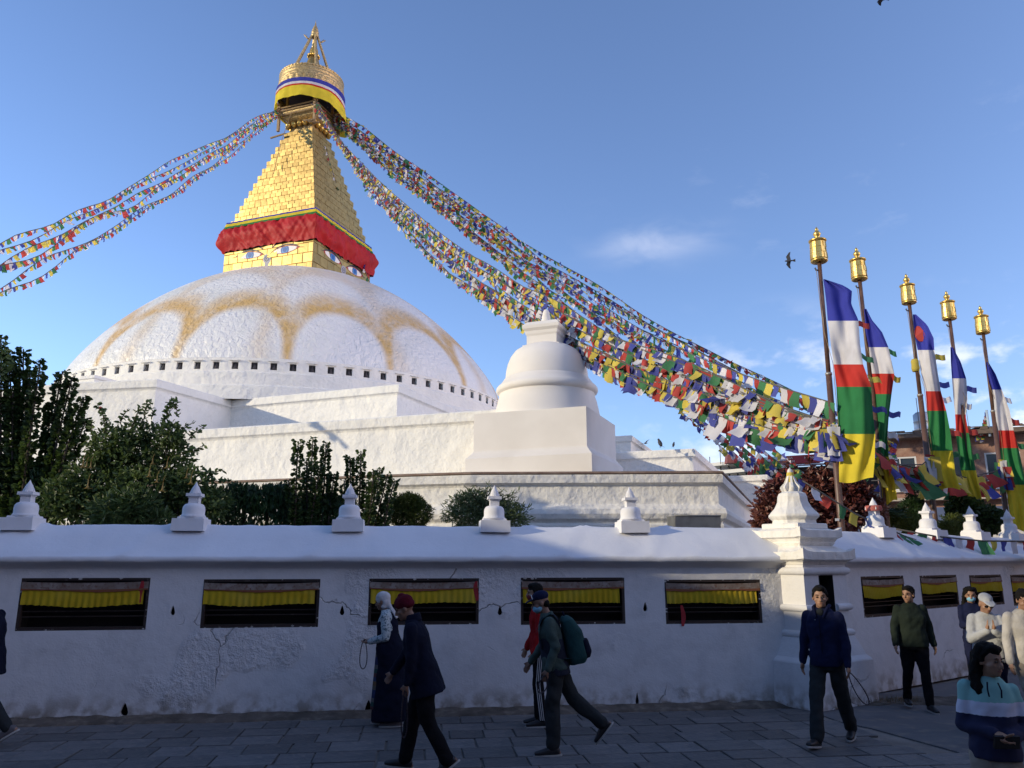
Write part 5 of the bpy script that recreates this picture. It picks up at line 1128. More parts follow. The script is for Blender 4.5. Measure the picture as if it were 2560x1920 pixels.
for k, (f_, lab) in enumerate(zip(LITF, LITL)): flag_string(lab, SN + Vector((0.1 * fr.uniform(-1, 1), 0.1, 0.3 - 0.05 * k)), PE(1104 - 62 * f_ + (k % 3) * 4), (1238 - 34 * f_, 768 - 112 * f_), size=0.19 + 0.02 * (k % 3), gap=0.175, wind=0.3, jit=0.5, wob=0.35, grow=0.85 if k in (1, 3, 5, 6) else 0.45)
MIDL = ['lowest string of the darker flags above the sunlit bundle', 'second dark flag string above the sunlit bundle', 'third dark flag string above the sunlit bundle', 'fourth dark flag string above the sunlit bundle', 'third string from the top of the dark flags', 'second string from the top of the dark flags', 'uppermost full string of the dark flags']
for k, lab in enumerate(MIDL): flag_string(lab, SR + ZV * (0.1 * k), at_y(2235, 1150 - 10 * k, 30), (1232 + 2 * k, (632, 626, 611, 605, 588, 583, 567)[k]), size=0.23, gap=0.18, wind=0.6, jit=0.4, wob=0.3, grow=0.25, wv=(0.6, -1.0))
FAN = [(1893, 1192, 1210, 618, 'leftmost of the steep dark strings coming down by the corner terrace'), (1905, 1195, 1212, 612, 'second of the steep dark strings right of the terrace corner'), (1922, 1198, 1214, 606, 'third of the steep dark strings, in front of the hotel'), (1938, 1200, 1216, 600, 'steep dark string coming down left of the pier tip'), (1957, 1200, 1220, 585, 'steep dark string ending over the pier tip'), (1975, 1198, 1222, 572, 'steep dark string ending at the red sign'), (1993, 1190, 1224, 562, 'steep dark string crossing the right half of the red sign'), (2010, 1182, 1226, 548, 'rightmost of the steep dark strings')]
for k, (ex, ey, vx, vy, lab) in enumerate(FAN): flag_string(lab, SR + Vector((0.05 * k, 0.1, 0.1 * k)), at_y(ex, ey, 44 - k * 0.5), (vx, vy), size=0.34, gap=0.22, wind=0.5, jit=0.4, wob=0.3, wv=(0.6, -0.8), group='steep dark flag strings')
flag_string('thin topmost string of small flags curving apart from the dark bundle', at_y(1486, 741, 33.5), at_y(1830, 925, 22.6), (1684, 848), size=0.2, gap=0.24, wind=0.2, jit=0.3)
flag_string('clean separate string of flags above the bundle, ending high on the nearest pole', at_y(1500, 757, 33), PE(1005), (1722, 884), size=0.32, gap=0.34, wind=0.15, jit=0.25)
p3 = POLES[2]; p5 = POLES[4]
for k, (a_, b_, lab) in enumerate((((2082, 1085), (2322, 1165), 'upper string of big flags from the nearest to the middle pole'), ((2084, 1100), (2322, 1178), 'lower string of big flags from the nearest to the middle pole'), ((2140, 1075), (2320, 1150), 'string of flags behind the second banner'))):
    flag_string(lab, at_y(*a_, p1[2]), at_y(*b_, p3[2]), sag=0.25 + 0.1 * k, size=0.5, gap=0.42, wind=0.5, jit=0.5)
for k, (a_, b_, lab) in enumerate((((2326, 1162), (2504, 1168), 'upper string of flags from the middle to the farthest pole'), ((2326, 1178), (2504, 1185), 'lower string of flags from the middle to the farthest pole'))):
    flag_string(lab, at_y(*a_, p3[2]), at_y(*b_, p5[2]), sag=0.3, size=0.5, gap=0.42, wind=0.4, jit=0.5)
flag_string('low slack string of flags from the pier tip down past the nearest pole', at_y(2006, 1202, 13.2), at_y(2290, 1350, 14.2), (2150, 1290), size=0.24, gap=0.30, wind=0.2, jit=0.4)
flag_string('low string of flags draped along the right hand finials', at_y(2215, 1318, 14.2), at_y(2590, 1352, 15.5), (2400, 1352), size=0.22, gap=0.28, wind=0.1, jit=0.4)
flag_string('single thread of flags hanging down beside the spire', sp(1.5, 0.2, 27.0), sp(3.6, -2.6, 18.3), sag=0.4, size=0.22, gap=0.3, wind=0.1, jit=0.3)
FLAGS.sort(key=lambda f: -f[0])
for f in FLAGS[:300]:
    t_, S = STR[f[1]]; Mx = f[2].copy(); Mx.translation = f[2].translation - S; mput('flag', FMESH[f[3]][f[4]], Mx, t_)
rest = {}
for f in FLAGS[300:]: rest.setdefault(f[1], []).append(f)
for si, L_ in rest.items():
    m = MB()
    for sz_, _, Mx, c, k in L_:
        me = FMESH[c][k]; m.mi = FL.index(c); m.add([Mx @ v.co for v in me.vertices], [tuple(p.vertices) for p in me.polygons], True)
    tag(m.build('small_flags', [M['flag_' + c] for c in FL], STR[si][0]), kind='stuff')
print('flags', len(FLAGS))
# knots of cloth where the strings are tied to the poles
for k, (px, py, i, lab) in enumerate(((2078, 1100, 0, 'knot of yellow and blue flags tied to the nearest pole'), (2322, 1172, 2, 'knot of bunched flags tied to the middle pole'), (2506, 1180, 4, 'knot of blue and green flags tied to the farthest pole'))):
    c = at_y(px, py, POLES[i][2] - 0.08); t_ = thing('flag_knot', lab, 'flags', tuple(c)); q = random.Random(k)
    for j in range(11):
        col = FL[(j * 2 + k) % 5]; h = q.uniform(0.3, 0.6); a_ = q.uniform(-1.3, 1.3) + (0.3 if j % 2 else -0.2)
        d = Vector((math.cos(a_), -0.35 * q.random(), 0)); Mx = Matrix((d * q.uniform(0.2, 0.38), Vector((0, 0.3, 0)), Vector((q.uniform(-.25, .25), 0.1, 1)) * h)).transposed().to_4x4(); Mx.translation = Vector((q.uniform(-0.1, 0.12), q.uniform(-0.12, 0.0), q.uniform(0.0, 0.35)))
        mput('bunched_flag', FMESH[col][q.randrange(8)], Mx, t_)
# birds
def bird(label, p, scale, flying, yaw, bank=0.0):
    t_ = thing('pigeon', label, 'bird', tuple(p)); m = MB()
    if flying:
        m.lathe([(0.0, -0.16), (0.03, -0.12), (0.055, -0.03), (0.06, 0.05), (0.045, 0.11), (0.032, 0.14), (0.03, 0.165), (0.012, 0.19), (0.0, 0.205)], n=10, M=Matrix.Rotation(-PI / 2, 3, 'X')); m.add([(-0.03, -0.14, 0), (0.03, -0.14, 0), (0.07, -0.27, 0), (-0.07, -0.27, 0)], [(0, 1, 2, 3)])
        body = m.mesh('body', M['bird'])
        for sx in (-1, 1):
            w = MB(); w.add([(sx * 0.04, 0.09, 0.02), (sx * 0.18, 0.14, 0.07), (sx * 0.36, 0.02, 0.10), (sx * 0.40, -0.06, 0.10), (sx * 0.22, -0.03, 0.07), (sx * 0.05, -0.07, 0.02)], [(0, 1, 4, 5), (1, 2, 3, 4)]); put('wing', w.mesh('wing', M['bird']), t_)
        put('body', body, t_); t_.rotation_euler = (0.15, bank, yaw)
    else:
        m.lathe([(0.0, -0.13), (0.04, -0.1), (0.065, -0.02), (0.06, 0.06), (0.036, 0.12), (0.036, 0.15), (0.03, 0.17), (0.0, 0.19)], n=10, M=Matrix.Rotation(-0.5, 3, 'X')); m.v = [(x, y, z + 0.15) for x, y, z in m.v]; put('body', m.mesh('body', M['bird']), t_)
        w = MB(); w.add([(-0.02, -0.04, 0.06), (0.02, -0.04, 0.06), (0.03, -0.2, 0.0), (-0.03, -0.2, 0.0)], [(0, 1, 2, 3)]); put('tail', w.mesh('tail', M['bird']), t_)
        for sx in (-0.02, 0.02): l = MB(); l.tube([(sx, 0, 0), (sx, 0, 0.06)], 0.006, 5); put('leg', l.mesh('leg', M['bird']), t_)
        t_.rotation_euler = (0, 0, yaw)
    t_.scale = (scale,) * 3; return t_
M['bird'] = mat('slate_grey_plumage', (0.035, 0.035, 0.045), 0.7)
bird('dark pigeon gliding left of the nearest gilt cap', at_y(1973, 652, 24), 0.72, True, R(75), R(60)); bird('small dark bird flying low beside the plain corner stupa', at_y(1614, 1108, 30), 0.55, True, R(20), R(-30))
bird('dark bird at the very top edge of the sky', at_y(2205, -2, 26), 1.0, True, R(80), 0.2)
rm = at_y(1651, 1120, 30.5); bird('larger looking of two birds perched on the terrace rim', rm, 1.25, False, R(30)); bird('smaller looking of two birds perched on the terrace rim', at_y(1684, 1119, 30.2), 0.75, False, R(-40))
# ================================================================== garden behind the wall
def leafmat(name, c, c2, tr=0.25, rough=0.5):
    return mat(name, c, rough, var=[(1.4, c2, 0.42, 0.62), (6, tuple(x * 0.6 for x in c), 0.5, 0.75)], trans=tr)
M['leaf_dark'] = leafmat('dark_green_leaves', (0.038, 0.07, 0.018), (0.075, 0.12, 0.025), 0.3)
M['leaf_mid'] = leafmat('mid_green_leaves', (0.06, 0.105, 0.03), (0.11, 0.16, 0.04), 0.3)
M['leaf_hedge'] = leafmat('hedge_leaves', (0.022, 0.055, 0.015), (0.035, 0.085, 0.018), 0.15)
M['leaf_thuja'] = leafmat('thuja_leaves', (0.07, 0.10, 0.016), (0.12, 0.14, 0.02), 0.2)
M['leaf_pale'] = leafmat('feathery_leaves', (0.11, 0.155, 0.06), (0.17, 0.22, 0.09))
M['leaf_red'] = leafmat('dark_red_leaves', (0.09, 0.022, 0.022), (0.19, 0.07, 0.05), 0.15, 0.4)
M['stem'] = mat('woody_stems', (0.07, 0.05, 0.035), 0.85)
M['trumpet'] = mat('yellow_trumpet_petals', (0.26, 0.18, 0.05), 0.6, trans=0.35)
lr = random.Random(99)
def leaf(m, p, size, asp=0.55, d=None, curl=0.2):
    if d is None:
        d = Vector((lr.gauss(0, 1), lr.gauss(0, 1), lr.gauss(0, 1)))
    d = d.normalized(); s = d.cross(Vector((lr.gauss(0, 1), lr.gauss(0, 1), lr.gauss(0, 1)))).normalized(); n = d.cross(s)
    L_ = size * lr.uniform(0.7, 1.25); w = L_ * asp / 2
    a = p; m.add([a, a + d * L_ * 0.35 + s * w + n * curl * w, a + d * L_ * 0.75 + s * w * 0.75 + n * curl * w, a + d * L_ - n * 0.1 * L_, a + d * L_ * 0.75 - s * w * 0.75 + n * curl * w, a + d * L_ * 0.35 - s * w + n * curl * w], [(0, 1, 2, 3), (0, 3, 4, 5)], False)
def plant(name, label, cat, base, group=None):
    return thing(name, label, cat, (base.x, base.y, 0), group)
def curve_pts(a, b, n=8, bow=0.15):
    a = Vector(a); b = Vector(b); out = []
    for i in range(n + 1):
        t = i / n; p = a.lerp(b, t); p.x = a.x + (b.x - a.x) * t ** (1 + bow * 3); p.y = a.y + (b.y - a.y) * t; out.append(p + Vector((0.02 * noise.noise(Vector((t * 5, a.x, 1))), 0.02, 0)))
    return out
def column_shrub(label, base_px, y, tips, lsize=0.10, dens=150, rad=0.13, low=0.0):
    b = at_y(base_px, 1330, y); b.z = 0; t = plant('column_shrub', label, 'shrub', b, 'leafy column shrubs'); sm = MB(); fm = MB()
    for px, py in tips:
        e = at_y(px, py, y + lr.uniform(-0.35, 0.35)); st_ = b + Vector((lr.uniform(-.25, .25) + (e.x - b.x) * 0.25, lr.uniform(-.2, .2), 0)); P = curve_pts(st_, e, 10); sm.tube(P, [0.035 * (1 - 0.8 * i / 10) + 0.006 for i in range(11)], 6)
        L_ = (e - st_).length; n = int(L_ * dens)
        for k in range(n):
            f = low + (1 - low) * lr.random(); f = f ** 0.8; i = min(9, int(f * 10)); p = P[i].lerp(P[i + 1], f * 10 - i); ring = 0.5 + 0.5 * math.sin(f * L_ * 17 + px)
            r = rad * (0.55 + 0.45 * ring) * (1.25 - 0.55 * f) * lr.uniform(0.35, 1.0); a = lr.uniform(0, 2 * PI); o = Vector((math.cos(a), math.sin(a), lr.uniform(-0.5, 0.4)))
            leaf(fm, p + o * r * 0.7, lsize * (1.15 - 0.35 * f), 0.95, o + Vector((0, 0, 0.2)), 0.45)
        # side shoots low down fill the skirt
        for q in range(3):
            f = lr.uniform(0.15, 0.6); i = int(f * 10); p = P[i]; e2 = p + Vector((lr.uniform(-.35, .35), lr.uniform(-.3, .3), lr.uniform(0.2, 0.55)))
            for k in range(int(dens * 0.45)):
                g = lr.random(); a = lr.uniform(0, 2 * PI); o = Vector((math.cos(a), math.sin(a), lr.uniform(-.4, .4))); leaf(fm, p.lerp(e2, g) + o * 0.08, lsize, 0.95, o, 0.45)
    sm.build('stem', M['stem'], t); tag(fm.build('foliage', M['leaf_dark'], t), kind='stuff'); return t
column_shrub('tallest spreading column shrub at the far left, lit along its upper shoots', 55, 15.6, [(-60, 850), (0, 838), (20, 874), (57, 872), (100, 900), (75, 930), (155, 928), (180, 942), (208, 994), (216, 1046), (130, 1010), (30, 980), (170, 1090), (-30, 960)], 0.12, 170, 0.19)
column_shrub('column shrub with three upright shoots left of the middle', 775, 16.2, [(744, 1103), (781, 1097), (815, 1106), (765, 1150), (800, 1165), (720, 1200), (835, 1185)], 0.10, 170, 0.16)
column_shrub('column shrub leaning right in a fan of six shoots', 890, 16.0, [(874, 1140), (902, 1130), (933, 1176), (951, 1169), (969, 1186), (987, 1201), (915, 1205), (860, 1200), (975, 1240)], 0.10, 150, 0.14)
def lobe_bush(name, label, cat, lobes, y, lsize, n, material, asp=0.5, base_px=None, twigs=(), group=None, droop=0.0, shell=0.55, extra=None, depth=0.8):
    """lobes: (px, py, rx, ry) in the photograph, met at the depth y"""
    c0 = at_y(base_px or lobes[0][0], 1330, y); t = plant(name, label, cat, c0, group); fm = MB(); sm = MB(); tot = sum(l[2] * l[3] for l in lobes)
    for px, py, rx, ry in lobes:
        c = at_y(px, py, y + lr.uniform(-0.2, 0.2)); e = at_y(px + rx, py, c.y); RX = (e - c).length; RY = RX * ry / rx; base = Vector((c0.x + (c.x - c0.x) * 0.4, c.y, 0))
        sm.tube(curve_pts(base, c + Vector((0, 0, RY * 0.6)), 6), [0.035, 0.03, 0.026, 0.02, 0.015, 0.01, 0.006], 5)
        for k in range(int(n * rx * ry / tot)):
            d = Vector((lr.gauss(0, 1), lr.gauss(0, 1), lr.gauss(0, 1))).normalized(); r = (shell + (1 - shell) * lr.random()) if lr.random() < 0.75 else lr.random()
            r *= 1 + 0.25 * noise.noise(Vector((d.x * 2.2 + px, d.y * 2.2, d.z * 2.2 + py)))
            p = c + Vector((d.x * RX, d.y * RX * depth, d.z * RY)) * r
            if p.z < 0.05: continue
            leaf(fm, p, lsize, asp, d * 0.6 + Vector((lr.gauss(0, .6), lr.gauss(0, .6), lr.gauss(0, .5) - droop)), 0.2)
    for (x0, y0, x1, y1) in twigs:
        a = at_y(x0, y0, y - 0.1); b = at_y(x1, y1, y - 0.1 + lr.uniform(-.2, .2)); P = curve_pts(a, b, 6); sm.tube(P, [0.012, 0.011, 0.01, 0.008, 0.007, 0.005, 0.003], 4); L_ = (b - a).length
        for k in range(int(L_ * 55)):
            f = lr.random(); i = min(5, int(f * 6)); p = P[i].lerp(P[i + 1], f * 6 - i); o = Vector((lr.gauss(0, 1), lr.gauss(0, 1), lr.gauss(0, .6))).normalized(); leaf(fm, p, lsize * 1.05, asp, o + Vector((0, 0, 0.25 - droop)), 0.2)
    sm.build('stem', M['stem'], t); tag(fm.build('foliage', M[material], t), kind='stuff'); return t
tb = lobe_bush('trumpet_flower_bush', 'broad loose bush with hanging yellow trumpet flowers beside the tall column shrub', 'bush', [(330, 1150, 80, 65), (275, 1120, 60, 55), (420, 1150, 65, 60), (240, 1200, 80, 65), (350, 1235, 120, 65), (470, 1215, 65, 50), (520, 1260, 60, 45), (180, 1245, 80, 60), (425, 1085, 35, 32), (350, 1080, 40, 32)], 15.3, 0.105, 11500, 'leaf_mid', 0.5, 340,
    [(410, 1060, 432, 995), (400, 1070, 440, 1010), (355, 1060, 366, 1003), (330, 1070, 352, 1015), (270, 1070, 240, 1008), (262, 1080, 252, 1018), (300, 1060, 320, 1020), (450, 1080, 485, 1055), (470, 1100, 510, 1065), (480, 1130, 512, 1112), (440, 1040, 436, 1000), (500, 1190, 560, 1175), (520, 1200, 590, 1205), (380, 1040, 372, 1006), (230, 1090, 226, 1050)])
q_ = at_y(251, 1021, 15.2); m = MB(); m.lathe([(0.0, -0.03), (0.035, -0.015), (0.045, 0.01), (0.02, 0.035), (0, 0.03)], tuple(q_), n=8); m.build('red_blossom', M['flag_red'], tb)
def trumpet(c, s):
    m = MB(); n = 10; prof_ = [(0.012, 0.30), (0.02, 0.2), (0.028, 0.1), (0.05, 0.03), (0.10, -0.01), (0.15, -0.015)]
    vs = []
    for r, z_ in prof_:
        for k in range(n): a = 2 * PI * k / n; rr_ = r * (1 + (0.28 * (1 if k % 2 == 0 else -1) if r > 0.09 else 0)); vs.append((c.x + rr_ * s * math.cos(a), c.y + rr_ * s * math.sin(a), c.z + z_ * s + (0.03 * s if (r > 0.14 and k % 2 == 0) else 0)))
    m.add(vs, [(i * n + k, i * n + (k + 1) % n, (i + 1) * n + (k + 1) % n, (i + 1) * n + k) for i in range(5) for k in range(n)], True)
    m.tube([(c.x, c.y, c.z + 0.29 * s), (c.x + 0.01, c.y, c.z + 0.42 * s), (c.x + 0.03, c.y, c.z + 0.5 * s)], 0.006, 4); m.build('trumpet_flower', M['trumpet'], tb)
for px, py, s in ((207, 1168, 0.9), (226, 1170, 0.8), (216, 1168, 0.7), (219, 1221, 1.0), (373, 1192, 0.95), (392, 1206, 0.8), (406, 1228, 1.0), (477, 1210, 0.95), (417, 1170, 0.8), (381, 1160, 0.7), (466, 1195, 0.7)): trumpet(at_y(px, py, 14.45), s * 0.55)
def hedge(label, boxes, y, lsize, n, material='leaf_hedge', name='hedge'):
    c0 = at_y(boxes[0][0], 1330, y); t = plant(name, label, 'hedge', c0); fm = MB(); sm = MB(); tot = sum((b[1] - b[0]) for b in boxes)
    for x0, x1, py in boxes:
        a = at_y(x0, py, y); b = at_y(x1, py, y)
        for k in range(int(n * (x1 - x0) / tot)):
            x = lr.uniform(a.x, b.x); top = a.z + 0.10 * noise.noise(Vector((x * 3, 1, 0))) + 0.05 * noise.noise(Vector((x * 9, 1, 0))); yy = y + lr.uniform(-0.45, 0.45)
            z_ = top - abs(lr.gauss(0, 0.35)) if lr.random() < 0.6 else lr.uniform(1.2, top); leaf(fm, Vector((x, yy, max(0.2, z_))), lsize, 0.3, Vector((lr.gauss(0, .5), lr.gauss(0, .5), 1)), 0.1)
        for k in range(5): x = lr.uniform(a.x, b.x); sm.tube([(x, y, 0), (x + 0.05, y, a.z - 0.2)], 0.03, 5)
    sm.build('stem', M['stem'], t); tag(fm.build('foliage', M[material], t), kind='stuff')
hedge('dark clipped hedge between the trumpet bush and the column shrubs', [(480, 590, 1232), (580, 720, 1222), (700, 860, 1250)], 16.6, 0.14, 9000)
hedge('low dark hedge in the shade under the far left shrubs', [(-60, 140, 1185), (120, 260, 1225), (240, 520, 1255)], 15.9, 0.14, 9000)
lobe_bush('laurel_bush', 'small lighter green bush with long leaves low in front of the dark hedge', 'bush', [(300, 1275, 65, 40), (340, 1262, 50, 35), (262, 1290, 45, 30), (390, 1300, 40, 22)], 13.6, 0.17, 1500, 'leaf_mid', 0.22)
lobe_bush('round_thuja', 'round clipped thuja bush of fine yellowish green foliage', 'bush', [(1025, 1282, 52, 42), (1020, 1262, 34, 28)], 16.8, 0.075, 9000, 'leaf_thuja', 0.22, shell=0.75)
lobe_bush('feathery_bush', 'pale feathery bush in front of the lower terrace', 'bush', [(1215, 1285, 85, 50), (1170, 1280, 60, 45), (1270, 1290, 55, 40), (1200, 1255, 60, 30)], 17.6, 0.14, 4200, 'leaf_pale', 0.16, 1210, [(1170, 1270, 1135, 1240), (1180, 1260, 1172, 1222), (1200, 1255, 1190, 1212), (1215, 1250, 1222, 1214), (1230, 1255, 1262, 1222), (1245, 1262, 1300, 1228), (1260, 1280, 1325, 1268), (1160, 1285, 1108, 1270), (1255, 1270, 1285, 1240), (1190, 1250, 1160, 1225), (1270, 1295, 1330, 1298), (1150, 1295, 1100, 1290)])
lobe_bush('red_leaved_bush', 'large bush of dark red leaves behind the corner pier', 'bush', [(1960, 1240, 60, 45), (2045, 1212, 45, 40), (1925, 1285, 40, 50), (2120, 1238, 55, 42), (2000, 1270, 80, 50), (2100, 1280, 85, 50), (1905, 1312, 25, 32), (2175, 1275, 35, 40)], 16.4, 0.125, 8200, 'leaf_red', 0.5, 2020, [(1925, 1260, 1888, 1250), (1920, 1290, 1885, 1300), (1915, 1310, 1890, 1325), (1960, 1180, 1975, 1150), (2060, 1190, 2078, 1150), (1940, 1220, 1912, 1200), (2030, 1190, 2022, 1152), (2100, 1205, 2118, 1165), (2150, 1210, 2172, 1180), (1980, 1210, 1992, 1165)])
lobe_bush('conical_conifer', 'dark conical conifer between the second and third flag poles', 'tree', [(2287, 1245, 20, 30), (2282, 1275, 30, 30), (2278, 1305, 38, 28)], 18.4, 0.08, 5500, 'leaf_hedge', 0.2, shell=0.7)
lobe_bush('low_conifer', 'low green conifer spreading under the second flag pole', 'bush', [(2230, 1305, 50, 26), (2290, 1318, 45, 24), (2245, 1288, 30, 20)], 17.4, 0.08, 5000, 'leaf_thuja', 0.2, shell=0.7)
lobe_bush('low_conifer', 'low green conifer between the middle and fourth flag poles', 'bush', [(2390, 1315, 40, 28), (2365, 1325, 30, 22)], 17.8, 0.08, 3200, 'leaf_thuja', 0.2, shell=0.7)
lobe_bush('camellia_bush', 'dark glossy leafy bush behind the fourth banner foot', 'bush', [(2420, 1285, 48, 38), (2465, 1300, 45, 35), (2400, 1265, 30, 25)], 19.0, 0.12, 3000, 'leaf_dark', 0.6, 2430, [(2470, 1290, 2505, 1300), (2410, 1260, 2400, 1238)])
pc = at_y(2190, 1290, 17.0); pt_ = plant('fan_palm', 'small dark palm between the red bush and the conifer', 'palm', pc); m = MB(); m.tube([(pc.x, pc.y, 0), (pc.x, pc.y, pc.z - 0.1)], 0.06, 8); m.build('trunk', M['stem'], pt_)
for k in range(11):
    a = 2 * PI * k / 11; o = Vector((math.cos(a), math.sin(a) * 0.8, 0.5 + 0.5 * (k % 3) / 2)).normalized(); m = MB(); P = [pc + o * 0.65 * f + Vector((0, 0, -0.35 * f * f)) for f in (0, .25, .5, .75, 1)]; m.tube(P, [0.012, 0.01, 0.008, 0.006, 0.004], 4)
    for f in range(4, 20):
        t = f / 20; p = P[0].lerp(P[4], t) + Vector((0, 0, 0.35 * (t - t * t))); s_ = o.cross(ZV).normalized()
        for sg_ in (-1, 1): leaf(m, p, 0.22, 0.12, o * 0.6 + s_ * sg_ * 0.8 - ZV * 0.25, 0.05)
    m.build('frond', M['leaf_hedge'], pt_)

# tree beyond the left edge of the view, whose crown shades the lower terrace
tt = plant('shade_tree', 'leafy tree beyond the left edge of the view, shading the lower terrace', 'tree', Vector((-11.9, 15.0, 0))); m = MB(); m.tube([(-11.9, 15.0, 0), (-11.8, 15.05, 2.0), (-11.95, 15.0, 4.0), (-11.7, 15.0, 5.6)], [0.14, 0.11, 0.09, 0.04], 8); m.tube([(-11.9, 15.0, 3.6), (-12.6, 15.1, 5.2), (-12.9, 15.1, 6.2)], [0.06, 0.045, 0.02], 6); m.tube([(-11.9, 15.0, 3.8), (-11.0, 15.0, 5.2), (-10.8, 15.0, 6.0)], [0.06, 0.045, 0.02], 6); m.build('trunk', M['stem'], tt); m = MB()
for cx, cy, cz, r_, n_ in ((-12.7, 15.1, 6.35, 0.62, 520), (-11.9, 15.0, 6.05, 0.7, 600), (-11.1, 14.95, 6.3, 0.55, 420), (-10.6, 15.0, 5.9, 0.45, 260), (-13.3, 15.1, 6.0, 0.45, 260), (-12.2, 15.0, 5.5, 0.6, 420), (-11.2, 15.0, 5.5, 0.5, 320)):
    for k in range(n_):
        d = Vector((lr.gauss(0, 1), lr.gauss(0, 1), lr.gauss(0, .8))).normalized(); leaf(m, Vector((cx, cy, cz)) + d * r_ * lr.random() ** 0.4, 0.15, 0.5)
tag(m.build('crown', M['leaf_mid'], tt), kind='stuff')
# ================================================================== people
def cloth(name, col, bump=0.35, rough=0.9, var=None): return mat(name, col, rough, spec=0.12, bump=(11, bump * 1.8, 0.03), bump2=(90, 0.25, 0.003), var=var or (6, tuple(c * 0.7 for c in col), 0.4, 0.7))
M['skin'] = mat('tanned_skin', (0.33, 0.185, 0.115), 0.55, var=(9, (0.27, 0.14, 0.085), 0.45, 0.7)); M['skin_old'] = mat('weathered_skin', (0.24, 0.13, 0.085), 0.6, var=(14, (0.18, 0.095, 0.06), 0.45, 0.7))
M['hair'] = mat('black_hair', (0.007, 0.006, 0.005), 0.8, spec=0.15, bump=(60, 0.5, 0.004)); M['eye_dark'] = mat('dark_eye', (0.012, 0.009, 0.008), 0.2); M['lips'] = mat('lips', (0.24, 0.09, 0.07), 0.5)
M['navy'] = cloth('navy_jacket_cloth', (0.012, 0.016, 0.05)); M['ink_navy'] = cloth('dark_navy_coat_cloth', (0.008, 0.010, 0.024)); M['black'] = cloth('black_trouser_cloth', (0.009, 0.009, 0.011)); M['charcoal'] = cloth('charcoal_trouser_cloth', (0.03, 0.034, 0.036))
M['dkgreen'] = cloth('dark_green_knit', (0.018, 0.026, 0.02)); M['redjacket'] = cloth('red_track_jacket', (0.34, 0.014, 0.016)); M['sage'] = cloth('grey_green_sleeves', (0.06, 0.088, 0.078)); M['vest'] = cloth('dark_blue_grey_vest', (0.026, 0.030, 0.046)); M['teal'] = cloth('teal_backpack_cloth', (0.02, 0.062, 0.062))
M['offwhite'] = cloth('off_white_jacket', (0.43, 0.44, 0.45)); M['beige'] = cloth('beige_sweatshirt', (0.46, 0.435, 0.40)); M['khaki'] = cloth('khaki_trousers', (0.29, 0.25, 0.20)); M['mint'] = cloth('mint_hoodie_cloth', (0.22, 0.42, 0.38)); M['lavender'] = cloth('white_hoodie_cloth', (0.60, 0.60, 0.68)); M['deepnavy'] = cloth('navy_hoodie_cloth', (0.010, 0.012, 0.045))
M['bluejkt'] = cloth('bright_blue_jacket', (0.03, 0.15, 0.36)); M['maroon'] = cloth('maroon_knit', (0.10, 0.008, 0.018), 0.6); M['scarf_white'] = cloth('white_headscarf', (0.60, 0.58, 0.58), 0.5); M['print'] = mat('pale_printed_cotton', (0.42, 0.47, 0.48), 0.85, bump=(9, 0.4, 0.02), var=[(40, (0.10, 0.15, 0.17), 0.5, 0.6)]); M['mask_blue'] = mat('pale_blue_mask', (0.20, 0.44, 0.58), 0.8); M['mask_red'] = mat('dark_red_mask', (0.16, 0.012, 0.015), 0.85)
M['shoe'] = mat('black_shoe', (0.012, 0.012, 0.014), 0.5); M['sole'] = mat('pale_sole', (0.38, 0.37, 0.35), 0.7); M['shoe_grey'] = mat('grey_shoe', (0.10, 0.09, 0.095), 0.7); M['bead'] = mat('dark_wooden_beads', (0.022, 0.014, 0.02), 0.35); M['stripe_white'] = mat('white_stripes', (0.5, 0.5, 0.5), 0.8)
def apron_mat():
    m = bpy.data.materials.new('striped_apron'); m.use_nodes = True; nt = m.node_tree; N = nt.nodes; L = nt.links; b = N['Principled BSDF']; b.inputs['Roughness'].default_value = 0.85
    tc = N.new('ShaderNodeTexCoord'); sx = N.new('ShaderNodeSeparateXYZ'); L.new(tc.outputs['Object'], sx.inputs[0]); mm = N.new('ShaderNodeMath'); mm.operation = 'MULTIPLY'; mm.inputs[1].default_value = 2.6; L.new(sx.outputs[2], mm.inputs[0]); fr_ = N.new('ShaderNodeMath'); fr_.operation = 'FRACT'; L.new(mm.outputs[0], fr_.inputs[0])
    r = N.new('ShaderNodeValToRGB'); r.color_ramp.interpolation = 'CONSTANT'; cols = [(0.02, 0.03, 0.10), (0.10, 0.09, 0.07), (0.13, 0.075, 0.03), (0.03, 0.05, 0.12), (0.08, 0.03, 0.03), (0.02, 0.06, 0.05), (0.10, 0.10, 0.10), (0.02, 0.025, 0.08)]
    e = r.color_ramp.elements; e[0].color = (*cols[0], 1); e[1].position = 0.12; e[1].color = (*cols[1], 1)
    for i in range(2, 8): x = e.new(i * 0.125); x.color = (*cols[i], 1)
    L.new(fr_.outputs[0], r.inputs[0]); L.new(r.outputs[0], b.inputs['Base Color']); return m
M['apron'] = apron_mat()
FUSE = bpy.data.scenes.new('fusing')
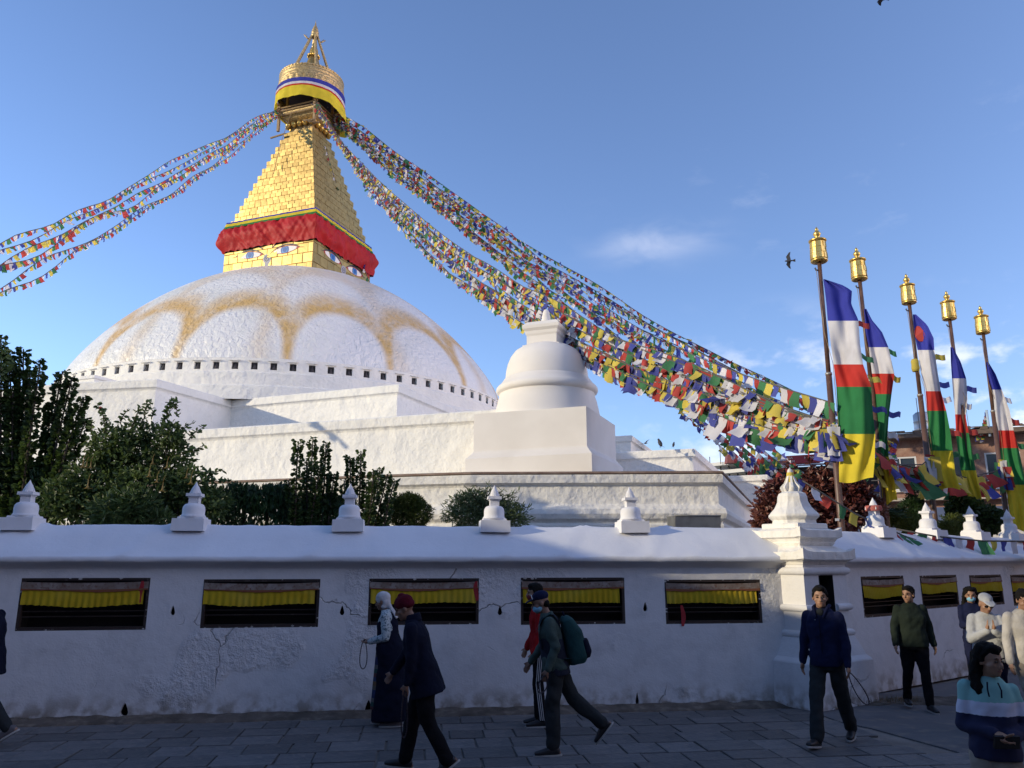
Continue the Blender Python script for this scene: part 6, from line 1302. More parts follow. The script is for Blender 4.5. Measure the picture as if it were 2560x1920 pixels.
class Solid:
    """closed blobs that a voxel remesh fuses into one continuous skin"""
    def __init__(s): s.m = MB()
    def cap(s, a, ra, b, rb, n=12):
        a, b = Vector(a), Vector(b); d = b - a
        if d.length < 1e-5: d = Vector((0, 0, 1e-4)); b = a + d
        Q = d.to_track_quat('Z', 'Y').to_matrix(); L_ = d.length
        prof_ = [(ra * math.sin(t), -ra * math.cos(t)) for t in (0.02, .45, .9, 1.3)] + [(ra, 0), (rb, L_)] + [(rb * math.cos(t), L_ + rb * math.sin(t)) for t in (.35, .75, 1.15, 1.55)]
        s.m.lathe(prof_, tuple(a), n=n, M=Q); return s
    def chain(s, pts, rs):
        for i in range(len(pts) - 1): s.cap(pts[i], rs[i], pts[i + 1], rs[i + 1])
        return s
    def ell(s, c, r, Mx=None):
        prof_ = [(math.sin(t), -math.cos(t)) for t in [0.02 + (PI - 0.04) * i / 9 for i in range(10)]]; D = Matrix.Diagonal(r)
        s.m.lathe(prof_, tuple(c), n=16, M=(Mx @ D) if Mx is not None else D); return s
    def rings(s, R_, n=20):
        """R_: (centre, lateral unit vector, half width, depth unit vector, half depth); closed ends"""
        vs = []; k = len(R_)
        for c, lx, a, dy, b in R_:
            for i in range(n):
                t = 2 * PI * i / n; ct, st_ = math.cos(t), math.sin(t); e = 0.8
                vs.append(Vector(c) + lx * a * math.copysign(abs(ct) ** e, ct) + dy * b * math.copysign(abs(st_) ** e, st_))
        s.m.add(vs, [(i * n + q, i * n + (q + 1) % n, (i + 1) * n + (q + 1) % n, (i + 1) * n + q) for i in range(k - 1) for q in range(n)] + [tuple(reversed(range(n))), tuple((k - 1) * n + q for q in range(n))], True); return s
    def skin(s, name, material, parent, vox=0.012, smooth=4, folds=0.0, seed=0, fscale=7, cut=None):
        me = s.m.mesh(name, []); bm = bmesh.new(); bm.from_mesh(me); bmesh.ops.recalc_face_normals(bm, faces=bm.faces); bm.to_mesh(me); bm.free()
        o = bpy.data.objects.new('fusing', me); FUSE.collection.objects.link(o); r = o.modifiers.new('r', 'REMESH'); r.mode = 'VOXEL'; r.voxel_size = vox
        sm = o.modifiers.new('s', 'SMOOTH'); sm.factor = 0.5; sm.iterations = smooth
        VLF = FUSE.view_layers[0]; VLF.update(); out = bpy.data.meshes.new_from_object(o.evaluated_get(VLF.depsgraph)); bpy.data.objects.remove(o); bpy.data.meshes.remove(me)
        if folds:
            CN = [(v.co.copy(), v.normal.copy()) for v in out.vertices]
            for v, (c, nn) in zip(out.vertices, CN):
                f = noise.noise(Vector((c.x * fscale, c.y * fscale, c.z * fscale * 0.8 + seed))) * 0.6 + noise.noise(Vector((c.x * fscale * 2 + c.z * 6, c.y * fscale * 2 - c.z * 6, c.z * fscale * 1.6 + seed))) * 0.5
                v.co = c + nn * (f * folds)
        out.materials.clear()
        for mm in (material if isinstance(material, list) else [material]): out.materials.append(mm)
        out.polygons.foreach_set('use_smooth', [True] * len(out.polygons)); out.name = name
        return put(name, out, parent)
XV, YV = Vector((1, 0, 0)), Vector((0, 1, 0))
def rx(a): return Matrix.Rotation(a, 3, 'X')
def rz(a): return Matrix.Rotation(a, 3, 'Z')
def ry(a): return Matrix.Rotation(a, 3, 'Y')
def person(label, px, py_feet, heading, h=1.66, lean=4, legs=((16, 8), (-16, 14)), arms=((-12, 8, 15, 0), (14, 8, 20, 0)), head=(0, 8), top='navy', bottom='black', toplen=0.0, loose=1.0, hair='short', female=False, skin='skin', shoes='shoe', ground=0.0, pos=None, roll=0, collar=True, topkind='jacket', extra=None, seed=0, girth=1.0, face=True, foot_pitch=(0, 0)):
    """legs: (thigh swing, knee bend) right, left; arms: (swing, abduction, elbow bend, inward turn) right, left; degrees"""
    s = h / 1.70; loc = pos if pos is not None else at_z(px, py_feet, 0); t = thing('person', label, 'person', (loc.x, loc.y, ground), 'people walking round the stupa', R(heading)); J = {}
    T = rx(-R(lean)) @ ry(R(roll)); hipw = 0.088; feet = []
    for i, sd in enumerate((1, -1)):
        th, kb = legs[i]; hip = Vector((sd * hipw, 0, 0)); a1 = R(th); a2 = R(th - kb)
        kn = hip + Vector((sd * 0.012, math.sin(a1), -math.cos(a1))) * 0.43; an = kn + Vector((0, math.sin(a2), -math.cos(a2))) * 0.42; fp = R(foot_pitch[i]); td = Vector((sd * 0.12, math.cos(fp), math.sin(fp)))
        J['hip', i], J['knee', i], J['ankle', i], J['toe', i], J['heel', i] = hip, kn, an, an + td * 0.15 + Vector((0, 0, -0.06)) * math.cos(fp) + Vector((0, 0.06, 0)) * math.sin(fp), an + Vector((0, -0.055, -0.055)) if fp > -0.2 else an + Vector((0, -0.07, 0.0))
        feet.append(min(J['toe', i].z, J['heel', i].z) - 0.03)
    up = Vector((0, 0, -min(feet)))
    for k in J: J[k] = (J[k] + up) * s
    P = up * s; pel = P + Vector((0, 0, 0.03 * s)); tp = lambda x, y, z: P + (T @ Vector((x, y, z))) * s
    J['neck'] = tp(0, -0.005, 0.545); shw = 0.152 if female else 0.172
    for i, sd in enumerate((1, -1)):
        sw, ab, el, inn = arms[i]; sh_ = tp(sd * shw, -0.01, 0.472); d = Vector((sd * math.sin(R(ab)), math.sin(R(sw)) * math.cos(R(ab)), -math.cos(R(sw)) * math.cos(R(ab)))); el_ = sh_ + d * 0.275 * s
        f = Vector((sd * math.sin(R(ab) * 0.5) - sd * math.sin(R(inn)), math.sin(R(sw + el)) * math.cos(R(inn)), -math.cos(R(sw + el)) * math.cos(R(inn)))).normalized(); wr = el_ + f * 0.245 * s
        J['sh', i], J['el', i], J['wr', i], J['fd', i] = sh_, el_, wr, f
    HM = rz(R(head[0])) @ rx(-R(head[1])) ; hc = J['neck'] + (T @ Vector((0, 0.025, 0.05))) * s + (HM @ Vector((0, 0.015, 0.085))) * s; hv = lambda x, y, z: hc + (HM @ Vector((x, y, z))) * s
    # ---- body: one continuous skin from head to feet
    B = Solid(); lx = T @ XV; dy = T @ YV
    B.rings([(tp(0, 0, -0.06), lx, 0.13 * s, dy, 0.09 * s), (tp(0, 0, 0.05), lx, 0.145 * s, dy, 0.10 * s), (tp(0, 0, 0.2), lx, 0.125 * s, dy, 0.085 * s), (tp(0, 0, 0.36), lx, 0.15 * s, dy, 0.10 * s), (tp(0, -0.01, 0.48), lx, (shw - 0.01) * s, dy, 0.08 * s), (tp(0, -0.01, 0.54), lx, 0.07 * s, dy, 0.055 * s)])
    for i in range(2):
        B.chain([J['hip', i], J['knee', i], J['ankle', i]], [0.08 * s, 0.052 * s, 0.036 * s]); B.cap(J['heel', i], 0.03 * s, J['toe', i], 0.028 * s); B.cap(J['ankle', i], 0.036 * s, J['heel', i], 0.03 * s); B.chain([J['sh', i], J['el', i], J['wr', i]], [0.045 * s, 0.037 * s, 0.027 * s])
        f = J['fd', i]; sd = (1, -1)[i]; w = J['wr', i]; side = f.cross(XV * sd if abs(f.z) > 0.5 else ZV).normalized(); side = side if side.y >= 0 else -side; nrm = f.cross(side).normalized()
        pray = extra and extra.get('pray')
        if pray: side = Vector((0, 1, 0.2)).normalized(); f = Vector((-sd * 0.05, 0.25, 1)).normalized(); nrm = XV
        palm = w + f * 0.055 * s; B.cap(w + f * 0.01 * s, 0.022 * s, palm, 0.026 * s); curl = 0.05 if pray else 0.6
        for q in range(4):
            o = (q - 1.5) * 0.018 * s; a = palm + side * o + f * 0.02 * s; inw = (nrm * (1 if nrm.x * sd < 0 else -1)); l = (0.062, 0.072, 0.068, 0.054)[q] * s; m1 = a + (f + inw * curl * 0.5).normalized() * l * 0.55; m2 = m1 + (f + inw * curl * 1.4).normalized() * l * 0.5
            B.cap(a, 0.0095 * s, m1, 0.009 * s, 8); B.cap(m1, 0.009 * s, m2, 0.0075 * s, 8)
        tb_ = w + f * 0.03 * s + side * 0.026 * s; B.cap(tb_, 0.0115 * s, tb_ + (side * 0.6 + f * 0.9).normalized() * 0.05 * s, 0.009 * s, 8)
    B.cap(J['neck'] - (T @ ZV) * 0.02 * s, 0.056 * s, hv(0, -0.02, -0.06), 0.05 * s)
    B.ell(hv(0, -0.012, 0.03), (0.074 * s, 0.094 * s, 0.088 * s), HM); B.ell(hv(0, 0.022, -0.045), (0.058 * s, 0.066 * s, 0.07 * s), HM); B.ell(hv(0, 0.055, -0.088), (0.030 * s, 0.028 * s, 0.024 * s), HM)
    B.cap(hv(0, 0.082, 0.012), 0.010 * s, hv(0, 0.102, -0.03), 0.0155 * s, 8); B.cap(hv(-0.03, 0.076, 0.022), 0.011 * s, hv(0.03, 0.076, 0.022), 0.011 * s, 8); B.cap(hv(-0.016, 0.078, -0.064), 0.010 * s, hv(0.016, 0.078, -0.064), 0.010 * s, 8)
    for sd in (-1, 1): B.ell(hv(sd * 0.076, -0.01, -0.012), (0.010 * s, 0.02 * s, 0.032 * s), HM); B.cap(hv(sd * 0.035, 0.062, -0.02), 0.018 * s, hv(sd * 0.05, 0.045, -0.03), 0.02 * s, 8)
    body = B.skin('body', M[skin], t, 0.009, 3)
    if face:
        for sd in (-1, 1):
            m = MB(); m.lathe([(0.0, -0.005), (0.011, -0.003), (0.013, 0.0), (0.011, 0.003), (0.0, 0.005)], n=10); mput('eye', m.mesh('eye', M['eye_dark']), Matrix.Translation(hv(sd * 0.032, 0.0805, 0.004)) @ (HM @ rx(PI / 2)).to_4x4() @ Matrix.Diagonal((s * 1.15, s * 0.6, s, 1)), t)
            m = MB(); m.tube([(-0.02, 0, 0), (0, 0.003, 0.004), (0.02, -0.006, 0.0)], [0.003, 0.0045, 0.002], 6); mput('eyebrow', m.mesh('eyebrow', M['hair']), Matrix.Translation(hv(sd * 0.034, 0.087, 0.026)) @ HM.to_4x4() @ Matrix.Diagonal((s * sd, s, s, 1)), t)
        m = MB(); m.tube([(-0.024, -0.006, 0), (0, 0.0, 0.001), (0.024, -0.006, 0)], [0.003, 0.006, 0.003], 6); mput('mouth', m.mesh('mouth', M['lips']), Matrix.Translation(hv(0, 0.0865, -0.064)) @ HM.to_4x4() @ Matrix.Scale(s, 4), t)
    # ---- trousers and shoes
    g = girth
    if bottom:
        S = Solid(); S.rings([(tp(0, 0, -0.10), lx, 0.15 * s * g, dy, 0.115 * s * g), (tp(0, 0, 0.02), lx, 0.165 * s * g, dy, 0.125 * s * g), (tp(0, 0, 0.14), lx, 0.15 * s * g, dy, 0.112 * s * g)])
        for i in range(2): S.chain([J['hip', i], J['hip', i].lerp(J['knee', i], 0.5), J['knee', i], J['knee', i].lerp(J['ankle', i], 0.5), J['ankle', i] + (J['knee', i] - J['ankle', i]).normalized() * 0.02 * s], [0.098 * s * g, 0.088 * s * g, 0.07 * s * loose, 0.066 * s * loose, 0.063 * s * loose])
        S.skin('trousers', M[bottom], t, 0.013, 3, 0.019, seed)
    for i in range(2):
        d = (J['toe', i] - J['heel', i]).normalized(); upn = XV.cross(d).normalized(); upn = upn if upn.z > 0 else -upn
        S = Solid(); S.rings([(J['heel', i] - d * 0.02 * s + upn * 0.012 * s, XV, 0.030 * s, upn, 0.03 * s), (J['heel', i] + d * 0.02 * s + upn * 0.025 * s, XV, 0.04 * s, upn, 0.052 * s), (J['heel', i] + d * 0.10 * s + upn * 0.018 * s, XV, 0.042 * s, upn, 0.044 * s), (J['toe', i] + upn * 0.004 * s, XV, 0.045 * s, upn, 0.028 * s), (J['toe', i] + d * 0.055 * s, XV, 0.03 * s, upn, 0.018 * s)]); S.cap(J['ankle', i], 0.045 * s, J['heel', i] + d * 0.03 * s + upn * 0.02 * s, 0.042 * s)
        sh_ = S.skin('shoe', M[shoes], t, 0.011, 2)
        m = MB(); a, b = J['heel', i] - d * 0.045 * s - upn * 0.022 * s, J['toe', i] + d * 0.07 * s - upn * 0.022 * s; vs = []
        for k in range(14):
            q = 2 * PI * k / 14; f = 0.5 + 0.5 * math.cos(q); c = a.lerp(b, f); w = 0.046 * s * math.sin(q)
            vs.append(c + XV * w - upn * 0.010 * s)
        vs += [v + upn * 0.018 * s for v in vs]; m.add(vs, [tuple(range(14)), tuple(14 + k for k in reversed(range(14)))] + [(k, (k + 1) % 14, 14 + (k + 1) % 14, 14 + k) for k in range(14)]); put('sole', m.mesh('sole', M['sole' if shoes != 'shoe_plain' else 'shoe']), sh_)
    # ---- jacket
    S = Solid(); L_ = toplen; ch_ = 0.17 if not female else 0.155
    rr_ = [(tp(0, 0.0, -0.06 - L_), lx, (0.182 + L_ * 0.12) * s * g, dy, (0.145 + L_ * 0.12) * s * g), (tp(0, 0, 0.06), lx, 0.178 * s * g, dy, 0.142 * s * g), (tp(0, 0, 0.2), lx, 0.16 * s * g, dy, 0.122 * s * g), (tp(0, 0, 0.36), lx, (ch_ + 0.012) * s * g, dy, 0.127 * s * g), (tp(0, -0.01, 0.465), lx, (shw + 0.0) * s, dy, 0.105 * s), (tp(0, -0.01, 0.525), lx, 0.115 * s, dy, 0.08 * s), (tp(0, -0.008, 0.565), lx, 0.068 * s, dy, 0.068 * s)]
    S.rings(rr_)
    for i in range(2): S.chain([J['sh', i], J['el', i], J['wr', i] - J['fd', i] * 0.005 * s], [0.059 * s * g, 0.055 * s * g, 0.045 * s])
    jk = S.skin(topkind, M[top] if isinstance(top, str) else top, t, 0.0115, 3, 0.010 if top in ('offwhite', 'beige') else 0.017, seed + 7)
    # ---- hair
    if hair:
        S = Solid()
        S.ell(hv(0, -0.024, 0.048), (0.082 * s, 0.097 * s, 0.082 * s), HM); S.ell(hv(0, 0.030, 0.092), (0.062 * s, 0.05 * s, 0.032 * s), HM); S.ell(hv(0, -0.055, 0.0), (0.074 * s, 0.06 * s, 0.075 * s), HM)
        for sd in (-1, 1): S.cap(hv(sd * 0.07, 0.005, 0.04), 0.018 * s, hv(sd * 0.074, 0.0, 0.0), 0.012 * s)
        if hair == 'long':
            for sd in (-1, 1): S.chain([hv(sd * 0.05, -0.03, 0.08), hv(sd * 0.085, -0.045, 0.0), hv(sd * 0.10, -0.05, -0.10), hv(sd * 0.115, -0.02, -0.20), hv(sd * 0.10, 0.02, -0.27)], [0.045 * s, 0.032 * s, 0.035 * s, 0.04 * s, 0.02 * s])
            S.rings([(hv(0, -0.06, 0.05), HM @ XV, 0.08 * s, HM @ YV, 0.06 * s), (hv(0, -0.075, -0.1), HM @ XV, 0.115 * s, HM @ YV, 0.05 * s), (hv(0, -0.09, -0.26), HM @ XV, 0.11 * s, HM @ YV, 0.035 * s)])
        S.skin('hair', M['hair'], t, 0.0085, 2, 0.010 if hair == 'short' else 0.014, seed, 26)
    t['_x'] = 1; del t['_x']
    return dict(t=t, s=s, J=J, tp=tp, hv=hv, HM=HM, T=T, jacket=jk, lx=lx, dy=dy, world=lambda v: Matrix.Translation(t.location) @ rz(R(heading)).to_4x4() @ v)
def simple(S, name, material, pp, vox=0.009, folds=0.006, smooth=3, seed=1): return S.skin(name, M[material], pp['t'], vox, smooth, folds, seed)
def mask(pp, material):
    hv, s, HM = pp['hv'], pp['s'], pp['HM']; S = Solid(); S.ell(hv(0, 0.036, -0.05), (0.066 * s, 0.07 * s, 0.052 * s), HM); simple(S, 'face_mask', material, pp, 0.008, 0.003)
def beads(label, pp, hand, length=0.26, width=0.10, tilt=0.0):
    s = pp['s']; w = pp['world'](pp['J']['wr', hand] + pp['J']['fd', hand] * 0.10 * s); m = MB(); pts = []; rad = []; n = 96
    for k in range(n + 1):
        a = 2 * PI * k / n; x = width * math.sin(a) * 0.5 * (1 - 0.3 * math.cos(a)); z = -length * (0.5 - 0.5 * math.cos(a)); pts.append(w + Vector((x * 0.9 + tilt * -z, 0.3 * x - 0.01, z + 0.03))); rad.append(0.0048 + 0.003 * abs(math.sin(k * PI / 2)))
    m.tube(pts, rad, 6); return tag(m.build('prayer_beads', M['bead']), label, 'prayer beads', 'loops of prayer beads in hands')

# --- two elders walking left
w1 = person('elder woman in a white headscarf, printed blouse and long dark robe, holding beads', 968, 1815, 84, 1.56, lean=7, legs=((5, 4), (-6, 6)), arms=((-4, 6, 84, 25), (-8, 8, 86, 20)), head=(-4, 14), top='print', bottom=None, topkind='blouse', hair=None, female=True, skin='skin_old', shoes='shoe_grey', seed=1)
tp, s, lx, dy = w1['tp'], w1['s'], w1['lx'], w1['dy']
S = Solid(); g0 = lambda z: Vector((0, 0.0, z)); S.rings([(Vector((0, -0.02, 0.07)), XV, 0.19, YV, 0.22), (Vector((0, -0.03, 0.35)), XV, 0.19, YV, 0.20), (tp(0, -0.03, -0.10), lx, 0.205 * s, dy, 0.19 * s), (tp(0, -0.01, 0.08), lx, 0.205 * s, dy, 0.18 * s), (tp(0, 0, 0.22), lx, 0.172 * s, dy, 0.145 * s), (tp(0, 0.0, 0.38), lx, 0.165 * s, dy, 0.14 * s), (tp(0, -0.012, 0.47), lx, 0.13 * s, dy, 0.11 * s), (tp(0, -0.012, 0.53), lx, 0.09 * s, dy, 0.08 * s)]); simple(S, 'robe', 'ink_navy', w1, 0.012, 0.014)
S = Solid(); S.rings([(Vector((0, 0.10, 0.20)), XV, 0.13, YV, 0.115), (Vector((0, 0.085, 0.5)), XV, 0.125, YV, 0.11), (tp(0, 0.075, 0.05), lx, 0.115 * s, dy, 0.10 * s)]); simple(S, 'apron', 'apron', w1, 0.012, 0.004)
hv, HM = w1['hv'], w1['HM']; S = Solid(); S.ell(hv(0, -0.02, 0.045), (0.088 * s, 0.108 * s, 0.09 * s), HM); S.ell(hv(0, -0.05, -0.02), (0.078 * s, 0.065 * s, 0.075 * s), HM); S.ell(hv(0.0, -0.075, -0.085), (0.05 * s, 0.045 * s, 0.04 * s), HM); S.ell(hv(-0.045, -0.02, -0.075), (0.035 * s, 0.04 * s, 0.03 * s), HM); S.rings([(hv(0, -0.09, -0.08), HM @ XV, 0.04 * s, HM @ YV, 0.02 * s), (hv(-0.01, -0.135, -0.18), HM @ XV, 0.055 * s, HM @ YV, 0.012 * s), (hv(-0.01, -0.165, -0.27), HM @ XV, 0.05 * s, HM @ YV, 0.01 * s)]); simple(S, 'headscarf', 'scarf_white', w1, 0.009, 0.010)
beads('long loops of dark beads hanging from the robed woman\'s hand', w1, 1, 0.34, 0.09)
w2 = person('stooped old man in maroon knitted hat and long dark navy jacket', 1015, 1960, 88, 1.63, lean=15, legs=((15, 5), (-8, 22)), arms=((20, 6, 14, 5), (-3, 7, 12, 5)), head=(4, 22), top='ink_navy', bottom='black', toplen=0.14, hair=None, skin='skin_old', shoes='shoe', pos=Vector((-0.86, 7.95, 0)), seed=2, girth=1.1, loose=1.15, foot_pitch=(8, -28))
hv, HM, s = w2['hv'], w2['HM'], w2['s']; S = Solid(); S.ell(hv(0, -0.012, 0.055), (0.086 * s, 0.104 * s, 0.085 * s), HM); S.ell(hv(0, -0.03, 0.025), (0.088 * s, 0.095 * s, 0.055 * s), HM); S.ell(hv(0, -0.01, 0.13), (0.035 * s, 0.04 * s, 0.03 * s), HM); simple(S, 'knitted_hat', 'maroon', w2, 0.008, 0.004)
S = Solid(); S.rings([(w2['tp'](0, -0.02, 0.52), w2['lx'], 0.09 * s, w2['dy'], 0.085 * s), (w2['tp'](0, -0.03, 0.60), w2['lx'], 0.07 * s, w2['dy'], 0.07 * s)]); simple(S, 'collar', 'ink_navy', w2)
beads('thin loop of beads hanging at the stooped man\'s knee', w2, 1, 0.42, 0.06)
# --- youth in red and the man with the backpack
w3 = person('youth in red track jacket, dark red mask and striped black track pants', 1352, 1815, 90, 1.66, lean=3, legs=((4, 6), (5, 12)), arms=((8, 6, 18, 0), (2, 7, 14, 0)), head=(6, 4), top='redjacket', bottom='black', hair='short', shoes='shoe', seed=3, girth=0.93)
mask(w3, 'mask_red'); J, s = w3['J'], w3['s']
for q in range(3):
    m = MB(); a, b, c = J['hip', 1], J['knee', 1], J['ankle', 1]; o = lambda r: Vector((-r, (q - 1) * 0.022, 0)); n_ = 10; L1 = []
    for k in range(n_ + 1):
        f = k / n_; p = a.lerp(b, f * 2) if f < 0.5 else b.lerp(c, f * 2 - 1); L1.append(p + o((0.100 - 0.030 * min(1, f * 2)) * s))
    m.add([v + Vector((0, dd, 0)) for v in L1 for dd in (-0.005, 0.005)], [(2 * k, 2 * k + 1, 2 * k + 3, 2 * k + 2) for k in range(n_)]); put('side_stripe', m.mesh('side_stripe', M['stripe_white']), w3['t'])
w4 = person('man in navy cap, blue mask and dark vest striding left with a backpack', 1392, 1885, 90, 1.63, lean=11, legs=((-27, 24), (6, 6)), arms=((10, 8, 25, 0), (-14, 9, 34, 0)), head=(4, 16), top='sage', bottom='charcoal', topkind='shirt', hair=None, skin='skin_old', shoes='shoe', seed=4, girth=1.05, loose=1.2, foot_pitch=(-48, 0))
mask(w4, 'mask_blue'); hv, HM, s, tp, lx, dy = w4['hv'], w4['HM'], w4['s'], w4['tp'], w4['lx'], w4['dy']
S = Solid(); S.rings([(tp(0, 0, -0.12), lx, 0.185 * s, dy, 0.145 * s), (tp(0, 0, 0.08), lx, 0.185 * s, dy, 0.145 * s), (tp(0, 0, 0.3), lx, 0.18 * s, dy, 0.14 * s), (tp(0, -0.01, 0.45), lx, 0.16 * s, dy, 0.115 * s), (tp(0, -0.01, 0.53), lx, 0.10 * s, dy, 0.08 * s)]); simple(S, 'vest', 'vest', w4, 0.011, 0.01)
def cap_hat(pp, material, peak=True):
    hv, HM, s = pp['hv'], pp['HM'], pp['s']; S = Solid(); S.ell(hv(0, -0.02, 0.068), (0.083 * s, 0.102 * s, 0.066 * s), HM); S.rings([(hv(0, 0.06, 0.06), HM @ XV, 0.07 * s, HM @ ZV, 0.012 * s), (hv(0, 0.13, 0.05), HM @ XV, 0.062 * s, HM @ ZV, 0.009 * s), (hv(0, 0.165, 0.036), HM @ XV, 0.03 * s, HM @ ZV, 0.007 * s)]); return simple(S, 'cap', material, pp, 0.007, 0.0)
cap_hat(w4, 'navy'); S = Solid(); S.ell(hv(0, -0.06, -0.02), (0.076 * s, 0.05 * s, 0.05 * s), HM); simple(S, 'hair', 'hair', w4, 0.008, 0.006)
m = MB(); m.add([(-0.028, 0, -0.02), (-0.012, 0, -0.02), (0.03, 0, 0.03), (0.012, 0, 0.03)], [(0, 1, 2, 3)]); mput('cap_badge', m.mesh('cap_badge', M['stripe_white']), Matrix.Translation(hv(-0.045, 0.075, 0.085)) @ (HM @ rz(-0.55) @ rx(-0.5)).to_4x4(), w4['t'])
W4 = w4['world']; bp = thing('backpack', 'teal backpack with dark pocket on the striding man\'s back', 'backpack', tuple(W4(tp(0, -0.22, 0.25)))); inv = lambda S_: [tuple(W4(Vector(v)) - bp.location) for v in S_.m.v]
S = Solid(); S.rings([(tp(0, -0.24, -0.04), lx, 0.13, dy, 0.09), (tp(0, -0.26, 0.02), lx, 0.15, dy, 0.12), (tp(0, -0.25, 0.3), lx, 0.145, dy, 0.11), (tp(0, -0.215, 0.44), lx, 0.12, dy, 0.075), (tp(0, -0.20, 0.49), lx, 0.06, dy, 0.04)]); S.m.v = inv(S); S.skin('bag', M['teal'], bp, 0.011, 4, 0.008, 3)
S = Solid(); S.rings([(tp(0, -0.35, 0.0), lx, 0.10, dy, 0.045), (tp(0, -0.37, 0.06), lx, 0.115, dy, 0.055), (tp(0, -0.36, 0.2), lx, 0.11, dy, 0.045)]); S.m.v = inv(S); S.skin('front_pocket', M['ink_navy'], bp, 0.01, 4, 0.004, 3)
for sd in (-1, 1):
    m = MB(); P_ = [tp(sd * 0.10, -0.16, 0.44), tp(sd * 0.115, -0.06, 0.555), tp(sd * 0.12, 0.06, 0.51), tp(sd * 0.125, 0.145, 0.38), tp(sd * 0.14, 0.13, 0.2), tp(sd * 0.15, -0.02, 0.06), tp(sd * 0.13, -0.18, 0.04)]; vs = []
    for p in P_: vs += [W4(p - lx * 0.028), W4(p + lx * 0.028)]
    m.add(vs, [(2 * k, 2 * k + 1, 2 * k + 3, 2 * k + 2) for k in range(len(P_) - 1)], True); m.build('strap', M['teal'], bp)
m = MB(); P_ = [W4(tp(0.03, -0.2, 0.47)), W4(tp(0.02, -0.19, 0.53)), W4(tp(-0.02, -0.19, 0.53)), W4(tp(-0.03, -0.2, 0.47))]; m.tube(P_, 0.012, 6); m.build('handle', M['ink_navy'], bp)
beads('short loop of beads in the backpack wearer\'s hand', w4, 1, 0.17, 0.10, -0.25)
# --- man in the navy jacket by the pier
w5 = person('man in navy zip jacket and charcoal trousers looking towards us, beads in hand', 2085, 1862, 142, 1.71, lean=3, legs=((22, 6), (-20, 12)), arms=((-4, 12, 14, 0), (2, 10, 8, 0)), head=(18, 2), top='navy', bottom='charcoal', hair='short', shoes='shoe', seed=5, loose=1.15, foot_pitch=(14, -6))
J, s, tp, lx, dy = w5['J'], w5['s'], w5['tp'], w5['lx'], w5['dy']
S = Solid()
for sd in (-1, 1): S.chain([tp(sd * 0.075, -0.05, 0.58), tp(sd * 0.075, 0.045, 0.565), tp(sd * 0.04, 0.11, 0.47)], [0.022 * s, 0.022 * s, 0.012 * s])
simple(S, 'collar', 'navy', w5, 0.008, 0.002); m = MB(); m.tube([tp(0.0, 0.115, 0.50), tp(0, 0.138, 0.36), tp(0, 0.132, 0.1), tp(0, 0.136, -0.04)], 0.005, 5); put('zip', m.mesh('zip', M['ink_navy']), w5['t'])
S = Solid(); S.ell(tp(0, 0.062, 0.515), (0.045 * s, 0.03 * s, 0.05 * s)); simple(S, 'shirt', 'charcoal', w5, 0.008, 0)
m = MB(); m.lathe([(0.0, -0.004), (0.009, 0), (0.0, 0.004)], tuple(tp(0.045, 0.125, 0.44)), n=8); put('badge', m.mesh('badge', M['stripe_white']), w5['t'])
beads('large open loop of beads swinging from the navy jacket man\'s hand', w5, 1, 0.33, 0.13, 0.5)
# --- group at the right
w6 = person('broad man in dark green sweater walking towards us, head turned aside', 2302, 1775, 172, 1.60, lean=1, legs=((-10, 14), (10, 4)), arms=((6, 16, 12, 0), (-6, 15, 16, 0)), head=(-48, 4), top='dkgreen', bottom='black', topkind='sweater', hair='short', shoes='shoe', seed=6, girth=1.12)
w7 = person('woman with pale blue mask and dark navy top standing near the wall', 2375, 1700, 165, 1.56, lean=2, legs=((3, 2), (-3, 3)), arms=((14, 6, 78, 35), (14, 6, 78, 35)), head=(-14, 10), top='navy', bottom='navy', topkind='blouse', hair='long', female=True, pos=Vector((6.75, 11.75, 0)), seed=7, girth=0.95); mask(w7, 'mask_blue')
w8 = person('woman in white cap and jacket with palms pressed together', 2425, 1800, 160, 1.56, lean=5, legs=((6, 4), (-6, 8)), arms=((22, 14, 108, 52), (22, 14, 108, 52)), head=(14, 22), top='offwhite', bottom='navy', hair=None, female=True, pos=Vector((5.75, 9.75, 0)), seed=8, girth=1.12, extra={'pray': True}); cap_hat(w8, 'offwhite')
S = Solid(); S.ell(w8['hv'](0, -0.055, -0.02), (0.076 * w8['s'], 0.055 * w8['s'], 0.06 * w8['s']), w8['HM']); simple(S, 'hair', 'hair', w8, 0.008, 0.006)
hv, s = w8['hv'], w8['s']; m = MB()
for sd in (-1, 1):
    vs = [hv(sd * 0.033 + 0.028 * math.cos(q * PI / 5), 0.092 - 0.006 * abs(math.cos(q * PI / 5)), 0.002 + 0.018 * math.sin(q * PI / 5)) for q in range(10)]; m.add(vs, [tuple(range(10))])
m.tube([hv(-0.012, 0.098, 0.006), hv(0.012, 0.098, 0.006)], 0.003, 5); put('sunglasses', m.mesh('sunglasses', M['eye_dark']), w8['t'])
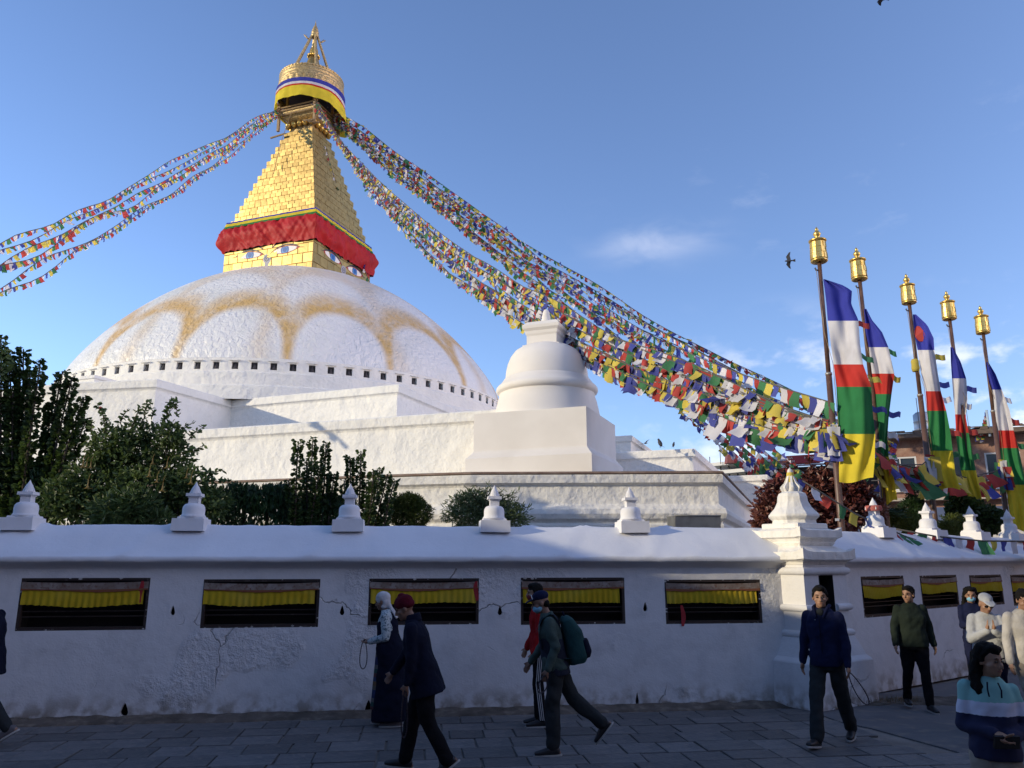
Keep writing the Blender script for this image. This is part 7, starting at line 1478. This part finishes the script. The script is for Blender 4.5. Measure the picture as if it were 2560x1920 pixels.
def hoodie():
    m = bpy.data.materials.new('three_colour_hoodie'); m.use_nodes = True; nt = m.node_tree; N = nt.nodes; L = nt.links; b = N['Principled BSDF']; b.inputs['Roughness'].default_value = 0.9
    at = N.new('ShaderNodeTexCoord'); sx = N.new('ShaderNodeSeparateXYZ'); L.new(at.outputs['Object'], sx.inputs[0]); r = N.new('ShaderNodeValToRGB'); r.color_ramp.interpolation = 'CONSTANT'; mr = N.new('ShaderNodeMapRange'); mr.inputs['From Max'].default_value = 1.7
    n = N.new('ShaderNodeTexNoise'); n.inputs['Scale'].default_value = 40; L.new(at.outputs['Object'], n.inputs['Vector']); ad = N.new('ShaderNodeMath'); ad.operation = 'MULTIPLY_ADD'; L.new(n.outputs[0], ad.inputs[0]); ad.inputs[1].default_value = 0.012; L.new(sx.outputs[2], ad.inputs[2]); L.new(ad.outputs[0], mr.inputs[0]); L.new(mr.outputs[0], r.inputs[0])
    e = r.color_ramp.elements; e[0].color = (0.010, 0.012, 0.045, 1); e[1].position = 1.045 / 1.7; e[1].color = (0.58, 0.58, 0.68, 1); x = e.new(1.125 / 1.7); x.color = (0.22, 0.44, 0.40, 1); L.new(r.outputs[0], b.inputs['Base Color']); bn = N.new('ShaderNodeBump'); bn.inputs['Strength'].default_value = 0.5; bn.inputs['Distance'].default_value = 0.01; n2 = N.new('ShaderNodeTexNoise'); n2.inputs['Scale'].default_value = 16; L.new(at.outputs['Object'], n2.inputs['Vector']); L.new(n2.outputs[0], bn.inputs['Height']); L.new(bn.outputs[0], b.inputs['Normal']); return m
w9 = person('long haired girl in mint, white and navy hoodie looking to our right', 2450, 2150, 164, 1.44, lean=-4, legs=((5, 3), (-4, 3)), arms=((2, 12, 82, 44), (2, 12, 76, 44)), head=(34, 6), top=hoodie(), bottom='khaki', topkind='hoodie', hair='long', female=True, pos=Vector((3.02, 5.2, 0)), seed=9, girth=0.96, toplen=-0.045, roll=-3)
tp, lx, dy, s = w9['tp'], w9['lx'], w9['dy'], w9['s']
for sd in (-1, 1): m = MB(); m.tube([tp(sd * 0.035, 0.10, 0.52), tp(sd * 0.045, 0.13, 0.47), tp(sd * 0.04, 0.14, 0.42)], 0.005, 5); put('drawstring', m.mesh('drawstring', M['ink_navy']), w9['t'])
ph = w9['world']((w9['J']['wr', 0] + w9['J']['wr', 1]) / 2 + Vector((0, 0.06, -0.02))); m = MB(); m.box(tuple(ph), (0.15, 0.02, 0.075), Matrix.Rotation(0.25, 3, 'X')); tag(m.build('phone', M['eye_dark']), 'dark phone held in the hoodie girl\'s hands', 'phone')
w10 = person('man in beige sweatshirt and khaki trousers walking towards us at the right edge', 2515, 1800, 176, 1.66, lean=4, legs=((26, 30), (-10, 12)), arms=((4, 12, 10, 0), (4, 12, 14, 0)), head=(-6, 20), top='beige', bottom='khaki', topkind='sweatshirt', hair='short', shoes='shoe', pos=Vector((5.95, 9.35, 0)), seed=10, girth=1.06, loose=1.35)
w11 = person('person in bright blue jacket mostly hidden behind the beige sweatshirt', 2530, 1760, 180, 1.64, top='bluejkt', bottom='black', hair='short', pos=Vector((7.0, 10.75, 0)), seed=11)
w12 = person('person in dark jacket half outside the left edge of the view', -40, 1885, 92, 1.68, lean=4, legs=((18, 8), (-20, 18)), arms=((14, 8, 20, 0), (-10, 10, 22, 0)), head=(0, 6), top='ink_navy', bottom='charcoal', toplen=0.12, hair='short', shoes='shoe_grey', pos=Vector((-5.93, 9.15, 0)), seed=12, girth=1.15, foot_pitch=(6, -24))

bpy.data.scenes.remove(FUSE)
